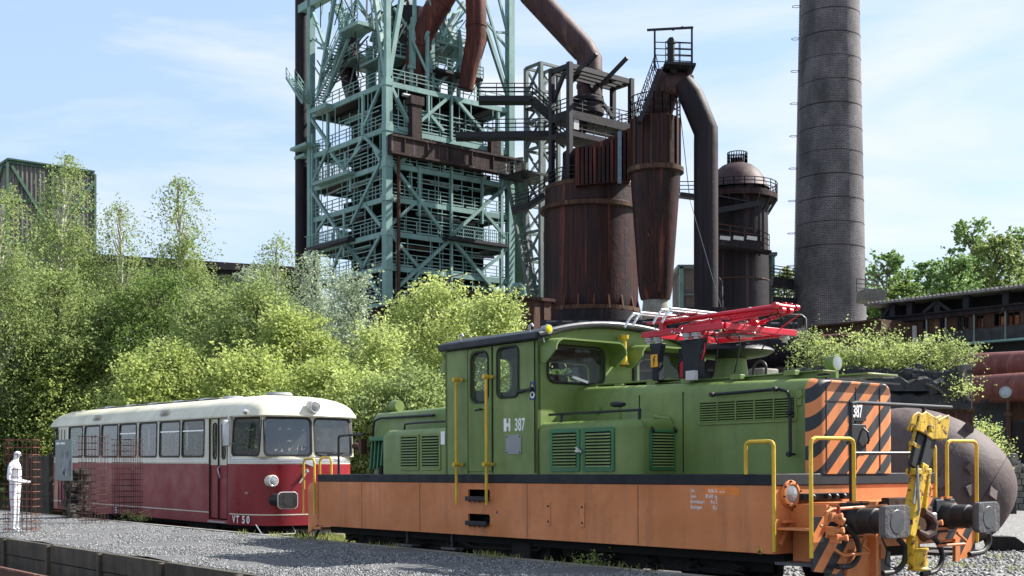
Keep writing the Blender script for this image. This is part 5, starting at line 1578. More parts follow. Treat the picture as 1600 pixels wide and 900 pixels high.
# rusty girder across the right face and its hanger
S().box(-1.0, -0.3, -0.2, 15.3, 30.3, 31.9).box(-1.15, -0.2, -0.2, 15.3, 31.8, 32.0).box(-1.15, -0.2, -0.2, 15.3, 30.2, 30.4).build('rusty_girder', M['girder'], tower, smooth=0)
for k in range(6):
    S().box(-1.12, -1.0, 1.2 + k * 2.6, 1.3 + k * 2.6, 30.4, 31.8).build('girder_stiffener', M['girder'], tower, smooth=0)
S().box(-0.9, -0.2, 2.2, 3.3, 31.9, 35.2).box(-1.0, -0.1, 2.0, 3.5, 35.2, 36.0).build('rusty_post', M['girder'], tower, smooth=0)
S().box(-0.8, -0.2, 11.6, 12.8, 31.9, 33.6).build('rusty_post', M['rustdark'], tower, smooth=0)
S().tube([(-0.4, 1.0, 17), (-0.4, 1.0, 31)], 0.17, 8).build('service_pipe', M['rustplate'], tower)
S().lathe([(0.16, 0), (0.16, 1.7)], (-0.5, 1.4, 36.0), (0, 1, 0), 10).build('drum', M['grey'], tower)
# furnace shaft; near-black boxes added between decks to stand in for shade
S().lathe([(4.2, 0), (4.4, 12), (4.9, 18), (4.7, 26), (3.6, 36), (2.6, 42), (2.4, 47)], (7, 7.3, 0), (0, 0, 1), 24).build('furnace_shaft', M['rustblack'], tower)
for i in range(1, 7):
    S().box(3.0, 11.5, 3.2, 13.6, LV[i] + .02, LV[i - 1] - .6).build('shade_core', M['dark'], tower, smooth=0)
rnd = random.Random(5)
for i in range(1, 7):
    z = LV[i]
    for k in range(7):
        a, b = rnd.uniform(1, 12), rnd.uniform(1, 13)
        h_2 = rnd.uniform(0.8, 2.2)
        S().box(a, a + rnd.uniform(.5, 1.6), b, b + rnd.uniform(.5, 1.6), z, z + h_2).build('machine_cabinet', M[rnd.choice(['greysteel', 'darksteel', 'deck', 'grey'])], tower, smooth=0)
    for k in range(4):
        b = rnd.uniform(1, 13)
        S().tube([(rnd.uniform(0.6, 2), b, z + 2.2), (rnd.uniform(0.6, 2), b + rnd.uniform(2, 5), z + 2.1)], 0.13, 6).build('overhead_pipe', M[rnd.choice(['tealsteel', 'grey', 'rustplate'])], tower)
        a = rnd.uniform(1, 10)
        S().tube([(a, 0.7, z + 2.3), (a + rnd.uniform(2, 4), 0.8, z + 2.2)], 0.12, 6).build('overhead_pipe', M[rnd.choice(['tealsteel', 'grey'])], tower)
        a = rnd.uniform(1, 12)
        S().tube([(a, 0.6, z), (a, 0.6, z + 2.9)], 0.06, 5).build('vertical_conduit', M['tealsteel'], tower)
        b = rnd.uniform(1, 13)
        S().tube([(0.6, b, z), (0.6, b, z + 2.9)], 0.06, 5).build('vertical_conduit', M['tealsteel'], tower)
# upper works above the top deck
zt_ = LV[0]
UP = [(FR(607, 118), FR(632, -30), .42), (FL(603, 118), FL(583, -30), .42), (FR(795, 155), FR(738, -20), .34), (FR(797, 140), FR(752, -20), .22),
      (FR(795, 60), FR(775, -20), .22), (FR(760, 35), FR(796, 80), .2), (FR(776, 50), FR(797, 52), .2), (FR(741, 10), FR(778, -15), .25),
      (FL(497, 150), FL(524, -10), .34), (FL(512, 150), FL(545, 20), .34), (FL(489, 60), FL(513, 77), .2), (FL(489, 20), FL(509, 75), .26), (FL(509, 75), FL(489, 150), .0),
      (FL(545, 60), FL(505, 160), .26), (FL(497, 75), FL(520, 78), .2)]
for p, q, w_ in UP:
    if w_:
        tb('mast_brace', p, q, w_)
S().box(5.0, 16.5, -0.3, 0.6, 47.9, 48.7).build('upper_girder', M['tealsteel'], tower, smooth=0)
tb('upper_girder', (5, -0.2, 48.3), (0.3, -0.2, 46.9), 0.3, 0.8)
# inner lattice of the hoist bridge seen behind
hb = thing_part('hoist_bridge', tower)
for off in (0.0, 3.0):
    p0, p1 = Vector((12 - off, 15, 30)), Vector((9 - off, 5.5, 47))
    S().beam(p0, p1, 0.4).build('bridge_chord', M['greysteel'], hb, smooth=0)
    p2, p3 = p0 + Vector((0, 0, 3)), p1 + Vector((0, 0, 3))
    S().beam(p2, p3, 0.4).build('bridge_chord', M['greysteel'], hb, smooth=0)
    for k in range(9):
        S().beam(p0.lerp(p1, k / 9), p2.lerp(p3, (k + 1) / 9 if k % 2 else k / 9), 0.2).build('bridge_lacing', M['greysteel'], hb, smooth=0)
        S().beam(p2.lerp(p3, k / 9), p0.lerp(p1, (k + 1) / 9), 0.2).build('bridge_lacing', M['greysteel'], hb, smooth=0)
for k in range(10):
    t = k / 9
    S().beam((12, 15 - 9.5 * t, 30 + 17 * t), (9, 15 - 9.5 * t, 30 + 17 * t), 0.2).build('bridge_tie', M['greysteel'], hb, smooth=0)
rnd = random.Random(9)
for i in range(len(LV) - 1):
    z0_, z1_ = LV[i + 1], LV[i] - .5
    for k in range(1, 12):
        b = k * TY / 12 + rnd.uniform(-.3, .3)
        if rnd.random() < .6:
            tb('thin_upright', (-.05, b, z0_), (-.05, b, z1_), 0.07)
        b = k * TX / 12 + rnd.uniform(-.3, .3)
        if rnd.random() < .6:
            tb('thin_upright', (b, -.05, z0_), (b, -.05, z1_), 0.07)
    for zz in (rnd.uniform(1.4, 1.8), rnd.uniform(2.0, 2.3)):
        tb('side_conduit', (-.1, rnd.uniform(.5, 4), z0_ + zz), (-.1, rnd.uniform(8, 14), z0_ + zz), 0.08)
        tb('side_conduit', (rnd.uniform(.5, 4), -.1, z0_ + zz), (rnd.uniform(8, 13), -.1, z0_ + zz), 0.08)
for k in range(90):
    a, b, z = rnd.uniform(0, 13), rnd.choice((0.3, rnd.uniform(0, 14))), rnd.uniform(37.5, 47)
    tb('fine_strut', (a, b, z), (min(14, max(0, a + rnd.uniform(-4, 4))), min(14, max(0, b + rnd.uniform(-3, 3))), z + rnd.uniform(1, 5)), rnd.choice([0.08, 0.12]), mat=rnd.choice(['tealsteel', 'greysteel', 'darksteel']))
for k in range(70):
    a, b, z = rnd.uniform(1, 12), rnd.uniform(2, 13), rnd.uniform(38, 46)
    a2, b2, z2 = a + rnd.uniform(-3, 3), b + rnd.uniform(-4, 4), z + rnd.uniform(1, 5)
    tb('inner_strut', (a, b, z), (min(max(a2, .5), 13), min(max(b2, .5), 14), z2), rnd.choice([0.15, 0.22, 0.3]), mat=rnd.choice(['tealsteel', 'greysteel', 'tealsteel']))
for k in range(14):
    a, b = rnd.uniform(1, 12), rnd.uniform(1, 13)
    tb('inner_post', (a, b, zt_), (a, b, zt_ + rnd.uniform(3, 12)), 0.3)
for (a0, a1, b0, b1, z) in ((3, 8, 2, 5, 41.0), (8.5, 12.5, 2, 6, 42.2), (1.0, 4.0, 6.5, 12, 39.9), (2, 7, 7, 12, 43.0), (5, 12, 8, 13, 45.0)):
    S().box(a0, a1, b0, b1, z - 0.25, z).build('upper_platform', M['darksteel'] if z < 40 else M['tealsteel'], tower, smooth=0)
    m1 = S(); rail_path(m1, [(a0, b1, z), (a0, b0, z), (a1, b0, z), (a1, b1, z)], step=1.2, r=0.035)
    m1.build('railing', M['tealsteel'], tower, smooth=0)
# stairs on the left
def stair(p, q, wdt=1.0, n=14, mat='tealsteel', parent=None, side=(0, 1, 0)):
    st_ = thing_part('stair_flight', parent)
    p, q, sd = Vector(p), Vector(q), Vector(side).normalized() * (wdt / 2)
    for e in (-1, 1):
        S().beam(p + sd * e, q + sd * e, 0.08, 0.3).build('stringer', M[mat], st_, smooth=0)
        m_ = S()
        for hh in (0.5, 1.0):
            m_.beam(p + sd * e + Vector((0, 0, hh)), q + sd * e + Vector((0, 0, hh)), 0.06)
        for k in range(6):
            a = (p + sd * e).lerp(q + sd * e, k / 5)
            m_.beam(a, a + Vector((0, 0, 1.0)), 0.06)
        m_.build('stair_rail', M[mat], st_, smooth=0)
    for k in range(n):
        a = p.lerp(q, (k + 0.5) / n)
        S().beam(a - sd, a + sd, 0.28, 0.05).build('tread', M[mat], st_, smooth=0)
stair(FL(515, 115, 0.3), FL(548, 45, 0.3), side=(0, 1, 0), parent=tower)
stair(FL(530, 50, -1.2), FL(508, 0, -1.2), side=(0, 1, 0), parent=tower)
stair(FL(492, 165, 0.9), FL(466, 125, 0.9), n=12, parent=tower)
stair(FL(492, 158, -0.5), FL(517, 112, -0.5), n=12, parent=tower)
S().box(FL(573, 0)[0], FL(543, 0)[0], -1.0, 1.2, FL(555, 44)[2] - 0.35, FL(555, 44)[2]).build('stair_landing', M['tealsteel'], tower, smooth=0)
m1 = S(); z = FL(555, 44)[2]; rail_path(m1, [(FL(573, 0)[0], -1, z), (FL(543, 0)[0], -1, z)], h=1.6, rails=(0.5, 1.0, 1.6), step=0.8)
m1.build('railing', M['tealsteel'], tower, smooth=0)
S().box(13.0, 16.2, -1.2, 0.5, 33.6, 33.9).box(14.5, 16.6, -0.5, 0.3, 32.9, 33.2).build('stair_landing', M['tealsteel'], tower, smooth=0)
S().box(9.6, 12.6, -0.9, 0.3, zt_ - 0.5, zt_ - 0.1).build('stair_landing', M['tealsteel'], tower, smooth=0)
# pipe saddles
for (x, y) in ((655, 70), (728, 88)):
    b, z = on_a(x, y, 2.6, TC)
    for e in (-1.25, 1.25):
        S().prism([(b + e - 0.15, zt_), (b + e + 0.15, zt_), (b + e + 0.15, z + 1.6), (b + e - 0.15, z + 1.6)], gA, 2.0, 2.3).build('saddle_post', M['tealsteel'], tower, smooth=0)
        S().prism([(b + e * 1.1, z - 2.4), (b + e * 1.1, z + 2.2), (b + e * 0.92, z + 2.2), (b + e * 0.4, z - 2.4)], gA, 1.9, 2.1).build('saddle_cheek', M['tealsteel'], tower, smooth=0)
    S().box(1.9, 2.4, b - 1.5, b + 1.5, z - 2.7, z - 2.3).build('saddle_beam', M['tealsteel'], tower, smooth=0)

# big pipes through the tower
def world_pipe(nm, label, pts, r, mat, n=20, rings=(), cat='pipe'):
    t = thing(nm, label, cat, tuple(pts[0]))
    o = Vector(pts[0])
    MB().tube([Vector(p) - o for p in pts], r, n).build('pipe_shell', M[mat], t, smooth=1.0)
    for i, k in rings:
        p, q = Vector(pts[i]), Vector(pts[i + 1])
        c = p.lerp(q, k) - o
        rr = (r[i] if isinstance(r, (list, tuple)) else r) * 1.06
        MB().lathe([(rr, -0.15), (rr, 0.15)], c, (q - p), 24).build('flange', M[mat], t)
    return t
DT = 120.5
world_pipe('red_gas_pipe', 'thick rusty red pipe slanting up through the left of the tower top', [P(645, 135, DT), P(652, 88, DT), P(657, 58, DT), P(672, 30, DT), P(708, -30, DT)], 1.2, 'rustred', rings=((1, .5), (3, .4)))
world_pipe('red_gas_pipe', 'thick rusty red pipe standing upright in the right of the tower top', [P(727, 140, DT), P(736, 95, DT), P(744, 60, DT), P(744, 20, DT), P(742, -30, DT)], [0.75, 0.85, 1.0, 1.0, 1.0], 'rustred', rings=((2, .5),))
world_pipe('banded_pipe', 'dark crooked pipe with pale bands beside the tower stairs', [P(552, 150, 127), P(541, 105, 127), P(538, 92, 127), P(549, 62, 127), P(562, 40, 127)], 0.85, 'rustdark', rings=((0, .4), (0, .8), (2, .3), (2, .7)))
world_pipe('bare_exhaust_stack', 'tall dark straight pipe rising left of the teal tower', [P(471.5, 560, 128), P(471.5, 380, 128), P(471.5, -60, 128)], 0.68, 'rustblack', rings=())
t_ = world_pipe('raw_gas_main', 'thick mauve pipe coming down from the sky onto the square steel frame', [P(800, -60, 112), P(830, -10, 112), P(912, 78, 112), P(921, 92, 112), P(922, 170, 112)], [1.15, 1.15, 1.15, 1.15, 1.15], 'rustpurple', rings=((3, .3), (3, .55), (3, .8)))

# ---------------------------------------------------------------- catwalks, trestle, dark frame
def lattice(nm, label, cat, px0, px1, px2, ytop, ybot, d, levels, w_=0.35, mat='greysteel'):
    """square lattice tower: px0 left leg, px1 front leg, px2 right leg"""
    c = ((px1 - 800) / FOC * d, d)
    a1, _ = on_b(px0, 0, 0, c)
    b1, _ = on_a(px2, 0, 0, c)
    t = thing(nm, label, cat, (c[0], c[1], 0), (0, 0, SITE))
    zt = EYE + (HOR - ytop) / FOC * d
    zb_ = EYE + (HOR - ybot) / FOC * d
    cs = [(0, 0), (a1, 0), (a1, b1), (0, b1)]
    for a, b in cs:
        S().beam((a, b, zb_), (a, b, zt), w_).build('leg', M[mat], t, smooth=0)
    for i in range(levels + 1):
        z = zb_ + (zt - zb_) * i / levels
        for (p, q) in zip(cs, cs[1:] + cs[:1]):
            S().beam((*p, z), (*q, z), w_ * 0.7).build('beam', M[mat], t, smooth=0)
            if i < levels:
                z2 = zb_ + (zt - zb_) * (i + 1) / levels
                pp, qq = (p, q) if i % 2 else (q, p)
                S().beam((*pp, z), (*qq, z2), w_ * 0.55).build('brace', M[mat], t, smooth=0)
    return t, c, a1, b1, zt
tr, trc, ta1, tb1, tzt = lattice('trestle_tower', 'grey lattice stair trestle between the teal tower and the dark frame', 'trestle', 822, 845, 872, 98, 490, 119, 9)
stair(Vector((0, -0.6, 16)), Vector((4.0, -0.6, 30)), n=24, mat='greysteel', parent=tr, side=(0, 1, 0))
S().box(-0.2, ta1 + 1.5, -2.2, tb1, 29.3, 29.5).build('trestle_platform', M['darksteel'], tr, smooth=0)
m1 = S(); rail_path(m1, [(-0.2, -2.2, 29.5), (ta1 + 1.5, -2.2, 29.5)]); m1.build('railing', M['greysteel'], tr, smooth=0)
for z in (36.0, 33.0):
    S().box(-0.2, ta1, -0.2, tb1, z, z + 0.15).build('trestle_platform', M['darksteel'], tr, smooth=0)
# long inclined chute behind the trestle
ch_ = thing('inclined_chute', 'dark green sloping conveyor chute beside the right leg of the teal tower', 'chute', tuple(P(815, 480, 126)))
o_ = P(815, 480, 126)
MB().beam(P(826, 500, 126) - o_, P(800, 250, 126) - o_, 1.6, 2.2).build('chute_casing', M['corrgreen'], ch_, smooth=0)
for k in range(15):
    MB().beam(P(819 + k * 1.2, 330 + k * 10, 124.6) - o_, P(827 + k * 1.2, 330 + k * 10, 124.6) - o_, 0.12, 0.06).build('rung', M['insul'], ch_, smooth=0)
gp = thing('bent_green_pipe', 'teal swan neck pipe at the foot of the tower right leg', 'pipe', tuple(P(805, 460, 112)))
MB().tube([P(x, y, 112) - P(805, 460, 112) for x, y in ((801, 500), (801, 452), (804, 447), (812, 446), (817, 450), (818, 462), (818, 510))], 0.3, 10).build('pipe_shell', M['tealsteel'], gp)

def catwalk(label, pts, wdt=1.4, mat='darksteel', th=0.5, grp=None):
    t = thing('catwalk', label, 'catwalk', tuple(pts[0]), group=grp)
    o = Vector(pts[0])
    for i, (p, q) in enumerate(zip(pts, pts[1:])):
        MB().beam(Vector(p) - o, Vector(q) - o, wdt, th).build('walkway_girder', M[mat], t, smooth=0)
    for s_ in (-wdt / 2, wdt / 2):
        m_ = MB()
        rail_path(m_, [Vector(p) - o + Vector((0, s_, th / 2)) for p in pts], step=1.7, r=0.035)
        m_.build('railing', M[mat], t, smooth=0)
    return t
catwalk('upper dark catwalk leaving the teal tower and stepping down to the right', [P(748, 157, 113), P(832, 157, 113), P(866, 188, 113)])
catwalk('lower dark catwalk from the tower to the square steel frame', [P(712, 214, 112), P(868, 212, 112), P(884, 226, 112)])
catwalk('short bridge between the teal tower and the round dust catcher', [P(800, 330, 110), P(826, 322, 110), P(850, 306, 110)], 1.2)

# dark frame above dust catcher
FD = 106.0
fr, frc, fa1, fb1, fzt = None, None, None, None, None
c = ((890 - 800) / FOC * FD, FD)
a1, _ = on_b(862, 0, 0, c)
b1, _ = on_a(986, 0, 0, c)
fr = thing('square_steel_frame', 'open dark steel frame with two decks standing over the dust catcher', 'steel frame', (c[0], c[1], 0), (0, 0, SITE))
def FZ(y, a=0, b=0): return EYE + (HOR - y) / FOC * (c[1] + a * U.y + b * W.y)
ztop = FZ(97)
for a, b, zb_ in ((0, 0, FZ(300)), (a1, 0, FZ(320)), (0, b1, FZ(205)), (a1, b1, FZ(200))):
    S().beam((a, b, zb_), (a, b, ztop), 0.42, 0.42).build('column', M['darksteel'], fr, smooth=0)
for (p, q) in (((0, 0), (a1, 0)), ((0, 0), (0, b1)), ((a1, 0), (a1, b1)), ((0, b1), (a1, b1)), ((a1 * .33, 0), (a1 * .33, b1)), ((a1 * .66, 0), (a1 * .66, b1)), ((0, b1 * .75), (a1, b1 * .75))):
    S().beam((*p, ztop - 0.3), (*q, ztop - 0.3), 0.3, 0.42).build('top_beam', M['darksteel'], fr, smooth=0)
def to_site(v, c):
    r_ = Vector((v.x - c[0], v.y - c[1], 0))
    return (r_.dot(U), r_.dot(W), v.z)
for x0, y0, x1, y1 in ((892, 129, 932, 84), (938, 134, 980, 90)):
    S().beam(to_site(P(x0, y0, 109), c), to_site(P(x1, y1, 107), c), 0.28).build('jib', M['darksteel'], fr, smooth=0)
S().beam((a1, 0.1, ztop - 3), (a1 * .3, 0.1, ztop - 0.6), 0.3).beam((a1 - .1, b1 - .1, ztop - 3), (a1 - .1, b1 * .6, ztop - 0.6), 0.3).build('knee_brace', M['darksteel'], fr, smooth=0)
for y, dz, nm in ((172, 0.7, 'main_deck'), (204, 0.45, 'lower_deck')):
    z = FZ(y)
    S().box(-0.2, a1 + 0.2, -0.2, b1 + (0.2 if y < 200 else -1.5), z - dz, z).build(nm, M['rustblack'], fr, smooth=0)
    m1 = S(); rail_path(m1, [(a1, 0, z), (0, 0, z), (0, b1 - (0 if y < 200 else 1.7), z), (a1, b1, z)], step=1.5, r=0.035)
    m1.build('railing', M['darksteel'], fr, smooth=0)
z = FZ(204)
for k in range(8):
    S().tube([(0.5 + k * .4, 0.6 + k * .4, z + .2), (0.5 + k * .5, 2.5 + k * .4, z + .9)], 0.08, 5).build('valve_pipe', M['rustplate'], fr)
S().box(-0.1, 0.3, 0.4, 1.0, z + 0.2, z + 1.5).build('white_cabinet', M['insul'], fr, smooth=0)
S().lathe([(1.5, 0), (1.5, .3), (1.3, .4), (1.3, .9), (1.5, 1.0), (1.5, 1.3), (1.25, 1.5)], (a1 * .5, b1 * .42, FZ(165)), (0, 0, 1), 24).build('valve_drum', M['rustblack'], fr)

# dust catcher
DCD = 108
def vessel(nm, label, cat, px, d, prof, mat, n=40):
    """prof: (half width in photo px, y in photo px) at the axis depth"""
    t = thing(nm, label, cat, (P(px, 0, d).x, d, 0))
    return t, [(r / FOC * d, EYE + (HOR - y) / FOC * d) for r, y in prof]
dc, pr = vessel('dust_catcher', 'fat round rust streaked dust catcher vessel in the middle of the plant', 'vessel', 923, DCD,
                [(66, 520), (68, 500), (72, 489), (74, 480), (74, 470), (73, 335), (76, 333), (76, 326), (72, 324), (71, 300), (66, 292), (48, 288), (44, 270), (44, 240)], 'rustdark')
MB().lathe(pr, (0, 0, 0), (0, 0, 1), 48).build('shell', M['rustdark'], dc, smooth=0.5)
for y, r in ((330, 77), (297, 70), (488, 76)):
    rr = r / FOC * DCD; z = EYE + (HOR - y) / FOC * DCD
    MB().lathe([(rr - .1, -0.2), (rr + .1, -0.18), (rr + .1, 0.18), (rr - .1, 0.2)], (0, 0, z), (0, 0, 1), 48).build('stiffening_ring', M['rustplate'], dc)
for k in range(20):
    t = 2 * math.pi * k / 20
    rr = 75 / FOC * DCD
    MB().prism([(rr * .98, 14.7), (rr * 1.05, 14.7), (rr * .98, 16.0)], lambda p, q, d, t=t: (p * math.cos(t) - d * math.sin(t), p * math.sin(t) + d * math.cos(t), q), -0.08, 0.08).build('base_gusset', M['rustplate'], dc, smooth=0)
MB().lathe([(75 / FOC * DCD + .2, 12), (75 / FOC * DCD + .2, 14.6)], (0, 0, 0), (0, 0, 1), 40).build('base_ring', M['rustblack'], dc)
m1 = MB(); zz = EYE + (HOR - 292) / FOC * DCD
rp_ = [(66 / FOC * DCD * math.cos(R(t)), 66 / FOC * DCD * math.sin(R(t)), zz) for t in range(180, 361, 15)]
rail_path(m1, rp_, step=1.2); m1.build('railing', M['darksteel'], dc, smooth=0)
# finned duct box between the dust catcher and the slim separator
fb = thing('ribbed_duct', 'ribbed rusty duct joining the dust catcher to the slim separator', 'duct', tuple(P(925, 290, 104)))
o_ = P(925, 290, 104)
pts = [(900, 292), (985, 282), (985, 200), (938, 222), (900, 232)]
MB().prism([(P(x, y, 104).x - o_.x, P(x, y, 104).z - o_.z) for x, y in pts], lambda p, q, d: (p, d, q), -0.2, 5.0).build('duct_body', M['rustdark'], fb, smooth=0)
for k in range(13):
    x = 903 + k * 6.6
    yt = 230 - max(0, (x - 938)) * .62 if x > 938 else 230
    yb = 290 - (x - 900) * .1
    MB().beam(P(x, yb, 103.6) - o_, P(x, yt, 103.6) - o_, 0.10, 0.45).build('rib', M['rustdark' if k % 4 else 'rustred'], fb, smooth=0)
MB().beam(P(968, 286, 103.3) - o_, P(968, 206, 103.3) - o_, 0.45, 0.3).build('rib', M['blue'], fb, smooth=0)

# slim separator
SD = 100
sp, pr = vessel('slim_separator', 'slim rusty cylinder tapering downward in front of the dust catcher', 'vessel', 1024, SD,
                [(17, 500), (18, 470), (23, 468), (26, 455), (39, 275), (42, 272), (42, 263), (38, 262), (38, 188), (30, 184), (14, 182), (10, 175)], 'rustdark')
MB().lathe(pr, (0, 0, 0), (0, 0, 1), 44).build('shell', M['rustdark'], sp, smooth=0.5)
zz0, zz1 = EYE + (HOR - 262) / FOC * SD, EYE + (HOR - 187) / FOC * SD
for k in range(16):
    t = 2 * math.pi * (k + 0.3) / 16
    rr = 38.5 / FOC * SD
    MB().beam((rr * math.cos(t), rr * math.sin(t), zz0), (rr * math.cos(t), rr * math.sin(t), zz1), 0.16, 0.16, up=(math.cos(t), math.sin(t), 0)).build('rib', M['rustplate' if k % 2 else 'rustred'], sp, smooth=0)
rr = 42 / FOC * SD
MB().lathe([(rr, -0.2), (rr + .12, -0.18), (rr + .12, .18), (rr, .2)], (0, 0, EYE + (HOR - 268) / FOC * SD), (0, 0, 1), 40).build('stiffening_ring', M['rustplate'], sp)
m1 = MB(); zz = zz1
rail_path(m1, [(2.0 * math.cos(R(t)), 2.0 * math.sin(R(t)), zz) for t in range(-180, 181, 20)], h=1.7, rails=(.5, 1.1, 1.7), step=1.0)
m1.build('railing', M['darksteel'], sp, smooth=0)
MB().lathe([(18.3 / FOC * SD, 0), (18.3 / FOC * SD, 1.9)], (0, 0, EYE + (HOR - 500) / FOC * SD), (0, 0, 1), 30).build('pale_foot', M['concwall'], sp)
MB().lathe([(22 / FOC * SD, 0), (19 / FOC * SD, 1.7)], (0.0, 0, EYE + (HOR - 500) / FOC * SD + 0.02), (0, 0, 1), 30).build('foot_cone', M['concwall'], sp)
# downcomer: inverted V to vertical pipe
DD = 98
dcm = thing('downcomer', 'dark bent pipe arching from the slim separator down to the ground', 'pipe', tuple(P(1100, 480, DD)))
o_ = P(1100, 480, DD)
def seg(nm, pts, r, mat='rustpurple', par=dcm, n=28):
    return MB().tube([p - o_ for p in pts], r, n).build(nm, M[mat], par, smooth=1.0)
seg('rising_leg', [P(1022, 185, 100), P(1026, 176, 100), P(1044, 128, 99), P(1050, 112, 98.5)], [1.0, 1.25, 1.15, 0.95])
seg('crown', [P(1040, 132, 98.6), P(1060, 130, 98.4), P(1076, 136, 98.2)], 0.95)
seg('vertical_leg', [P(1066, 128, 98), P(1080, 150, 98), P(1103, 205, 98), P(1103, 225, 98), P(1103, 490, 98)], [0.8, 0.98, 0.98, 0.95, 0.95], 'rustblack')
# lookout with gantry
lk = thing_part('top_lookout', dcm)
q = lambda x, y, dd=97.5: P(x, y, dd) - o_
MB().beam(q(1036, 105), q(1084, 108), 2.4, 0.2).build('lookout_floor', M['darksteel'], lk, smooth=0)
MB().beam(q(1048, 108), q(1056, 114), 0.35).build('lookout_bracket', M['darksteel'], lk, smooth=0)
m_ = MB()
fl = [q(1024, 106, 96.6), q(1082, 108, 96.6), q(1082, 106, 99.2), q(1040, 104, 99.2)]
rail_path(m_, fl, h=2.0, rails=(0.5, 1.0, 1.5, 2.0), step=0.9, r=0.03)
m_.build('railing', M['darksteel'], lk, smooth=0)
MB().beam(q(1023, 110), q(1023, 47), 0.14).beam(q(1081, 110), q(1081, 43), 0.14).beam(q(1011, 47), q(1083, 43), 0.16).build('gantry', M['darksteel'], lk, smooth=0)
MB().lathe([(0.26, 0), (0.26, 1.6), (0.34, 1.65), (0.34, 1.9), (0.2, 2.1)], q(1049, 101), (0, 0, 1), 14).beam(q(1044, 72), q(1054, 66), 0.25).beam(q(1051, 80), q(1052, 62), 0.2).build('relief_valve', M['darksteel'], lk)
MB().lathe([(0.12, 0), (0.12, 0.12)], q(1052, 45), (0, 1, 0), 10).lathe([(0.12, 0), (0.12, 0.12)], q(1066, 43), (0, 1, 0), 10).build('hoist_pulley', M['darksteel'], lk)
p0, p1 = q(1000, 190, 97), q(1030, 108, 97)
for e in (0, 1.0):
    off = Vector((0, e, 0))
    MB().beam(p0 + off, p1 + off, 0.1, 0.3).build('stair_stringer', M['darksteel'], dcm, smooth=0)
    m_ = MB()
    for hh in (0.6, 1.2):
        m_.beam(p0 + off + Vector((-.3, 0, hh)), p1 + off + Vector((-.3, 0, hh)), 0.06)
    for k in range(9):
        a = p0.lerp(p1, k / 8) + off
        m_.beam(a, a + Vector((-.3, 0, 1.2)), 0.06)
    m_.build('stair_rail', M['darksteel'], dcm, smooth=0)
for k in range(18):
    a = p0.lerp(p1, (k + .5) / 18)
    MB().beam(a, a + Vector((0, 1, 0)), 0.26, 0.05).build('tread', M['darksteel'], dcm, smooth=0)

# domed stove
VD = 120
vs_, pr = vessel('domed_stove', 'domed dark vessel with ring gallery right of the downcomer pipe', 'vessel', 1152, VD,
                 [(50, 520), (49, 475), (47, 330), (48, 300), (50, 297), (46, 290), (42, 280), (34, 268), (24, 260), (14, 256), (10, 255), (9, 248)], 'rustblack')
MB().lathe(pr[:4], (0, 0, 0), (0, 0, 1), 44, caps=False).build('shell', M['rustblack'], vs_, smooth=0.5)
MB().lathe(pr[4:], (0, 0, 0), (0, 0, 1), 44).build('dome', M['rustpurple'], vs_, smooth=0.6)
def ring_walk(par, rr, z, th=0.5, w_=1.3, hand=1.3, mat='rustdark', a0=0, a1=360):
    MB().lathe([(rr - w_, -th), (rr, -th), (rr, 0), (rr - w_, 0)], (0, 0, z), (0, 0, 1), 44, caps=False).build('gallery_floor', M[mat], par, smooth=0.5)
    m_ = MB(); rail_path(m_, [((rr - .05) * math.cos(R(t)), (rr - .05) * math.sin(R(t)), z) for t in range(a0, a1 + 1, 15)], h=hand, rails=(hand * .4, hand * .7, hand), step=1.2, r=0.035)
    m_.build('gallery_railing', M['darksteel'], par, smooth=0)
ring_walk(vs_, 62 / FOC * VD, EYE + (HOR - 307) / FOC * VD, 0.5, 1.4, 1.1)
ring_walk(vs_, 16 / FOC * VD, EYE + (HOR - 257) / FOC * VD, 0.1, 0.4, 1.1)
for k in range(16):
    t = R(k * 22.5)
    r0, r1, z1, z0 = 48 / FOC * VD, 61 / FOC * VD, EYE + (HOR - 314) / FOC * VD, EYE + (HOR - 335) / FOC * VD
    MB().beam((r0 * math.cos(t), r0 * math.sin(t), z0), (r1 * math.cos(t), r1 * math.sin(t), z1), 0.14).build('gallery_bracket', M['darksteel'], vs_, smooth=0)
for y in (395, 440):
    rr = 49.5 / FOC * VD
    MB().lathe([(rr - .1, -.06), (rr, -.05), (rr, .05), (rr - .1, .06)], (0, 0, EYE + (HOR - y) / FOC * VD), (0, 0, 1), 44).build('hoop_iron', M['rustplate'], vs_)
MB().lathe([(0.0, 0), (0.5, .05), (0.5, .4), (0.0, .5)], (0.75, -2.35, EYE + (HOR - 296) / FOC * VD), (0.3, -1, .2), 14).build('manhole', M['rustblack'], vs_)
pf = thing_part('side_platform', vs_)
q2 = lambda x, y, dd=VD - 3.5: P(x, y, dd) - Vector((P(1152, 0, VD).x, VD, 0))
MB().beam(q2(1118, 378), q2(1186, 388), 2.2, 0.8).beam(q2(1182, 392), q2(1203, 395), 1.6, 0.2).build('platform_girder', M['rustblack'], pf, smooth=0)
for s_ in (VD - 4.5, VD - 2.5):
    m_ = MB(); rail_path(m_, [q2(1118, 374, s_), q2(1186, 384, s_), q2(1202, 392, s_)], h=1.5, rails=(.5, 1., 1.5), step=1.3); m_.build('railing', M['rustplate'], pf, smooth=0)
for k in range(3):
    MB().beam(q2(1125 + k * 21, 371, VD - 4.6), q2(1141 + k * 21, 373, VD - 4.6), 0.05, 0.35).build('toe_board', M['insul'], pf, smooth=0)
MB().beam(q2(1118, 305), q2(1186, 318), 0.12).beam(q2(1118, 330), q2(1186, 318), 0.5, 0.5).beam(q2(1186, 318), q2(1186, 400), 0.2).beam(q2(1118, 305), q2(1118, 395), 0.2).beam(q2(1192, 330), q2(1192, 395), 0.2).build('platform_stay', M['darksteel'], pf, smooth=0)
MB().beam(q2(1062, 305), q2(1118, 312), 1.0, 0.4).build('link_walkway', M['darksteel'], pf, smooth=0)
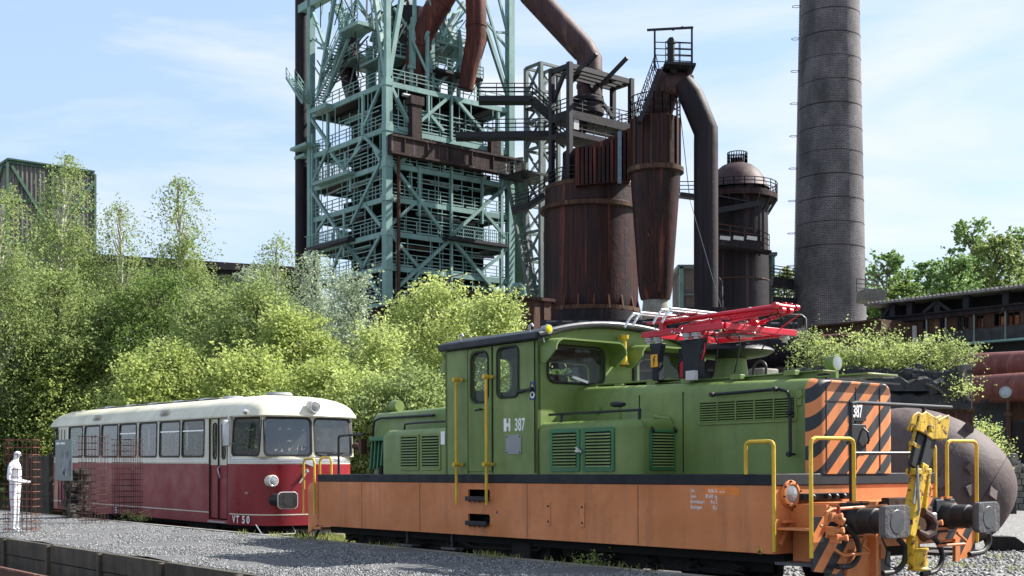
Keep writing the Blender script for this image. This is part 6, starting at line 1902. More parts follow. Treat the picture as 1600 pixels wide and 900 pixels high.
m_ = MB(); rail_path(m_, [q2(1062, 302), q2(1085, 302)], h=1.6); m_.build('railing', M['darksteel'], pf, smooth=0)
MB().tube([q2(1116, 435, VD - 6), q2(1122, 434, VD - 6), q2(1127, 440, VD - 6), q2(1128, 480, VD - 6)], 0.14, 8).build('bent_pipe', M['darksteel'], pf)
rod = thing('guy_wire', 'thin straight stay wire crossing the dark downcomer pipe', 'wire', tuple(P(1127, 480, 95)))
MB().beam(P(1078, 313, 95) - P(1127, 480, 95), (0, 0, 0), 0.035).build('wire', M['grey'], rod, smooth=0)
MB().beam(P(1078, 313, 95) - P(1127, 480, 95), P(1060, 150, 95) - P(1127, 480, 95), 0.05).build('wire', M['darksteel'], rod, smooth=0)

# brick buildings behind the vessels
def slab(nm, label, cat, x0, x1, y0, y1, d, dep, mat, extra=None, tilt=0):
    t = thing(nm, label, cat, tuple(P((x0 + x1) / 2, y1, d)), (0, 0, tilt))
    w_ = (x1 - x0) / FOC * d
    h_ = (y1 - y0) / FOC * d
    MB().box(-w_ / 2, w_ / 2, 0, dep, 0, h_).build('wall', M[mat], t, smooth=0)
    return t, w_, h_
t, w_, h_ = slab('brick_building', 'narrow brick gable with teal corner post beside the downcomer', 'building', 1066, 1092, 420, 560, 131, 8, 'brick')
MB().box(-w_ / 2 - .3, -w_ / 2 + .1, -0.3, 0, 0, h_ + .2).build('corner_post', M['tealsteel'], t, smooth=0)
MB().box(-w_ / 2 - .5, w_ / 2 + 3, -0.3, 8.2, h_, h_ + .4).build('roof', M['greysteel'], t, smooth=0)
for k in range(3):
    MB().box(-w_ / 2, w_ / 2, -0.15, 0, h_ * (.3 + .2 * k), h_ * (.3 + .2 * k) + .25).build('band_course', M['greysteel'], t, smooth=0)
t, w_, h_ = slab('brick_building', 'brick stair tower with teal edge right of the domed stove', 'building', 1192, 1206, 400, 560, 131, 8, 'brick')
MB().box(w_ / 2 - .05, w_ / 2 + .25, -0.3, 0, 0, h_ + .2).build('corner_post', M['tealsteel'], t, smooth=0)
MB().box(-w_ / 2, w_ / 2 + .5, -0.4, 8.2, h_, h_ + .35).build('roof', M['greysteel'], t, smooth=0)
catwalk('short bridge between brick stair tower and the chimney', [P(1206, 440, 128), P(1248, 446, 128)], 1.4, 'rustblack', 0.9)
catwalk('low rusty beam bridge under the bridge at the chimney', [P(1206, 468, 127), P(1248, 471, 127)], 1.0, 'rustblack', 0.5)

# ---------------------------------------------------------------- chimney
HD = 127
cx = P(1297, 0, HD).x + 0.0
chm = thing('brick_chimney', 'tall tapering round brick chimney with iron hoops', 'chimney', (cx, HD, 0))
def cr_(z):
    y = HOR - (z - EYE) * FOC / HD
    return (44.5 + (y / 500) * 10.2) / FOC * HD
zs = [0, 8, 16, 24, 32, 40, 48, 56, 62]
MB().lathe([(cr_(z), z) for z in zs], (0, 0, 0), (0, 0, 1), 64).build('shaft', M['chimney'], chm, smooth=0.5)
for k in range(12):
    y = -10 + k * 36.4
    z = EYE + (HOR - y) / FOC * HD
    MB().lathe([(cr_(z), -.035), (cr_(z) + .025, -.025), (cr_(z) + .025, .025), (cr_(z), .035)], (0, 0, z), (0, 0, 1), 64).build('hoop_iron', M['rustblack'], chm)
ld = thing_part('ladder', chm)
for e in (-0.2, 0.2):
    MB().beam((-cr_(14) - .28, -0.6 + e, 14), (-cr_(56) - .28, -0.6 + e, 56), 0.06).build('ladder_rail', M['darksteel'], ld, smooth=0)
m_ = MB()
for k in range(128):
    z = 14 + k * .33
    m_.beam((-cr_(z) - .28, -.8, z), (-cr_(z) - .28, -.4, z), .045)
m_.build('ladder_rungs', M['darksteel'], ld, smooth=0)
for k in range(13):
    z = 15.2 + k * 3.3
    m_ = MB()
    m_.tube([(-cr_(z) - .28 - .45 * (1 - math.cos(t)) * .9, -.6 + .35 * math.sin(t), z) for t in [i * math.pi / 4 for i in range(8)]], 0.03, 4, closed=True)
    m_.build('safety_hoop', M['darksteel'], ld, smooth=0)

# rusty wall in front of the tower foot
rw = thing('rusty_bunker_wall', 'long rusty plate wall with railing at the foot of the teal tower', 'wall', tuple(P(700, 520, 96)))
o_ = P(700, 520, 96)
for (x0, y0, x1, y1) in ((536, 494, 722, 456), (722, 456, 865, 470)):
    d0, d1 = (100, 92) if x0 < 700 else (92, 100)
    a, b = P(x0, y0, d0) - o_, P(x1, y1, d1) - o_
    lo = Vector((0, 0, -5))
    MB().hexa([a + lo, b + lo, b + lo + Vector((0, 1, 0)), a + lo + Vector((0, 1, 0)), a, b, b + Vector((0, 1, 0)), a + Vector((0, 1, 0))]).build('plate_wall', M['rustplate'], rw, smooth=0)
    MB().beam(a + Vector((0, -.1, 0)), b + Vector((0, -.1, 0)), .4, .25).build('coping', M['rustdark'], rw, smooth=0)
    for k in range(9):
        p = a.lerp(b, k / 8) + Vector((0, -.08, 0))
        MB().beam(p, p + lo, .12, .2).build('stiffener', M['rustdark'], rw, smooth=0)
m_ = MB(); rail_path(m_, [P(640, 468, 95) - o_, P(722, 452, 92) - o_], h=1.1, step=1.6); m_.build('railing', M['rebar'], rw, smooth=0)

# dark low structures behind the locomotive
ls = thing('dark_pipe_bridge', 'black steelwork and pipes behind the locomotive cab', 'pipe bridge', tuple(P(1050, 560, 80)))
o_ = P(1050, 560, 80)
MB().box(P(846, 0, 80).x - o_.x, P(1075, 0, 80).x - o_.x, 0, 6, -7, P(0, 500, 80).z - o_.z).build('dark_casing', M['rustblack'], ls, smooth=0)
MB().box(P(1075, 0, 82).x - o_.x, P(1245, 0, 82).x - o_.x, 2, 8, -7, P(0, 480, 82).z - o_.z).build('dark_casing', M['rustblack'], ls, smooth=0)
for y in (505, 520, 538):
    MB().tube([P(846, y, 79) - o_, P(1245, y + 3, 79) - o_], .18, 8).build('side_pipe', M['darksteel'], ls)
for k in range(16):
    x = 850 + k * 25
    MB().beam(P(x, 500, 79) - o_, P(x, 600, 79) - o_, .3).build('post', M['darksteel'], ls, smooth=0)
hp = world_pipe('horizontal_gas_main', 'dark horizontal gas main behind the red current collector', [P(960, 550, 45), P(1160, 548, 45), P(1245, 545, 45), P(1262, 542, 45)], 0.72, 'rustblack', rings=((0, .5), (1, .5)))
for k in range(4):
    MB().box(1.5 + k * 1.6, 1.75 + k * 1.6, -.15, .15, -6, -.6).build('pipe_support', M['darksteel'], hp, smooth=0)
world_pipe('rusty_feed_pipe', 'thin rusty pipe poking out left of the overgrown block', [P(1240, 538, 44), P(1282, 529, 44), P(1346, 524, 44)], 0.13, 'rustred', 10)
bp_ = world_pipe('bent_black_pipe', 'black pipe bend with posts below the chimney', [P(1225, 494, 46), P(1252, 494, 46), P(1257, 498, 46), P(1258, 540, 46)], 0.09, 'black', 10)
for x in (1232, 1240):
    MB().beam(P(x, 496, 46) - P(1225, 494, 46), P(x, 540, 46) - P(1225, 494, 46), .07).build('post', M['black'], bp_, smooth=0)
# ---------------------------------------------------------------- ground
GZ, PZ = -0.15, 0.37
def gravelmat(name, c_lo, c_mid, c_hi, scale=26, bmp=0.9):
    m, n, b, o = new_mat(name)
    t = n.nodes.new('ShaderNodeTexCoord')
    v = n.nodes.new('ShaderNodeTexVoronoi')
    v.inputs['Scale'].default_value = scale
    n.links.new(t.outputs['Object'], v.inputs['Vector'])
    sp = n.nodes.new('ShaderNodeSeparateColor')
    n.links.new(v.outputs['Color'], sp.inputs[0])
    c = ramp(n, sp.outputs[0], [(0.0, c_lo), (0.5, c_mid), (1.0, c_hi)])
    c = mixc(n, ramp(n, v.outputs['Distance'], [(0.25, (0, 0, 0)), (0.6, (0.85, 0.85, 0.85))]), c, k3(c_lo, 0.35))
    c = mixc(n, ramp(n, noise(n, 0.5, 6), [(0.35, (0, 0, 0)), (0.7, (0.5, 0.5, 0.5))]), c, k3(c_lo, 0.9))
    n.links.new(c, b.inputs['Base Color'])
    b.inputs['Roughness'].default_value = 0.9
    bump(n, b, v.outputs['Distance'], bmp, 0.03)
    return m
M['gravel'] = gravelmat('grey_gravel', (0.08, 0.081, 0.085), (0.165, 0.166, 0.17), (0.29, 0.29, 0.29), 55, 0.5)
M['gravel2'] = gravelmat('pale_dusty_gravel', (0.17, 0.165, 0.158), (0.28, 0.275, 0.265), (0.44, 0.43, 0.42), 14)
M['ballast'] = gravelmat('dark_ballast', (0.05, 0.045, 0.042), (0.12, 0.11, 0.10), (0.24, 0.23, 0.22), 18)
m, n, b, o = new_mat('ground_cover')
c = ramp(n, noise(n, 0.12, 8), [(0.40, (0.30, 0.29, 0.27)), (0.52, (0.20, 0.19, 0.15)), (0.62, (0.07, 0.10, 0.03))])
n.links.new(c, b.inputs['Base Color']); b.inputs['Roughness'].default_value = 0.95
bump(n, b, noise(n, 3, 9), 0.6, 0.1)
M['earth'] = m
mb = MB()
mb.add([(-1200, -200, GZ), (1200, -200, GZ), (1200, 2200, GZ), (-1200, 2200, GZ)], [(0, 1, 2, 3)])
mb.build('ground', M['earth'], kind='structure', smooth=0, recalc=False)
yard = thing_part('gravel_yard', None)
yard.location = (LC[0], LC[1], 0); yard.rotation_euler = (0, 0, SITE)
yard['kind'] = 'structure'
S().add([(-14, 0.2, GZ + .008), (30, 0.2, GZ + .008), (30, 40, GZ + .008), (-14, 40, GZ + .008)], [(0, 3, 2, 1)]).build('gravel_sheet', M['gravel2'], yard, smooth=0, recalc=False)
S().add([(-14, -40, GZ + .012), (40, -40, GZ + .012), (40, 4.9, GZ + .012), (-14, 4.9, GZ + .012)], [(0, 3, 2, 1)]).build('ballast_sheet', M['ballast'], yard, smooth=0, recalc=False)

# platform strip with board edge
PB0, PB1 = -3.93, -0.25
plat = thing_part('gravel_platform', None)
plat.location = (LC[0], LC[1], 0); plat.rotation_euler = (0, 0, SITE)
plat['kind'] = 'structure'
mb = S()
na, nb = 90, 10
V, F = [], []
for i in range(na + 1):
    for j in range(nb + 1):
        a, b = -4 + i * 0.42, PB0 + 0.06 + (PB1 - PB0 - 0.06) * j / nb
        V.append((a, b, PZ + 0.018 * math.sin(a * 1.3 + b * 2) + 0.015 * math.sin(a * 3.1 - b)))
for i in range(na):
    for j in range(nb):
        k = i * (nb + 1) + j
        F.append((k, k + nb + 1, k + nb + 2, k + 1))
mb.add(V, F).build('gravel_surface', M['gravel'], plat, recalc=False)
S().box(-4, 33.8, PB0 + 0.07, PB1 - 0.01, GZ, PZ - 0.05).build('platform_fill', M['ballast'], plat, smooth=0)
S().box(-4, 33.8, PB1, PB1 + 0.10, GZ, PZ + 0.03).build('far_kerb', M['concwall'], plat, smooth=0, bevel=0.01)
bw = thing('board_retaining_wall', 'dark mossy concrete board wall holding the gravel platform in front', 'retaining wall', (LC[0], LC[1], 0), (0, 0, SITE))
posts = [0.22 + 2.15 * k for k in range(-2, 15)]
rnd = random.Random(3)
for p in posts:
    S().box(p - 0.05, p + 0.05, PB0 - 0.07, PB0 + 0.05, GZ, PZ - 0.01).build('post', M['boardconc'], bw, smooth=0, bevel=0.008)
    for k in range(2):
        z0 = GZ + 0.0 + k * 0.26
        j = rnd.uniform(-.008, .008)
        S().box(p + 0.055, p + 2.095, PB0 - 0.02 + j, PB0 + 0.045, z0 + 0.006, z0 + 0.252 + (0.015 if k else 0)).build('board', M['boardconc'], bw, smooth=0, bevel=0.006)
# rails and sleepers
def track(nm, label, b, z, a0, a1, sleepers=True, gauge=1.435):
    t = thing(nm, label, 'track', (LC[0], LC[1], 0), (0, 0, SITE))
    for bb in (b - gauge / 2, b + gauge / 2):
        S().box(a0, a1, bb - .07, bb + .07, z - .16, z - .145).box(a0, a1, bb - .01, bb + .01, z - .145, z - .04).box(a0, a1, bb - .035, bb + .035, z - .04, z).build('rail', M['steelrail'], t, smooth=0, bevel=0.004)
    if sleepers:
        base = None
        for k in range(int((a1 - a0) / .65)):
            if base is None:
                base = S().box(-.12, .12, b - 1.25, b + 1.25, z - .27, z - .165).build('sleeper', M['under'], t, smooth=0)
                base.location.x = a0 + .3
            else:
                o = base.copy(); COL.objects.link(o); o.location.x = a0 + .3 + k * .65
    return t
track('near_track', 'rusty rails in the dark ballast below the platform boards', -5.33, 0.06, -3, 30)
track('locomotive_track', 'rails under the green and orange locomotive', 1.5, 0.0, -14, 14)
track('railbus_track', 'rails under the cream and crimson railbus', 3.72, 0.0, 9, 45, False)

# loose stones
def stones(nm, n_, sampler, size, mat, seed, label=None, kind='stuff'):
    rng = np.random.default_rng(seed)
    c = sampler(rng, n_)
    base = np.array([(-1, -1, -.6), (1, -1, -.6), (1, 1, -.6), (-1, 1, -.6), (-.7, -.6, .7), (.6, -.7, .6), (.7, .6, .8), (-.6, .7, .5)])
    s_ = rng.uniform(size[0], size[1], (n_, 1, 1)) * 0.5
    v = base[None] * rng.uniform(.6, 1.2, (n_, 8, 3)) * s_
    an = rng.uniform(0, 6.28, n_)
    co, si = np.cos(an)[:, None], np.sin(an)[:, None]
    x = v[:, :, 0] * co - v[:, :, 1] * si
    y = v[:, :, 0] * si + v[:, :, 1] * co
    v = np.stack([x, y, v[:, :, 2]], -1) + c[:, None, :]
    f = np.array([(0, 3, 2, 1), (4, 5, 6, 7), (0, 1, 5, 4), (1, 2, 6, 5), (2, 3, 7, 6), (3, 0, 4, 7)])
    F = (f[None] + (np.arange(n_) * 8)[:, None, None]).reshape(-1, 4)
    return quads(nm, v.reshape(-1, 3), F, mat, kind, label)
def quads(nm, V, F, mat, kind=None, label=None):
    me = bpy.data.meshes.new(nm)
    me.vertices.add(len(V)); me.vertices.foreach_set('co', V.astype(np.float32).ravel())
    me.loops.add(F.size); me.loops.foreach_set('vertex_index', F.astype(np.int32).ravel())
    me.polygons.add(len(F)); me.polygons.foreach_set('loop_start', np.arange(0, F.size, F.shape[1], dtype=np.int32))
    me.update(calc_edges=True)
    me.materials.append(mat)
    o = bpy.data.objects.new(nm, me); COL.objects.link(o)
    if kind: o['kind'] = kind
    if label: o['label'] = label
    return o
m, n, b, o = new_mat('loose_stone')
g = n.nodes.new('ShaderNodeNewGeometry')
n.links.new(ramp(n, g.outputs['Random Per Island'], [(0, (0.075, 0.076, 0.08)), (0.5, (0.165, 0.166, 0.168)), (0.88, (0.25, 0.25, 0.248)), (1, (0.38, 0.375, 0.365))]), b.inputs['Base Color'])
b.inputs['Roughness'].default_value = 0.85
M['loosestone'] = m
def s_plat(rng, n_):
    a = 1.0 + 24 * rng.random(n_) ** 1.4
    bb = rng.uniform(PB0 + .08, PB1 - .05, n_)
    return np.stack([LC[0] + U.x * a + W.x * bb, LC[1] + U.y * a + W.y * bb, np.full(n_, PZ + .012)], -1)
stones('loose_gravel', 52000, s_plat, (.011, .026), M['loosestone'], 1, 'loose grey stones covering the platform strip')
def s_yard(rng, n_):
    a = rng.uniform(-9, 5, n_); bb = rng.uniform(3.2, 16, n_)
    return np.stack([LC[0] + U.x * a + W.x * bb, LC[1] + U.y * a + W.y * bb, np.full(n_, GZ + .02)], -1)
stones('yard_gravel', 12000, s_yard, (.03, .08), M['loosestone'], 2, 'pale loose stones on the yard right of the locomotive')
def s_ball(rng, n_):
    a = rng.uniform(2, 16, n_); bb = rng.uniform(-7.5, PB0 - .1, n_)
    return np.stack([LC[0] + U.x * a + W.x * bb, LC[1] + U.y * a + W.y * bb, np.full(n_, GZ + .03)], -1)
stones('track_ballast', 6000, s_ball, (.04, .09), M['loosestone'], 4, 'coarse ballast stones around the near rails')

# ---------------------------------------------------------------- figure, cages, sign
FX = P(25, 833, 1.26 * FOC / 108)
def cage(label, loc, wd, dp, h, rot, mat='rebar', stepv=.075, steph=.135, grp='wire cages standing on the platform'):
    t = thing('wire_cage', label, 'wire cage', tuple(loc), (0, 0, rot), grp)
    m_ = MB()
    nv, nh = max(2, int(wd / stepv)), int(h / steph)
    for s_ in (-dp / 2, dp / 2):
        for k in range(nv + 1):
            x = -wd / 2 + wd * k / nv
            m_.beam((x, s_, 0.02), (x, s_, h + rnd.uniform(-.03, .05)), .006)
    for s_ in (-wd / 2, wd / 2):
        for k in range(int(dp / stepv) + 1):
            y = -dp / 2 + dp * k / int(dp / stepv)
            m_.beam((s_, y, 0.02), (s_, y, h + rnd.uniform(-.05, .06)), .0055)
    m_.build('upright_wires', M['rebardark'], t, smooth=0)
    for k in range(nh + 1):
        z = .08 + k * steph
        MB().tube([(-wd / 2 - .03, -dp / 2, z), (wd / 2 + .03, -dp / 2, z)], .008, 4).tube([(-wd / 2 - .03, dp / 2, z), (wd / 2 + .03, dp / 2, z)], .007, 4).tube([(-wd / 2, -dp / 2, z), (-wd / 2, dp / 2, z)], .007, 4).tube([(wd / 2, -dp / 2, z), (wd / 2, dp / 2, z)], .007, 4).build('hoop_wire', M[mat], t, smooth=0)
    return t
cage('rusty wire cage around the white standing figure at the left edge', (FX.x + .11, FX.y, PZ), .50, .40, 1.70, 0)
c2 = P(146, 820, 26.2)
cage('empty wire cage between the stone pillar and the middle of the railbus', (c2.x, c2.y, PZ), .42, .40, 1.85, R(-20), 'rebardark', .07)
c3 = P(199, 808, 29.3)
cage('empty wire cage farthest right, in front of the railbus windows', (c3.x, c3.y, PZ), .50, .45, 1.80, R(-20), 'rebardark', .06)
fig = bpy.data.meshes.new('white_figure')
JV = [((0, 0, .80), (.115, .15)), ((.01, 0, .98), (.10, .135)), ((.0, 0, 1.14), (.115, .16)), ((-.01, 0, 1.25), (.10, .15)), ((.015, 0, 1.33), (.052, .055)), ((.03, 0, 1.37), (.055, .055)), ((.035, 0, 1.44), (.092, .078)), ((.03, 0, 1.50), (.075, .065)),
      ((.0, .085, .74), (.09, .085)), ((.0, .09, .42), (.06, .06)), ((-.01, .09, .08), (.042, .042)), ((.10, .09, .035), (.03, .035)),
      ((.0, -.085, .74), (.09, .085)), ((.01, -.09, .42), (.06, .06)), ((0, -.09, .08), (.042, .042)), ((.11, -.09, .035), (.03, .035)),
      ((-.01, .19, 1.22), (.05, .05)), ((-.03, .22, .98), (.04, .04)), ((.17, .16, .93), (.03, .03)), ((.23, .13, .935), (.03, .02)),
      ((-.01, -.19, 1.22), (.05, .05)), ((-.03, -.22, .98), (.04, .04)), ((.17, -.13, .93), (.03, .03)), ((.24, -.08, .935), (.032, .022)), ((.125, 0, 1.425), (.014, .014))]
JE = [(0, 1), (1, 2), (2, 3), (3, 4), (4, 5), (5, 6), (6, 7), (0, 8), (8, 9), (9, 10), (10, 11), (0, 12), (12, 13), (13, 14), (14, 15), (3, 16), (16, 17), (17, 18), (18, 19), (3, 20), (20, 21), (21, 22), (22, 23), (6, 24)]
fig.from_pydata([v for v, _ in JV], JE, [])
fo = bpy.data.objects.new('white_figure', fig); COL.objects.link(fo)
sk = fo.modifiers.new('skin', 'SKIN'); sk.use_smooth_shade = True
for i, (_, r_) in enumerate(JV):
    fig.skin_vertices[0].data[i].radius = (r_[0] * .82, r_[1] * .82)
    fig.skin_vertices[0].data[i].use_root = (i == 0)
fo.modifiers.new('sub', 'SUBSURF').levels = 2
fo.modifiers['sub'].render_levels = 2
fig.materials.append(M['whitefig'])
fo.location = (FX.x - .02, FX.y, PZ)
fo['label'] = 'plain white standing human figure in profile, hands held forward, inside a wire cage'
fo['category'] = 'statue'

SG = P(118, 810, 1.26 * FOC / 85)
sg = thing('information_board', 'grey green information board with a photograph on a stone filled pillar', 'information board', (SG.x, SG.y, PZ), (0, 0, SITE))
# local x runs along the track away, so the board faces local +y (towards the near side)
Hs = lambda y: EYE - (y - HOR) / FOC * SG.y - PZ
zb0, zb1 = Hs(751), Hs(687)
MB().box(-.45, .60, 0.23, 0.26, zb0, zb1).build('board_panel', M['sign'], sg, smooth=0, bevel=.004)
MB().box(-.40, .18, 0.261, 0.264, zb0 + .12, zb1 - .26).build('picture', M['photo'], sg, smooth=0)
for i in range(2):
    MB().box(-.05 + i * .36, .24 + i * .30, 0.261, 0.2625, zb1 - .11, zb1 - .065).build('title_line', M['white'], sg, smooth=0)
for i in range(16):
    MB().box(.24, .24 + rnd.uniform(.26, .32), 0.261, 0.2625, zb1 - .22 - i * .04, zb1 - .21 - i * .04).build('text_line', M['grey'], sg, smooth=0)
for k in range(150):
    x, y, z = rnd.uniform(-.30, .18), rnd.uniform(-.2, .2), rnd.uniform(0.03, 1.10)
    s_ = rnd.uniform(.045, .085)
    m_ = MB()
    m_.hexa([(x + dx * s_ * rnd.uniform(.7, 1.1), y + dy * s_ * rnd.uniform(.7, 1.1), z + dz * s_ * rnd.uniform(.5, .9)) for dx, dy, dz in ((-1, -1, -1), (1, -1, -1), (1, 1, -1), (-1, 1, -1), (-1, -1, 1), (1, -1, 1), (1, 1, 1), (-1, 1, 1))])
    m_.build('stone', M['stone'], sg, smooth=0)
MB().box(-.26, .14, -.16, .16, 0, 1.1).build('stone_core', M['dark'], sg, smooth=0)
m_ = MB()
for k in range(12):
    z = .05 + k * .1
    for (p, q) in (((-.36, -.26), (.24, -.26)), ((.24, -.26), (.24, .25)), ((.24, .25), (-.36, .25)), ((-.36, .25), (-.36, -.26))):
        m_.beam((*p, z), (*q, z), .007)
for k in range(6):
    x = -.36 + k * .12
    m_.beam((x, .25, 0), (x, .25, 1.3), .007).beam((x, -.26, 0), (x, -.26, 1.3), .007)
m_.build('wire_mesh', M['rebardark'], sg, smooth=0)

# ---------------------------------------------------------------- ladle
LDc = P(1452, 742, 26)
AX = Vector((0.80, -0.32, -0.47)).normalized()
ladle = thing('slag_ladle', 'huge egg shaped mauve brown iron ladle lying tilted behind the locomotive front', 'ladle', (LDc.x, LDc.y, LDc.z))
SMJ, SMN = 1.76, 1.29
prof = []
for k in range(25):
    t = math.pi * k / 24
    x = -math.cos(t)
    prof.append((SMN * (math.sin(t) ** 0.85) * (1 + .05 * x), x * SMJ))
MB().lathe(prof, (0, 0, 0), AX, 56, caps=False).build('shell', M['ladle'], ladle, smooth=1.0)
for h_2 in (0.2, 1.15):
    x_ = h_2 / SMJ
    rr = SMN * (math.sqrt(1 - x_ * x_) ** 0.85) * (1 + .05 * x_)
    MB().lathe([(rr - .02, -.012), (rr + .004, 0), (rr - .02, .012)], AX * h_2, AX, 56, caps=False).build('weld_seam', M['rustblack'], ladle)
def on_ladle(px, py):
    d = Vector(((px - 800) / FOC, 1, -(py - HOR) / FOC))
    o = Vector((0, 0, EYE)) - LDc
    def sc(v):
        al = v.dot(AX)
        return AX * (al / SMJ) + (v - AX * al) / SMN
    a, b = sc(d), sc(o)
    A, Bq, C = a.dot(a), 2 * a.dot(b), b.dot(b) - 1
    ds = Bq * Bq - 4 * A * C
    t = (-Bq - math.sqrt(max(ds, 0))) / (2 * A)
    p = o + d * t
    al = p.dot(AX)
    nn = (AX * (al / SMJ ** 2) + (p - AX * al) / SMN ** 2).normalized()
    return p, nn
for (x, y, r_, s_) in ((1471, 752, .6, .14), (1515, 733, -.7, .12), (1516, 764, .4, .13), (1548, 768, 1.0, .15), (1512, 672, .3, .07)):
    p, nn = on_ladle(x, y)
    t1 = nn.cross(Vector((0, 0, 1))).normalized()
    t2 = nn.cross(t1)
    e1 = t1 * math.cos(r_) + t2 * math.sin(r_)
    e2 = -t1 * math.sin(r_) + t2 * math.cos(r_)
    m_ = MB()
    m_.hexa([p - e1 * s_ - e2 * .12 - nn * .1, p + e1 * s_ - e2 * .12 - nn * .1, p + e1 * s_ + e2 * .12 - nn * .1, p - e1 * s_ + e2 * .12 - nn * .1,
             p - e1 * s_ * .9 - e2 * .1 + nn * .03, p + e1 * s_ * .9 - e2 * .1 + nn * .17, p + e1 * s_ * .9 + e2 * .1 + nn * .17, p - e1 * s_ * .9 + e2 * .1 + nn * .03])
    m_.build('lug', M['ladle'], ladle, smooth=0, bevel=.01)
rk = thing('timber_chock', 'dark timber chock on the gravel under the ladle tip', 'chock', (P(1570, 815, 25.5).x, 25.5, GZ))
MB().hexa([(-.3, -.2, 0), (.5, -.3, 0), (.5, .2, 0), (-.3, .2, 0), (-.4, -.2, .3), (.1, -.3, .3), (.1, .2, .3), (-.4, .2, .3)]).build('block', M['under'], rk, smooth=0)

# ---------------------------------------------------------------- overgrown block
OD = 40.0
c = (P(1385, 0, OD).x, OD)
ob = thing('overgrown_block', 'ruined black concrete block with rust streaked casing and bushes on top', 'ruin', (c[0], c[1], 0), (0, 0, 0))
X = lambda x, d=OD: P(x, 0, d).x - c[0]
Z = lambda y, d=OD: EYE - (y - HOR) / FOC * d
MB().box(X(1390), X(1520), 0, 5, GZ, Z(640)).build('casing', M['ruststreak'], ob, smooth=0)
MB().box(X(1389), X(1522), -.08, .02, Z(644), Z(636)).build('casing_rim', M['rustplate'], ob, smooth=0)
for k in range(6):
    x = X(1392) + (X(1518) - X(1392)) * k / 5
    MB().box(x - .03, x + .03, -.05, 0, GZ, Z(644)).build('casing_seam', M['rustplate'], ob, smooth=0)
rnd = random.Random(21)
def rough_slab(x0, x1, y0, y1, z0, z1, mat, nm):
    m_ = MB()
    n_ = 18
    V, F = [], []
    for i in range(n_ + 1):
        x = x0 + (x1 - x0) * i / n_
        j1, j2, jz = rnd.uniform(-.10, .06), rnd.uniform(-.10, .06), rnd.uniform(-.12, .08)
        V += [(x, y0 + j1, z0), (x, y0 + j2, z1 + jz - .1), (x, y0 + .2 + j2, z1 + jz), (x, y1, z1 + rnd.uniform(-.1, .1)), (x, y1, z0)]
    for i in range(n_):
        for k in range(4):
            F.append((i * 5 + k, i * 5 + k + 1, i * 5 + 6 + k, i * 5 + 5 + k))
    F += [(0, 1, 2, 3, 4), tuple(n_ * 5 + k for k in (4, 3, 2, 1, 0))]
    m_.add(V, F)
    return m_.build(nm, M[mat], ob, smooth=0)
rough_slab(X(1226), X(1512), -.25, 5, Z(640), Z(614), 'concdark', 'concrete_layer')
rough_slab(X(1226), X(1470), -.35, 5, Z(612), Z(590), 'concdark', 'concrete_layer')
rough_slab(X(1232), X(1513), 0.15, 5, Z(618), Z(574), 'concdark', 'concrete_layer')
MB().box(X(1226), X(1390), 0, 5, GZ, Z(640)).build('concrete_base', M['concdark'], ob, smooth=0)
MB().box(X(1500), X(1514), -.3, 1, Z(640), Z(570)).build('corner_post', M['concrete'], ob, smooth=0, bevel=.03)
rb = [MB().tube([(X(x), -.4, Z(y)), (X(x) + .4, -.45, Z(y) - .2), (X(x) + .7, -.4, Z(y) - .45)], .05, 5) for x, y in ((1462, 598), (1475, 606), (1440, 600))]
for r_ in rb: r_.build('hanging_root', M['stone'], ob)
for k in range(16):
    x, z = rnd.uniform(X(1240), X(1510)), Z(rnd.uniform(572, 622))
    s_ = rnd.uniform(.06, .17)
    m_ = MB()
    m_.hexa([(x + dx * s_ * rnd.uniform(.5, 1.2), -.3 + dy * s_ * .6, z + dz * s_ * rnd.uniform(.3, .8)) for dx, dy, dz in ((-1, -1, -1), (1, -1, -1), (1, 1, -1), (-1, 1, -1), (-1, -1, 1), (1, -1, 1), (1, 1, 1), (-1, 1, 1))])
    m_.build('broken_lump', M['concdark'], ob, smooth=0)

# ---------------------------------------------------------------- right hand buildings
HC = (P(1600, 0, 80).x, 80.0)
hall = thing('derelict_hall', 'long dark derelict works hall with open clerestory and broken windows at right', 'building', (HC[0], HC[1], 0), (0, 0, SITE))
ha = lambda x: on_b(x, 500, 0, HC)[0]
hz = lambda y: EYE + (HOR - y) / FOC * 80
A_0, A_1 = -8, ha(1362)
S().box(A_0, A_1, -.9, 9, hz(452), hz(449)).build('canopy_roof', M['corr'], hall, smooth=0)
m_ = S()
for k in range(60):
    a = A_0 + (A_1 - A_0) * k / 60
    m_.box(a, a + .12, -.95, 9, hz(449), hz(449) + .12)
m_.build('roof_corrugation', M['corr'], hall, smooth=0)
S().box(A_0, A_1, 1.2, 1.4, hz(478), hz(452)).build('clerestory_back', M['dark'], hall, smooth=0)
S().box(A_0, A_1, -.3, 0.1, hz(484), hz(475)).box(A_0, A_1, -.5, 0.1, hz(476), hz(474)).build('eaves_beam', M['rustblack'], hall, smooth=0)
for x in (1574, 1512, 1467, 1424, 1397):
    a = ha(x)
    S().box(a - .22, a + .22, -.25, .1, hz(475), hz(452)).build('clerestory_post', M['darksteel'], hall, smooth=0)
for x0, x1 in ((1467, 1446), (1467, 1487), (1393, 1382)):
    S().beam((ha(x0), -.2, hz(456)), (ha(x1), -.2, hz(473)), .22).build('strut', M['darksteel'], hall, smooth=0)
wl = [(1594, 1575, 486, 507), (1572, 1553, 486, 507), (1538, 1525, 488, 507), (1514, 1505, 488, 509), (1503, 1496, 490, 508), (1477, 1469, 492, 511), (1450, 1442, 494, 512), (1424, 1415, 497, 515)]
hol = []
for x0, x1, y0, y1 in wl:
    yy = hz(505), hz(486)
    hol.append([(ha(x0), yy[0]), (ha(x1), yy[0]), (ha(x1), yy[1]), (ha(x0), yy[1])])
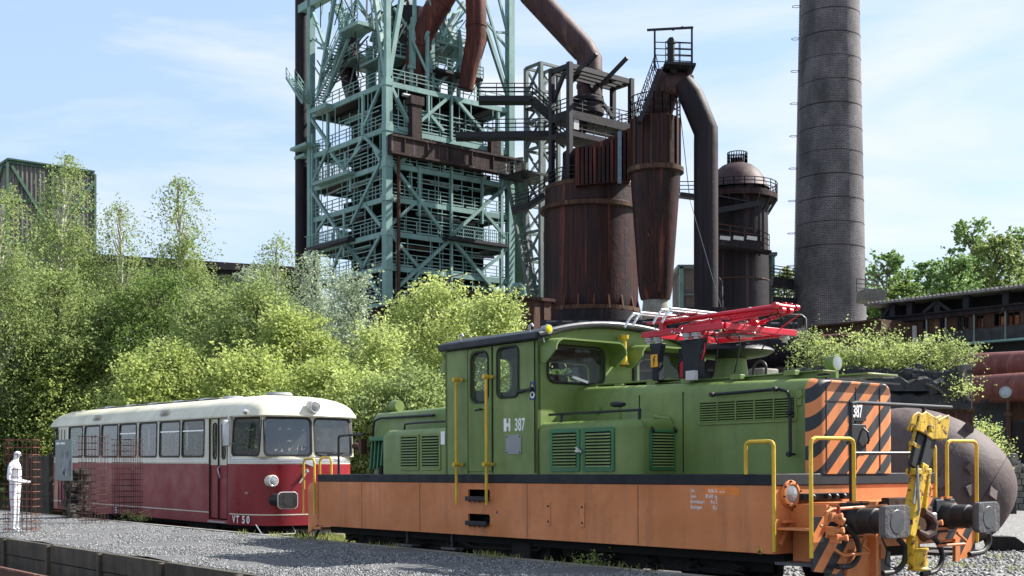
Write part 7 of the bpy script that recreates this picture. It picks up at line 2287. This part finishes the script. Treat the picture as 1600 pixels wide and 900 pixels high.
S().plate([(A_0, hz(508)), (A_1, hz(508)), (A_1, hz(484)), (A_0, hz(484))], hol, gB, 0, .15).build('window_wall', M['rustplate'], hall, smooth=0)
for h in hol:
    a0, a1 = h[0][0], h[1][0]
    w_ = thing_part('window', hall)
    S().box(a0, a0 + .07, -.03, .08, h[0][1], h[2][1]).box(a1 - .07, a1, -.03, .08, h[0][1], h[2][1]).box((a0 + a1) / 2 - .03, (a0 + a1) / 2 + .03, -.03, .08, h[0][1], h[2][1]).build('window_frame', M['rustblack'], w_, smooth=0)
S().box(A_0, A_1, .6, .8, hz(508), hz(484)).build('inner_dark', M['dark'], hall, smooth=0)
for x in (1590, 1565, 1530):
    a = ha(x)
    S().box(a - .5, a + .4, .4, .45, hz(506), hz(490)).build('rusty_machine', plain('bright_rust', (0.42, 0.14, 0.06), .8), hall, smooth=0)
S().box(A_0, A_1, -.12, .5, hz(528), hz(508)).build('lower_wall', M['concdark'], hall, smooth=0)
for x in (1573, 1524, 1480, 1450):
    a = ha(x)
    S().box(a - .05, a + .05, -.2, -.12, hz(528), hz(484)).build('downpipe', M['greysteel'], hall, smooth=0)
S().box(ha(1432) - .1, ha(1432) + .1, -.35, -.12, hz(545), hz(493)).build('downpipe', M['insul'], hall, smooth=0)
S().box(A_0, ha(1508), -.3, .4, hz(531), hz(528)).build('green_sill', M['tealsteel'], hall, smooth=0)
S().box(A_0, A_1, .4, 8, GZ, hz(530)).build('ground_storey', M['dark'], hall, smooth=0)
S().box(ha(1430), A_1 + 3, -4, 0, hz(520), hz(491)).box(ha(1430), A_1 + 3, -4.3, 0, hz(491), hz(488)).build('side_wing', M['rustplate'], hall, smooth=0)
catwalk('concrete walkway with railing right of the chimney in front of the trees', [P(1345, 462, 100), P(1378, 466, 100)], 2.5, 'concrete', 0.9)

def dir_pt(px, py, d): return P(px, py, d)
world_pipe('big_red_pipe', 'upper thick rusty red pipe at the right edge', [P(1490, 577, 60), P(1640, 571, 56), P(1900, 560, 50)], .72, 'pipered', 28)
world_pipe('big_red_pipe', 'lower thicker rusty red pipe at the right edge', [P(1490, 611, 58.5), P(1640, 602, 53.5), P(1900, 590, 47)], .64, 'pipered', 28)
dw = thing('dark_yard_wall', 'stained dark wall with rusty door under the thick red pipes', 'wall', tuple(P(1600, 725, 56)))
o_ = P(1600, 725, 56)
a_, b_ = P(1500, 622, 60) - o_, P(1650, 620, 54) - o_
def wseg(p, q, z0, z1, off, th, nm, mat):
    p, q = Vector((p.x, p.y, 0)), Vector((q.x, q.y, 0))
    nn = Vector((0, 1, 0))
    P8 = []
    for z in (z0, z1):
        P8 += [p + nn * off + Vector((0, 0, z)), q + nn * off + Vector((0, 0, z)), q + nn * (off + th) + Vector((0, 0, z)), p + nn * (off + th) + Vector((0, 0, z))]
    return MB().hexa(P8).build(nm, M[mat], dw, smooth=0)
zt2 = a_.z
wseg(a_, b_, GZ - o_.z, zt2, 0, .5, 'wall_face', 'concdark')
MB().tube([a_ + Vector((0, -.2, .0)), b_ + Vector((0, -.2, .0))], .09, 10).build('blue_pipe', M['blue'], dw)
for f0, f1, nm, mt in ((.52, .545, 'rusty_post', 'rustplate'), (.70, .715, 'rusty_post', 'rustplate')):
    wseg(a_.lerp(b_, f0), a_.lerp(b_, f1), GZ - o_.z, zt2, -.15, .12, nm, mt)
wseg(a_.lerp(b_, .56), a_.lerp(b_, .69), zt2 - 1.2, zt2 - .2, -.06, .05, 'rusty_hatch', 'rustplate')
wseg(a_.lerp(b_, .56), a_.lerp(b_, .69), GZ - o_.z + .3, zt2 - 1.3, -.05, .04, 'wall_door', 'rustblack')
MB().box(-1.9, -1.75, -.5, .2, zt2 - .45, zt2 - .3).build('pipe_bracket', M['darksteel'], dw, smooth=0)
fld = thing('floodlight', 'round floodlight on a short post above the dark wall at right', 'floodlight', tuple(P(1573, 640, 54)))
MB().lathe([(.06, -.25), (.2, -.1), (.26, .02), (.26, .07)], (-.05, 0, .75), (-.5, -1, .1), 18).build('lamp_shell', M['grey'], fld)
MB().lathe([(.24, .06), (.15, .075), (0, .08)], (-.05, 0, .75), (-.5, -1, .1), 18).build('lamp_lens', M['lampglass'], fld)
MB().beam((0.05, 0, -1.8), (0.05, 0, .7), .09).beam((-.15, 0, -.2), (.2, 0, -.2), .15).build('lamp_post', M['rustplate'], fld, smooth=0)
# block wall at the right edge
kw = thing('block_wall', 'low wall of grey stone blocks topped by rubble at the right edge', 'wall', tuple(P(1580, 800, 48)))
o_ = P(1580, 800, 48)
rnd = random.Random(8)
zt3 = EYE - (738 - HOR) / FOC * 48 - o_.z
MB().box(-.3, 3.5, .1, .6, GZ - o_.z, zt3 - .03).build('wall_core', M['dark'], kw, smooth=0)
row = 0
z = GZ - o_.z
while z < zt3 - .1:
    h_2 = .24
    x = -.45 - (row % 2) * .2
    while x < 3.5:
        w_ = rnd.uniform(.34, .5)
        MB().box(x + .01, x + w_ - .01, rnd.uniform(-.03, .02), .3, z + .01, z + h_2 - .008).build('block', M['concwall'], kw, smooth=0, bevel=.02)
        x += w_
    z += h_2; row += 1
for k in range(60):
    x, y = rnd.uniform(-1.2, 3.4), rnd.uniform(-.1, 1.2)
    s_ = rnd.uniform(.06, .2)
    MB().hexa([(x + dx * s_ * rnd.uniform(.6, 1.1), y + dy * s_, zt3 + .06 + y * .5 + dz * s_ * rnd.uniform(.4, .8)) for dx, dy, dz in ((-1, -1, -1), (1, -1, -1), (1, 1, -1), (-1, 1, -1), (-1, -1, 1), (1, -1, 1), (1, 1, 1), (-1, 1, 1))]).build('rubble', M['concwall'], kw, smooth=0)
MB().box(-1.4, 3.5, .4, 2.5, GZ - o_.z, zt3 + .3).build('earth_bank', M['concwall'], kw, smooth=0, bevel=.1)
sb2 = thing('concrete_block', 'dark square concrete block beside the ladle at the right', 'block', (P(1585, 0, 44).x, 44, GZ), (0, 0, .2))
MB().box(-.5, .1, 0, .6, 0, .95).build('block_body', M['concdark'], sb2, smooth=0, bevel=.02)
MB().hexa([(-.5, -.02, .97), (.1, -.02, .97), (.1, .6, .97), (-.5, .6, .97), (-.45, 0, 1.35), (.05, 0, 1.0), (.05, .6, 1.0), (-.45, .6, 1.35)]).build('wedge_top', M['concdark'], sb2, smooth=0)

# ---------------------------------------------------------------- left buildings
KD = 88.0
KC = (P(10, 0, KD).x, KD)
silo = thing('corrugated_bunker', 'grey corrugated bunker tower with green trim at the upper left', 'building', (KC[0], KC[1], 0), (0, 0, SITE))
kb, _ = on_a(147, 0, 0, KC)
kz = lambda y: EYE + (HOR - y) / FOC * KD
zt = kz(253)
def corrug(p, q, z0, z1, pitch, dep, nm, par):
    """folded sheet from p to q (a, b)"""
    p, q = Vector((*p, 0)), Vector((*q, 0))
    L_ = (q - p).length
    d = (q - p).normalized(); nn = Vector((d.y, -d.x, 0))
    n_ = int(L_ / pitch)
    V, F = [], []
    for i in range(n_ * 4 + 1):
        s_ = i / (n_ * 4) * L_
        e = (0, 1, 1, 0)[i % 4] * dep
        v = p + d * s_ + nn * e
        V += [(v.x, v.y, z0), (v.x, v.y, z1)]
    for i in range(n_ * 4):
        F.append((2 * i, 2 * i + 1, 2 * i + 3, 2 * i + 2))
    return S().add(V, F).build(nm, M['corr'], par, smooth=0, recalc=False)
S().box(0.3, 9, 0.3, kb - .1, 0, zt - .2).build('inner_core', M['dark'], silo, smooth=0)
corrug((0, 0), (0, kb), kz(500), zt, .30, -.13, 'corrugated_sheet', silo)
corrug((9, 0), (0, 0), kz(500), zt, .30, -.13, 'corrugated_sheet', silo)
for z in (zt, kz(311), kz(335) - 2, kz(425)):
    S().box(-.22, -.05, -.2, kb, z - .09, z + .07).build('green_trim', M['corrgreen'], silo, smooth=0)
    S().box(-.2, 9, -.22, -.05, z - .09, z + .07).build('green_trim', M['corrgreen'], silo, smooth=0)
for b in (0, kb * .5, kb):
    S().box(-.27, -.05, b - .08, b + .08, 0, zt).build('green_post', M['corrgreen'], silo, smooth=0)
S().beam((-.2, .3, zt - .3), (-.2, kb * .45, zt - 4.2), .2).beam((-.2, kb, zt - .5), (-.2, kb * .55, zt - 4.2), .2).beam((2, -.2, zt - 2), (.1, -.2, zt - .3), .2).build('green_brace', M['corrgreen'], silo, smooth=0)
m_ = S()
for k in range(40):
    b = k * kb / 40
    m_.box(-.35, .5, b, b + .1, zt + .12, zt + .25)
m_.build('roof_edge_ribs', M['corrgreen'], silo, smooth=0)
lowb = thing('brown_shed', 'brown shed with pale slatted wall half hidden by the birches at the far left', 'building', (P(-60, 0, 70).x, 70, 0))
x0, x1 = 0, P(48, 0, 70).x - P(-60, 0, 70).x
z0_, z1_ = GZ, EYE + (HOR - 440) / FOC * 70
MB().box(x0, x1, 0, 6, 0, z1_).build('wall', M['rustplate'], lowb, smooth=0)
for k in range(22):
    x = x1 - .12 - k * .18
    MB().box(x, x + .08, -.08, 0, z1_ - 2.2, z1_ - .2).build('slat', M['insul'], lowb, smooth=0)
gal = thing('conveyor_gallery', 'long dark conveyor gallery with bright slots behind the birch tops', 'gallery', tuple(P(150, 430, 84)))
o_ = P(150, 430, 84)
p0, p1 = P(120, 408, 84) - o_, P(480, 430, 92) - o_
MB().beam(p0, p1, 4, .5).build('gallery_roof', M['rustblack'], gal, smooth=0)
MB().beam(p0 + Vector((0, 0, -.9)), p1 + Vector((0, 0, -.9)), 4, .5).build('gallery_band', M['darksteel'], gal, smooth=0)
MB().beam(p0 + Vector((0, 0, -1.7)), p1 + Vector((0, 0, -1.7)), 4, .45).build('gallery_band', M['darksteel'], gal, smooth=0)
for k in range(14):
    p = p0.lerp(p1, k / 13)
    MB().beam(p + Vector((0, -1.9, 0)), p + Vector((0, -1.9, -2.6)), .2).build('gallery_post', M['darksteel'], gal, smooth=0)
MB().beam(p0.lerp(p1, .1) + Vector((0, .5, -3.2)), p1 + Vector((0, .5, -3.2)), 3, 2.0).build('gallery_body', M['rustblack'], gal, smooth=0)
for k in range(5):
    p = p0.lerp(p1, k / 4)
    MB().beam(p + Vector((0, .5, -3)), p + Vector((0, .5, -20)), .8).build('gallery_leg', M['darksteel'], gal, smooth=0)
# low slab wall behind the figure and railbus
lw = thing('slab_wall', 'weathered dark slab wall with posts behind the white figure', 'wall', (LC[0], LC[1], 0), (0, 0, SITE))
wa0 = 13
p_ = P(50, 760, 43)
rel = p_ - Vector((LC[0], LC[1], 0))
wb = rel.dot(W); wa = rel.dot(U)
for k in range(-1, 12):
    a = wa + k * 2.0
    S().box(a - .07, a + .07, wb - .12, wb + .05, GZ, 1.98).build('post', M['boardconc'], lw, smooth=0, bevel=.01)
    for j in range(3):
        S().box(a + .08, a + 1.92, wb - .03, wb + .04, GZ + j * .68 + .01, GZ + (j + 1) * .68 + rnd.uniform(-.01, .02)).build('board', M['boardconc'], lw, smooth=0, bevel=.01)

# ---------------------------------------------------------------- vegetation
def leaves(nm, org, dr, ln, K, size, mat, parent, rng, droop=0.0, jit=0.06, asp=0.55, kind=None):
    """K leaves along each twig"""
    n_ = len(org)
    t = rng.uniform(.05, 1, (n_, K, 1))
    p = org[:, None] + dr[:, None] * (ln[:, None, None] * t)
    p[:, :, 2] -= droop * (t[:, :, 0] ** 2) * ln[:, None]
    p = p + rng.normal(0, jit, p.shape)
    p = p.reshape(-1, 3)
    N = len(p)
    u = rng.normal(0, 1, (N, 3)); u[:, 2] = u[:, 2] * .6 - droop * .5
    u /= np.linalg.norm(u, axis=1)[:, None]
    v = np.cross(u, rng.normal(0, 1, (N, 3))); v /= np.linalg.norm(v, axis=1)[:, None] + 1e-6
    s_ = rng.uniform(size[0], size[1], (N, 1)) * .5
    V = np.stack([p - u * s_, p + v * s_ * asp, p + u * s_, p - v * s_ * asp], 1).reshape(-1, 3)
    F = np.arange(N * 4).reshape(-1, 4)
    o = quads(nm, V, F, mat, kind)
    if parent: o.parent = parent
    return o
def tree(nm, label, cat, x, y, base, top, rad, style, leaf, seed, n_cl, tw, K, size, bark='bark', group='trees and bushes behind the trains', low=0.12, cl_r=(.35, .8), lean=0.0, K2=0):
    rng = np.random.default_rng(seed)
    t = thing(nm, label, cat, (x, y, base), group=group)
    h = top - base
    # trunk
    tp = []
    bend = rng.normal(0, .03 * h, 2)
    for k in range(7):
        f = k / 6
        tp.append(Vector((bend[0] * math.sin(f * 2.5) + lean * f * f, bend[1] * math.sin(f * 2), h * f * .96)))
    r0 = .012 * h + .02
    MB().tube(tp, [r0 * (1 - .88 * k / 6) for k in range(7)], 6).build('trunk', M[bark], t, smooth=1)
    def axis(f):
        g_ = min(max(f / .96, 0), 1) * 6
        i = min(int(g_), 5)
        return tp[i].lerp(tp[i + 1], g_ - i)
    def env(f):
        if style == 'birch':
            return rad * (max(0, 1 - f) ** .8) * min(1, (f + .05) / .22) * 1.3
        if style == 'round':
            return rad * math.sqrt(max(0.02, 1 - ((f - .52) / .5) ** 2))
        if style == 'cone':
            return rad * (1 - f) ** .8 * min(1, (f + .1) / .2)
        return rad * math.sqrt(max(0.03, 1 - ((f - .4) / .62) ** 2))
    cen, lim = [], MB()
    for k in range(n_cl):
        f = low + (1 - low) * ((k + rng.random()) / n_cl)
        f = min(f, .985)
        e = env(f)
        an = rng.uniform(0, 6.283)
        rr = e * (rng.random() ** .45) * rng.uniform(.75, 1.12)
        ax = axis(f)
        c_ = Vector((ax.x + rr * math.cos(an), ax.y + rr * math.sin(an), f * h))
        cen.append((c_, rng.uniform(*cl_r) * (1 if f < .8 else .6), an))
        if k % 2 == 0:
            rise = .35 if style != 'birch' else .8
            s0 = axis(max(.05, f - rise * rr / h - .05))
            md = s0.lerp(c_, .55) + Vector((0, 0, -.06 * rr if style == 'birch' else .08 * rr))
            lim.tube([s0, md, c_], [.004 * h + .01, .0025 * h + .006, .006], 4, caps=False)
    lim.build('limbs', M[bark], t, smooth=1)
    O, D, Ls = [], [], []
    for c_, r_, an in cen:
        nt_ = max(3, int(tw * r_ * (1 if c_.z < .8 * h or style != 'birch' else .5)))
        o_ = rng.normal(0, 1, (nt_, 3)) * r_ * np.array([.55, .55, .45]) + np.array(c_)
        d_ = rng.normal(0, 1, (nt_, 3)); d_[:, 2] = np.abs(d_[:, 2]) * (.8 if style != 'birch' else .1)
        d_[:, 0] += math.cos(an) * .8; d_[:, 1] += math.sin(an) * .8
        d_ /= np.linalg.norm(d_, axis=1)[:, None]
        O.append(o_); D.append(d_); Ls.append(rng.uniform(.25, .75, nt_) * (2.1 if style == 'birch' else 1.1))
    O, D, Ls = np.concatenate(O), np.concatenate(D), np.concatenate(Ls)
    leaves('crown', O, D, Ls, K, size, leaf, t, rng, droop=1.15 if style == 'birch' else 0.05)
    return t
# (px, top py, depth, radius px, style, leaf, clumps, label)
TR = [
 (112, 236, 50, 82, 'birch', 'lf_birch', 95, 'tall birch overlapping the corrugated bunker'),
 (22, 296, 46, 88, 'birch', 'lf_birch', 90, 'wide birch at the left edge in front of the corrugated bunker'),
 (172, 305, 54, 60, 'birch', 'lf_birch', 60, 'birch with hanging sprays right of the corrugated bunker'),
 (272, 276, 52, 78, 'birch', 'lf_birch', 70, 'slender pointed birch standing alone against the sky'),
 (345, 428, 56, 62, 'birch', 'lf_dark', 60, 'lower birch crown just right of the pointed birch'),
 (430, 362, 54, 62, 'birch', 'lf_birch', 62, 'birch with thin drooping top left of the dark stack'),
 (392, 420, 57, 50, 'round', 'lf_silver', 55, 'silver grey willow crown between two birches'),
 (492, 396, 50, 50, 'birch', 'lf_silver', 75, 'silvery leaved tree at the foot of the teal tower'),
 (528, 440, 46, 38, 'round', 'lf_silver', 45, 'small silvery bush right of the silvery tree'),
 (235, 432, 47, 78, 'round', 'lf_dark', 70, 'dense green tree mass below the pointed birch'),
 (85, 430, 47, 88, 'round', 'lf_birch', 75, 'rounded green tree above the slab wall at left'),
 (160, 480, 47, 78, 'round', 'lf_birch', 75, 'bushy tree above the rear half of the railbus'),
 (-8, 505, 46, 78, 'round', 'lf_bright', 80, 'bright yellow green bush at the left edge'),
 (95, 560, 46, 70, 'round', 'lf_bright', 65, 'bright bush directly over the railbus rear end'),
 (265, 555, 39, 85, 'round', 'lf_bright', 80, 'bright elder bush above the railbus roof middle'),
 (330, 470, 43, 72, 'round', 'lf_birch', 70, 'mid green tree behind the railbus roof'),
 (405, 455, 41, 72, 'round', 'lf_birch', 75, 'leafy tree above the railbus cab end'),
 (385, 560, 37, 78, 'round', 'lf_bright', 80, 'low bright bush just above the railbus roof lamp'),
 (470, 500, 40, 66, 'round', 'lf_bright', 75, 'yellow green tree between the railbus and the silvery tree'),
 (520, 575, 36, 62, 'round', 'lf_bright', 65, 'bright bush right of the railbus roof'),
 (600, 520, 39, 56, 'round', 'lf_pale', 52, 'thin pale bush over the rear hood of the locomotive'),
 (572, 600, 35, 52, 'round', 'lf_pale', 48, 'low pale shrub between railbus and locomotive'),
 (690, 452, 42, 82, 'round', 'lf_pale', 95, 'large pale green bush left of the locomotive cab'),
 (775, 470, 41, 60, 'round', 'lf_pale', 66, 'pale bush rising behind the cab roof'),
 (640, 590, 34, 66, 'round', 'lf_birch', 60, 'low green bush behind the rear hood'),
 (440, 640, 34, 60, 'round', 'lf_birch', 40, 'shaded shrub hidden mostly by the railbus front'),
 (20, 640, 45.5, 60, 'round', 'lf_dark', 55, 'dark shrub above the slab wall at the far left'),
]
for i, (px, ty, d, rp, st_, lf, nc, lab) in enumerate(TR):
    p = P(px, ty, d)
    near = d < 45
    kind_ = 'birch_tree' if st_ == 'birch' and lf != 'lf_silver' else ('bush' if near else 'leafy_tree')
    cat_ = 'tree' if kind_ != 'bush' else 'bush'
    tree(kind_, lab, cat_, p.x, d, GZ, p.z, rp / FOC * d, st_, M[lf], 100 + i, int(nc * (1.35 if st_ == 'round' else 2.0)), 66 if st_ == 'round' else 52, 9 if st_ == 'round' else 14,
         (.075, .15) if st_ == 'round' else (.075, .14), 'birch' if kind_ == 'birch_tree' else 'bark', low=.18, cl_r=(.4, .8) if st_ == 'round' else (.22, .5))
# right hand side trees
TF = [(1385, 398, 160, 55, 'lf_far', 45, 'rounded wood tree just right of the chimney'),
      (1445, 415, 165, 60, 'lf_far', 48, 'dark rounded tree above the left end of the hall'),
      (1515, 346, 175, 50, 'lf_far', 60, 'tallest tree in the wood above the hall'),
      (1560, 372, 160, 58, 'lf_birch', 62, 'light green tree right of the tallest tree'),
      (1612, 362, 165, 50, 'lf_far', 50, 'dark tree crown cut by the right edge'),
      (1480, 408, 150, 52, 'lf_far', 50, 'mid green tree left of the tallest tree'),
      (1350, 420, 185, 50, 'lf_far', 35, 'distant tree partly behind the chimney'),
      (1228, 425, 180, 40, 'lf_birch', 35, 'light tree seen between stair tower and chimney'),
      (1185, 470, 190, 50, 'lf_birch', 25, 'distant tree mostly behind the domed stove'),
      (1415, 440, 140, 50, 'lf_dark', 40, 'low dark tree behind the hall roof')]
for i, (px, ty, d, rp, lf, nc, lab) in enumerate(TF):
    p = P(px, ty, d)
    rad = rp / FOC * d
    tree('woodland_tree', lab, 'tree', p.x, d, GZ, p.z, rad, 'round', M[lf], 300 + i, nc * 2, 22, 7, (.30, .62), group='trees in the wood on the right', low=.35, cl_r=(.9, 1.9))
# weeds on the overgrown block
WD = [(1262, 502, 38), (1300, 520, 34), (1345, 508, 38), (1385, 500, 42), (1418, 530, 30), (1452, 516, 34), (1492, 528, 28), (1478, 492, 14), (1250, 560, 24), (1325, 555, 34), (1492, 590, 22), (1375, 560, 38)]
labs = ['bush at the left end of the ruined block', 'second bush from the left on the ruined block', 'tall bush on the ruined block under the chimney', 'tallest sapling on the ruined block', 'low weeds in the middle of the ruined block', 'pale bush right of the middle of the ruined block',
        'sparse bush near the right end of the ruined block', 'single tall wispy sapling above the right bush of the block', 'weeds hanging over the left corner of the block', 'low bush filling the centre of the block', 'small shrub hanging down the right face of the block', 'low dense bush under the tallest sapling']
for i, ((px, ty, rp), lab) in enumerate(zip(WD, labs)):
    if i == 8:
        continue
    d = 40.8 if i not in (10, 8) else 39.6
    p = P(px, ty, d)
    bz = Z(574) if i != 10 else Z(622)
    tree('block_bush', lab, 'bush', p.x, d, bz, bz + (p.z - bz) * .72, rp / FOC * d * .8, 'round' if i != 7 else 'birch', M['lf_pale' if i % 3 else 'lf_birch'], 400 + i, (17 if i != 10 else 7) if i != 7 else 6, 30, 8, (.06, .12), group='weeds growing on the ruined block', low=.05, cl_r=(.2, .45))
p = P(1552, 662, 46)
tree('wall_bush', 'leafy shrub growing between the ladle and the dark wall', 'bush', p.x, 46, 1.2, p.z, .62, 'round', M['lf_pale'], 450, 26, 44, 8, (.06, .12), group='weeds growing on the ruined block', low=.03, cl_r=(.2, .4))
# hedge masses behind so that nothing opens on the bare horizon
def mass(nm, label, x0, x1, d, h, leaf, n_, seed, size):
    rng = np.random.default_rng(seed)
    org = np.stack([rng.uniform(x0, x1, n_), d + rng.normal(0, 2.0, n_), rng.random(n_) ** .9 * h], -1)
    org[:, 2] *= .75 + .25 * np.sin(org[:, 0] * .5 + seed) * np.cos(org[:, 0] * .23)
    dr = rng.normal(0, 1, (n_, 3)); dr /= np.linalg.norm(dr, axis=1)[:, None]
    o = leaves(nm, org, dr, rng.uniform(.3, .9, n_), 8, size, M[leaf], None, rng, kind='stuff')
    o['label'] = label
    return o
mass('undergrowth', 'dark undergrowth filling the space behind the left trees', P(-60, 0, 62).x, P(880, 0, 62).x, 62, 8.6, 'lf_dark', 6500, 5, (.2, .42))
mass('undergrowth', 'low undergrowth along the slab wall behind the railbus', P(-40, 0, 46).x, P(860, 0, 46).x, 48.5, 3.4, 'lf_birch', 6000, 6, (.12, .24))
mass('wood_edge', 'dense lower edge of the wood behind the hall', P(1200, 0, 170).x, P(1720, 0, 170).x, 172, 24, 'lf_far', 7000, 7, (.6, 1.3))
# grass and weeds near the tracks
def blades(nm, label, n_, samp, hgt, seed, mat):
    rng = np.random.default_rng(seed)
    c = samp(rng, n_)
    h = rng.uniform(hgt[0], hgt[1], n_)
    an = rng.uniform(0, 6.28, n_); w_ = rng.uniform(.004, .012, n_)
    lean = rng.normal(0, .35, (n_, 2)) * h[:, None]
    dx = np.stack([np.cos(an) * w_, np.sin(an) * w_, np.zeros(n_)], -1)
    tip = c + np.stack([lean[:, 0], lean[:, 1], h], -1)
    mid = c + np.stack([lean[:, 0] * .35, lean[:, 1] * .35, h * .55], -1)
    V = np.stack([c - dx, c + dx, mid + dx * .8, tip, mid - dx * .8], 1).reshape(-1, 3)
    F = np.arange(n_ * 5).reshape(-1, 5)
    return quads(nm, V, F, M[mat], 'stuff', label)
def s_g1(rng, n_):
    a = rng.uniform(9.9, 12.3, n_); bb = rng.uniform(.5, 2.4, n_)
    return np.stack([LC[0] + U.x * a + W.x * bb, LC[1] + U.y * a + W.y * bb, np.full(n_, GZ)], -1)
blades('tall_grass', 'yellow green grass in the gap between railbus and locomotive', 4500, s_g1, (.12, .55), 1, 'dry')
def s_g2(rng, n_):
    k = rng.integers(0, 26, n_)
    ca = np.random.default_rng(77).uniform(.5, 12, 26)
    a = ca[k] + rng.normal(0, .14, n_); bb = PB1 + .0 + rng.normal(0, .07, n_)
    return np.stack([LC[0] + U.x * a + W.x * bb, LC[1] + U.y * a + W.y * bb, np.full(n_, PZ)], -1)
blades('kerb_weeds', 'small tufts of grass along the far platform kerb', 400, s_g2, (.03, .12), 2, 'dry')
def s_g3(rng, n_):
    k = rng.integers(0, 14, n_)
    r2 = np.random.default_rng(78); ca = r2.uniform(-6, 8, 14); cb = r2.uniform(6, 12, 14)
    a = ca[k] + rng.normal(0, .4, n_); bb = cb[k] + rng.normal(0, .3, n_)
    return np.stack([LC[0] + U.x * a + W.x * bb, LC[1] + U.y * a + W.y * bb, np.full(n_, GZ)], -1)
blades('yard_weeds', 'sparse weeds on the gravel beyond the buffers', 900, s_g3, (.04, .14), 3, 'dry')
wr = np.random.default_rng(5)
for i, (px, lab) in enumerate(((224, 'small green weed at the platform edge under the railbus'), (205, 'dry twiggy weed beside the right wire cage'), (918, 'green weed tuft below the locomotive frame'))):
    if i < 2:
        c = P(px, 822 - i * 4, 27.5)
    else:
        c = P(px, 886, 15.2)
    c.z = PZ
    t = thing('weed', lab, 'weed', (c.x, c.y, PZ), group='small weeds on the platform')
    n_ = 26
    org = np.zeros((n_, 3)) + wr.normal(0, .05, (n_, 3)) * np.array([2, 2, 0])
    dr = wr.normal(0, .5, (n_, 3)); dr[:, 2] = 1; dr /= np.linalg.norm(dr, axis=1)[:, None]
    leaves('weed_leaves', org, dr, wr.uniform(.12, .3, n_), 8, (.02, .05), M['lf_bright' if i != 1 else 'dry'], t, wr, jit=.02)
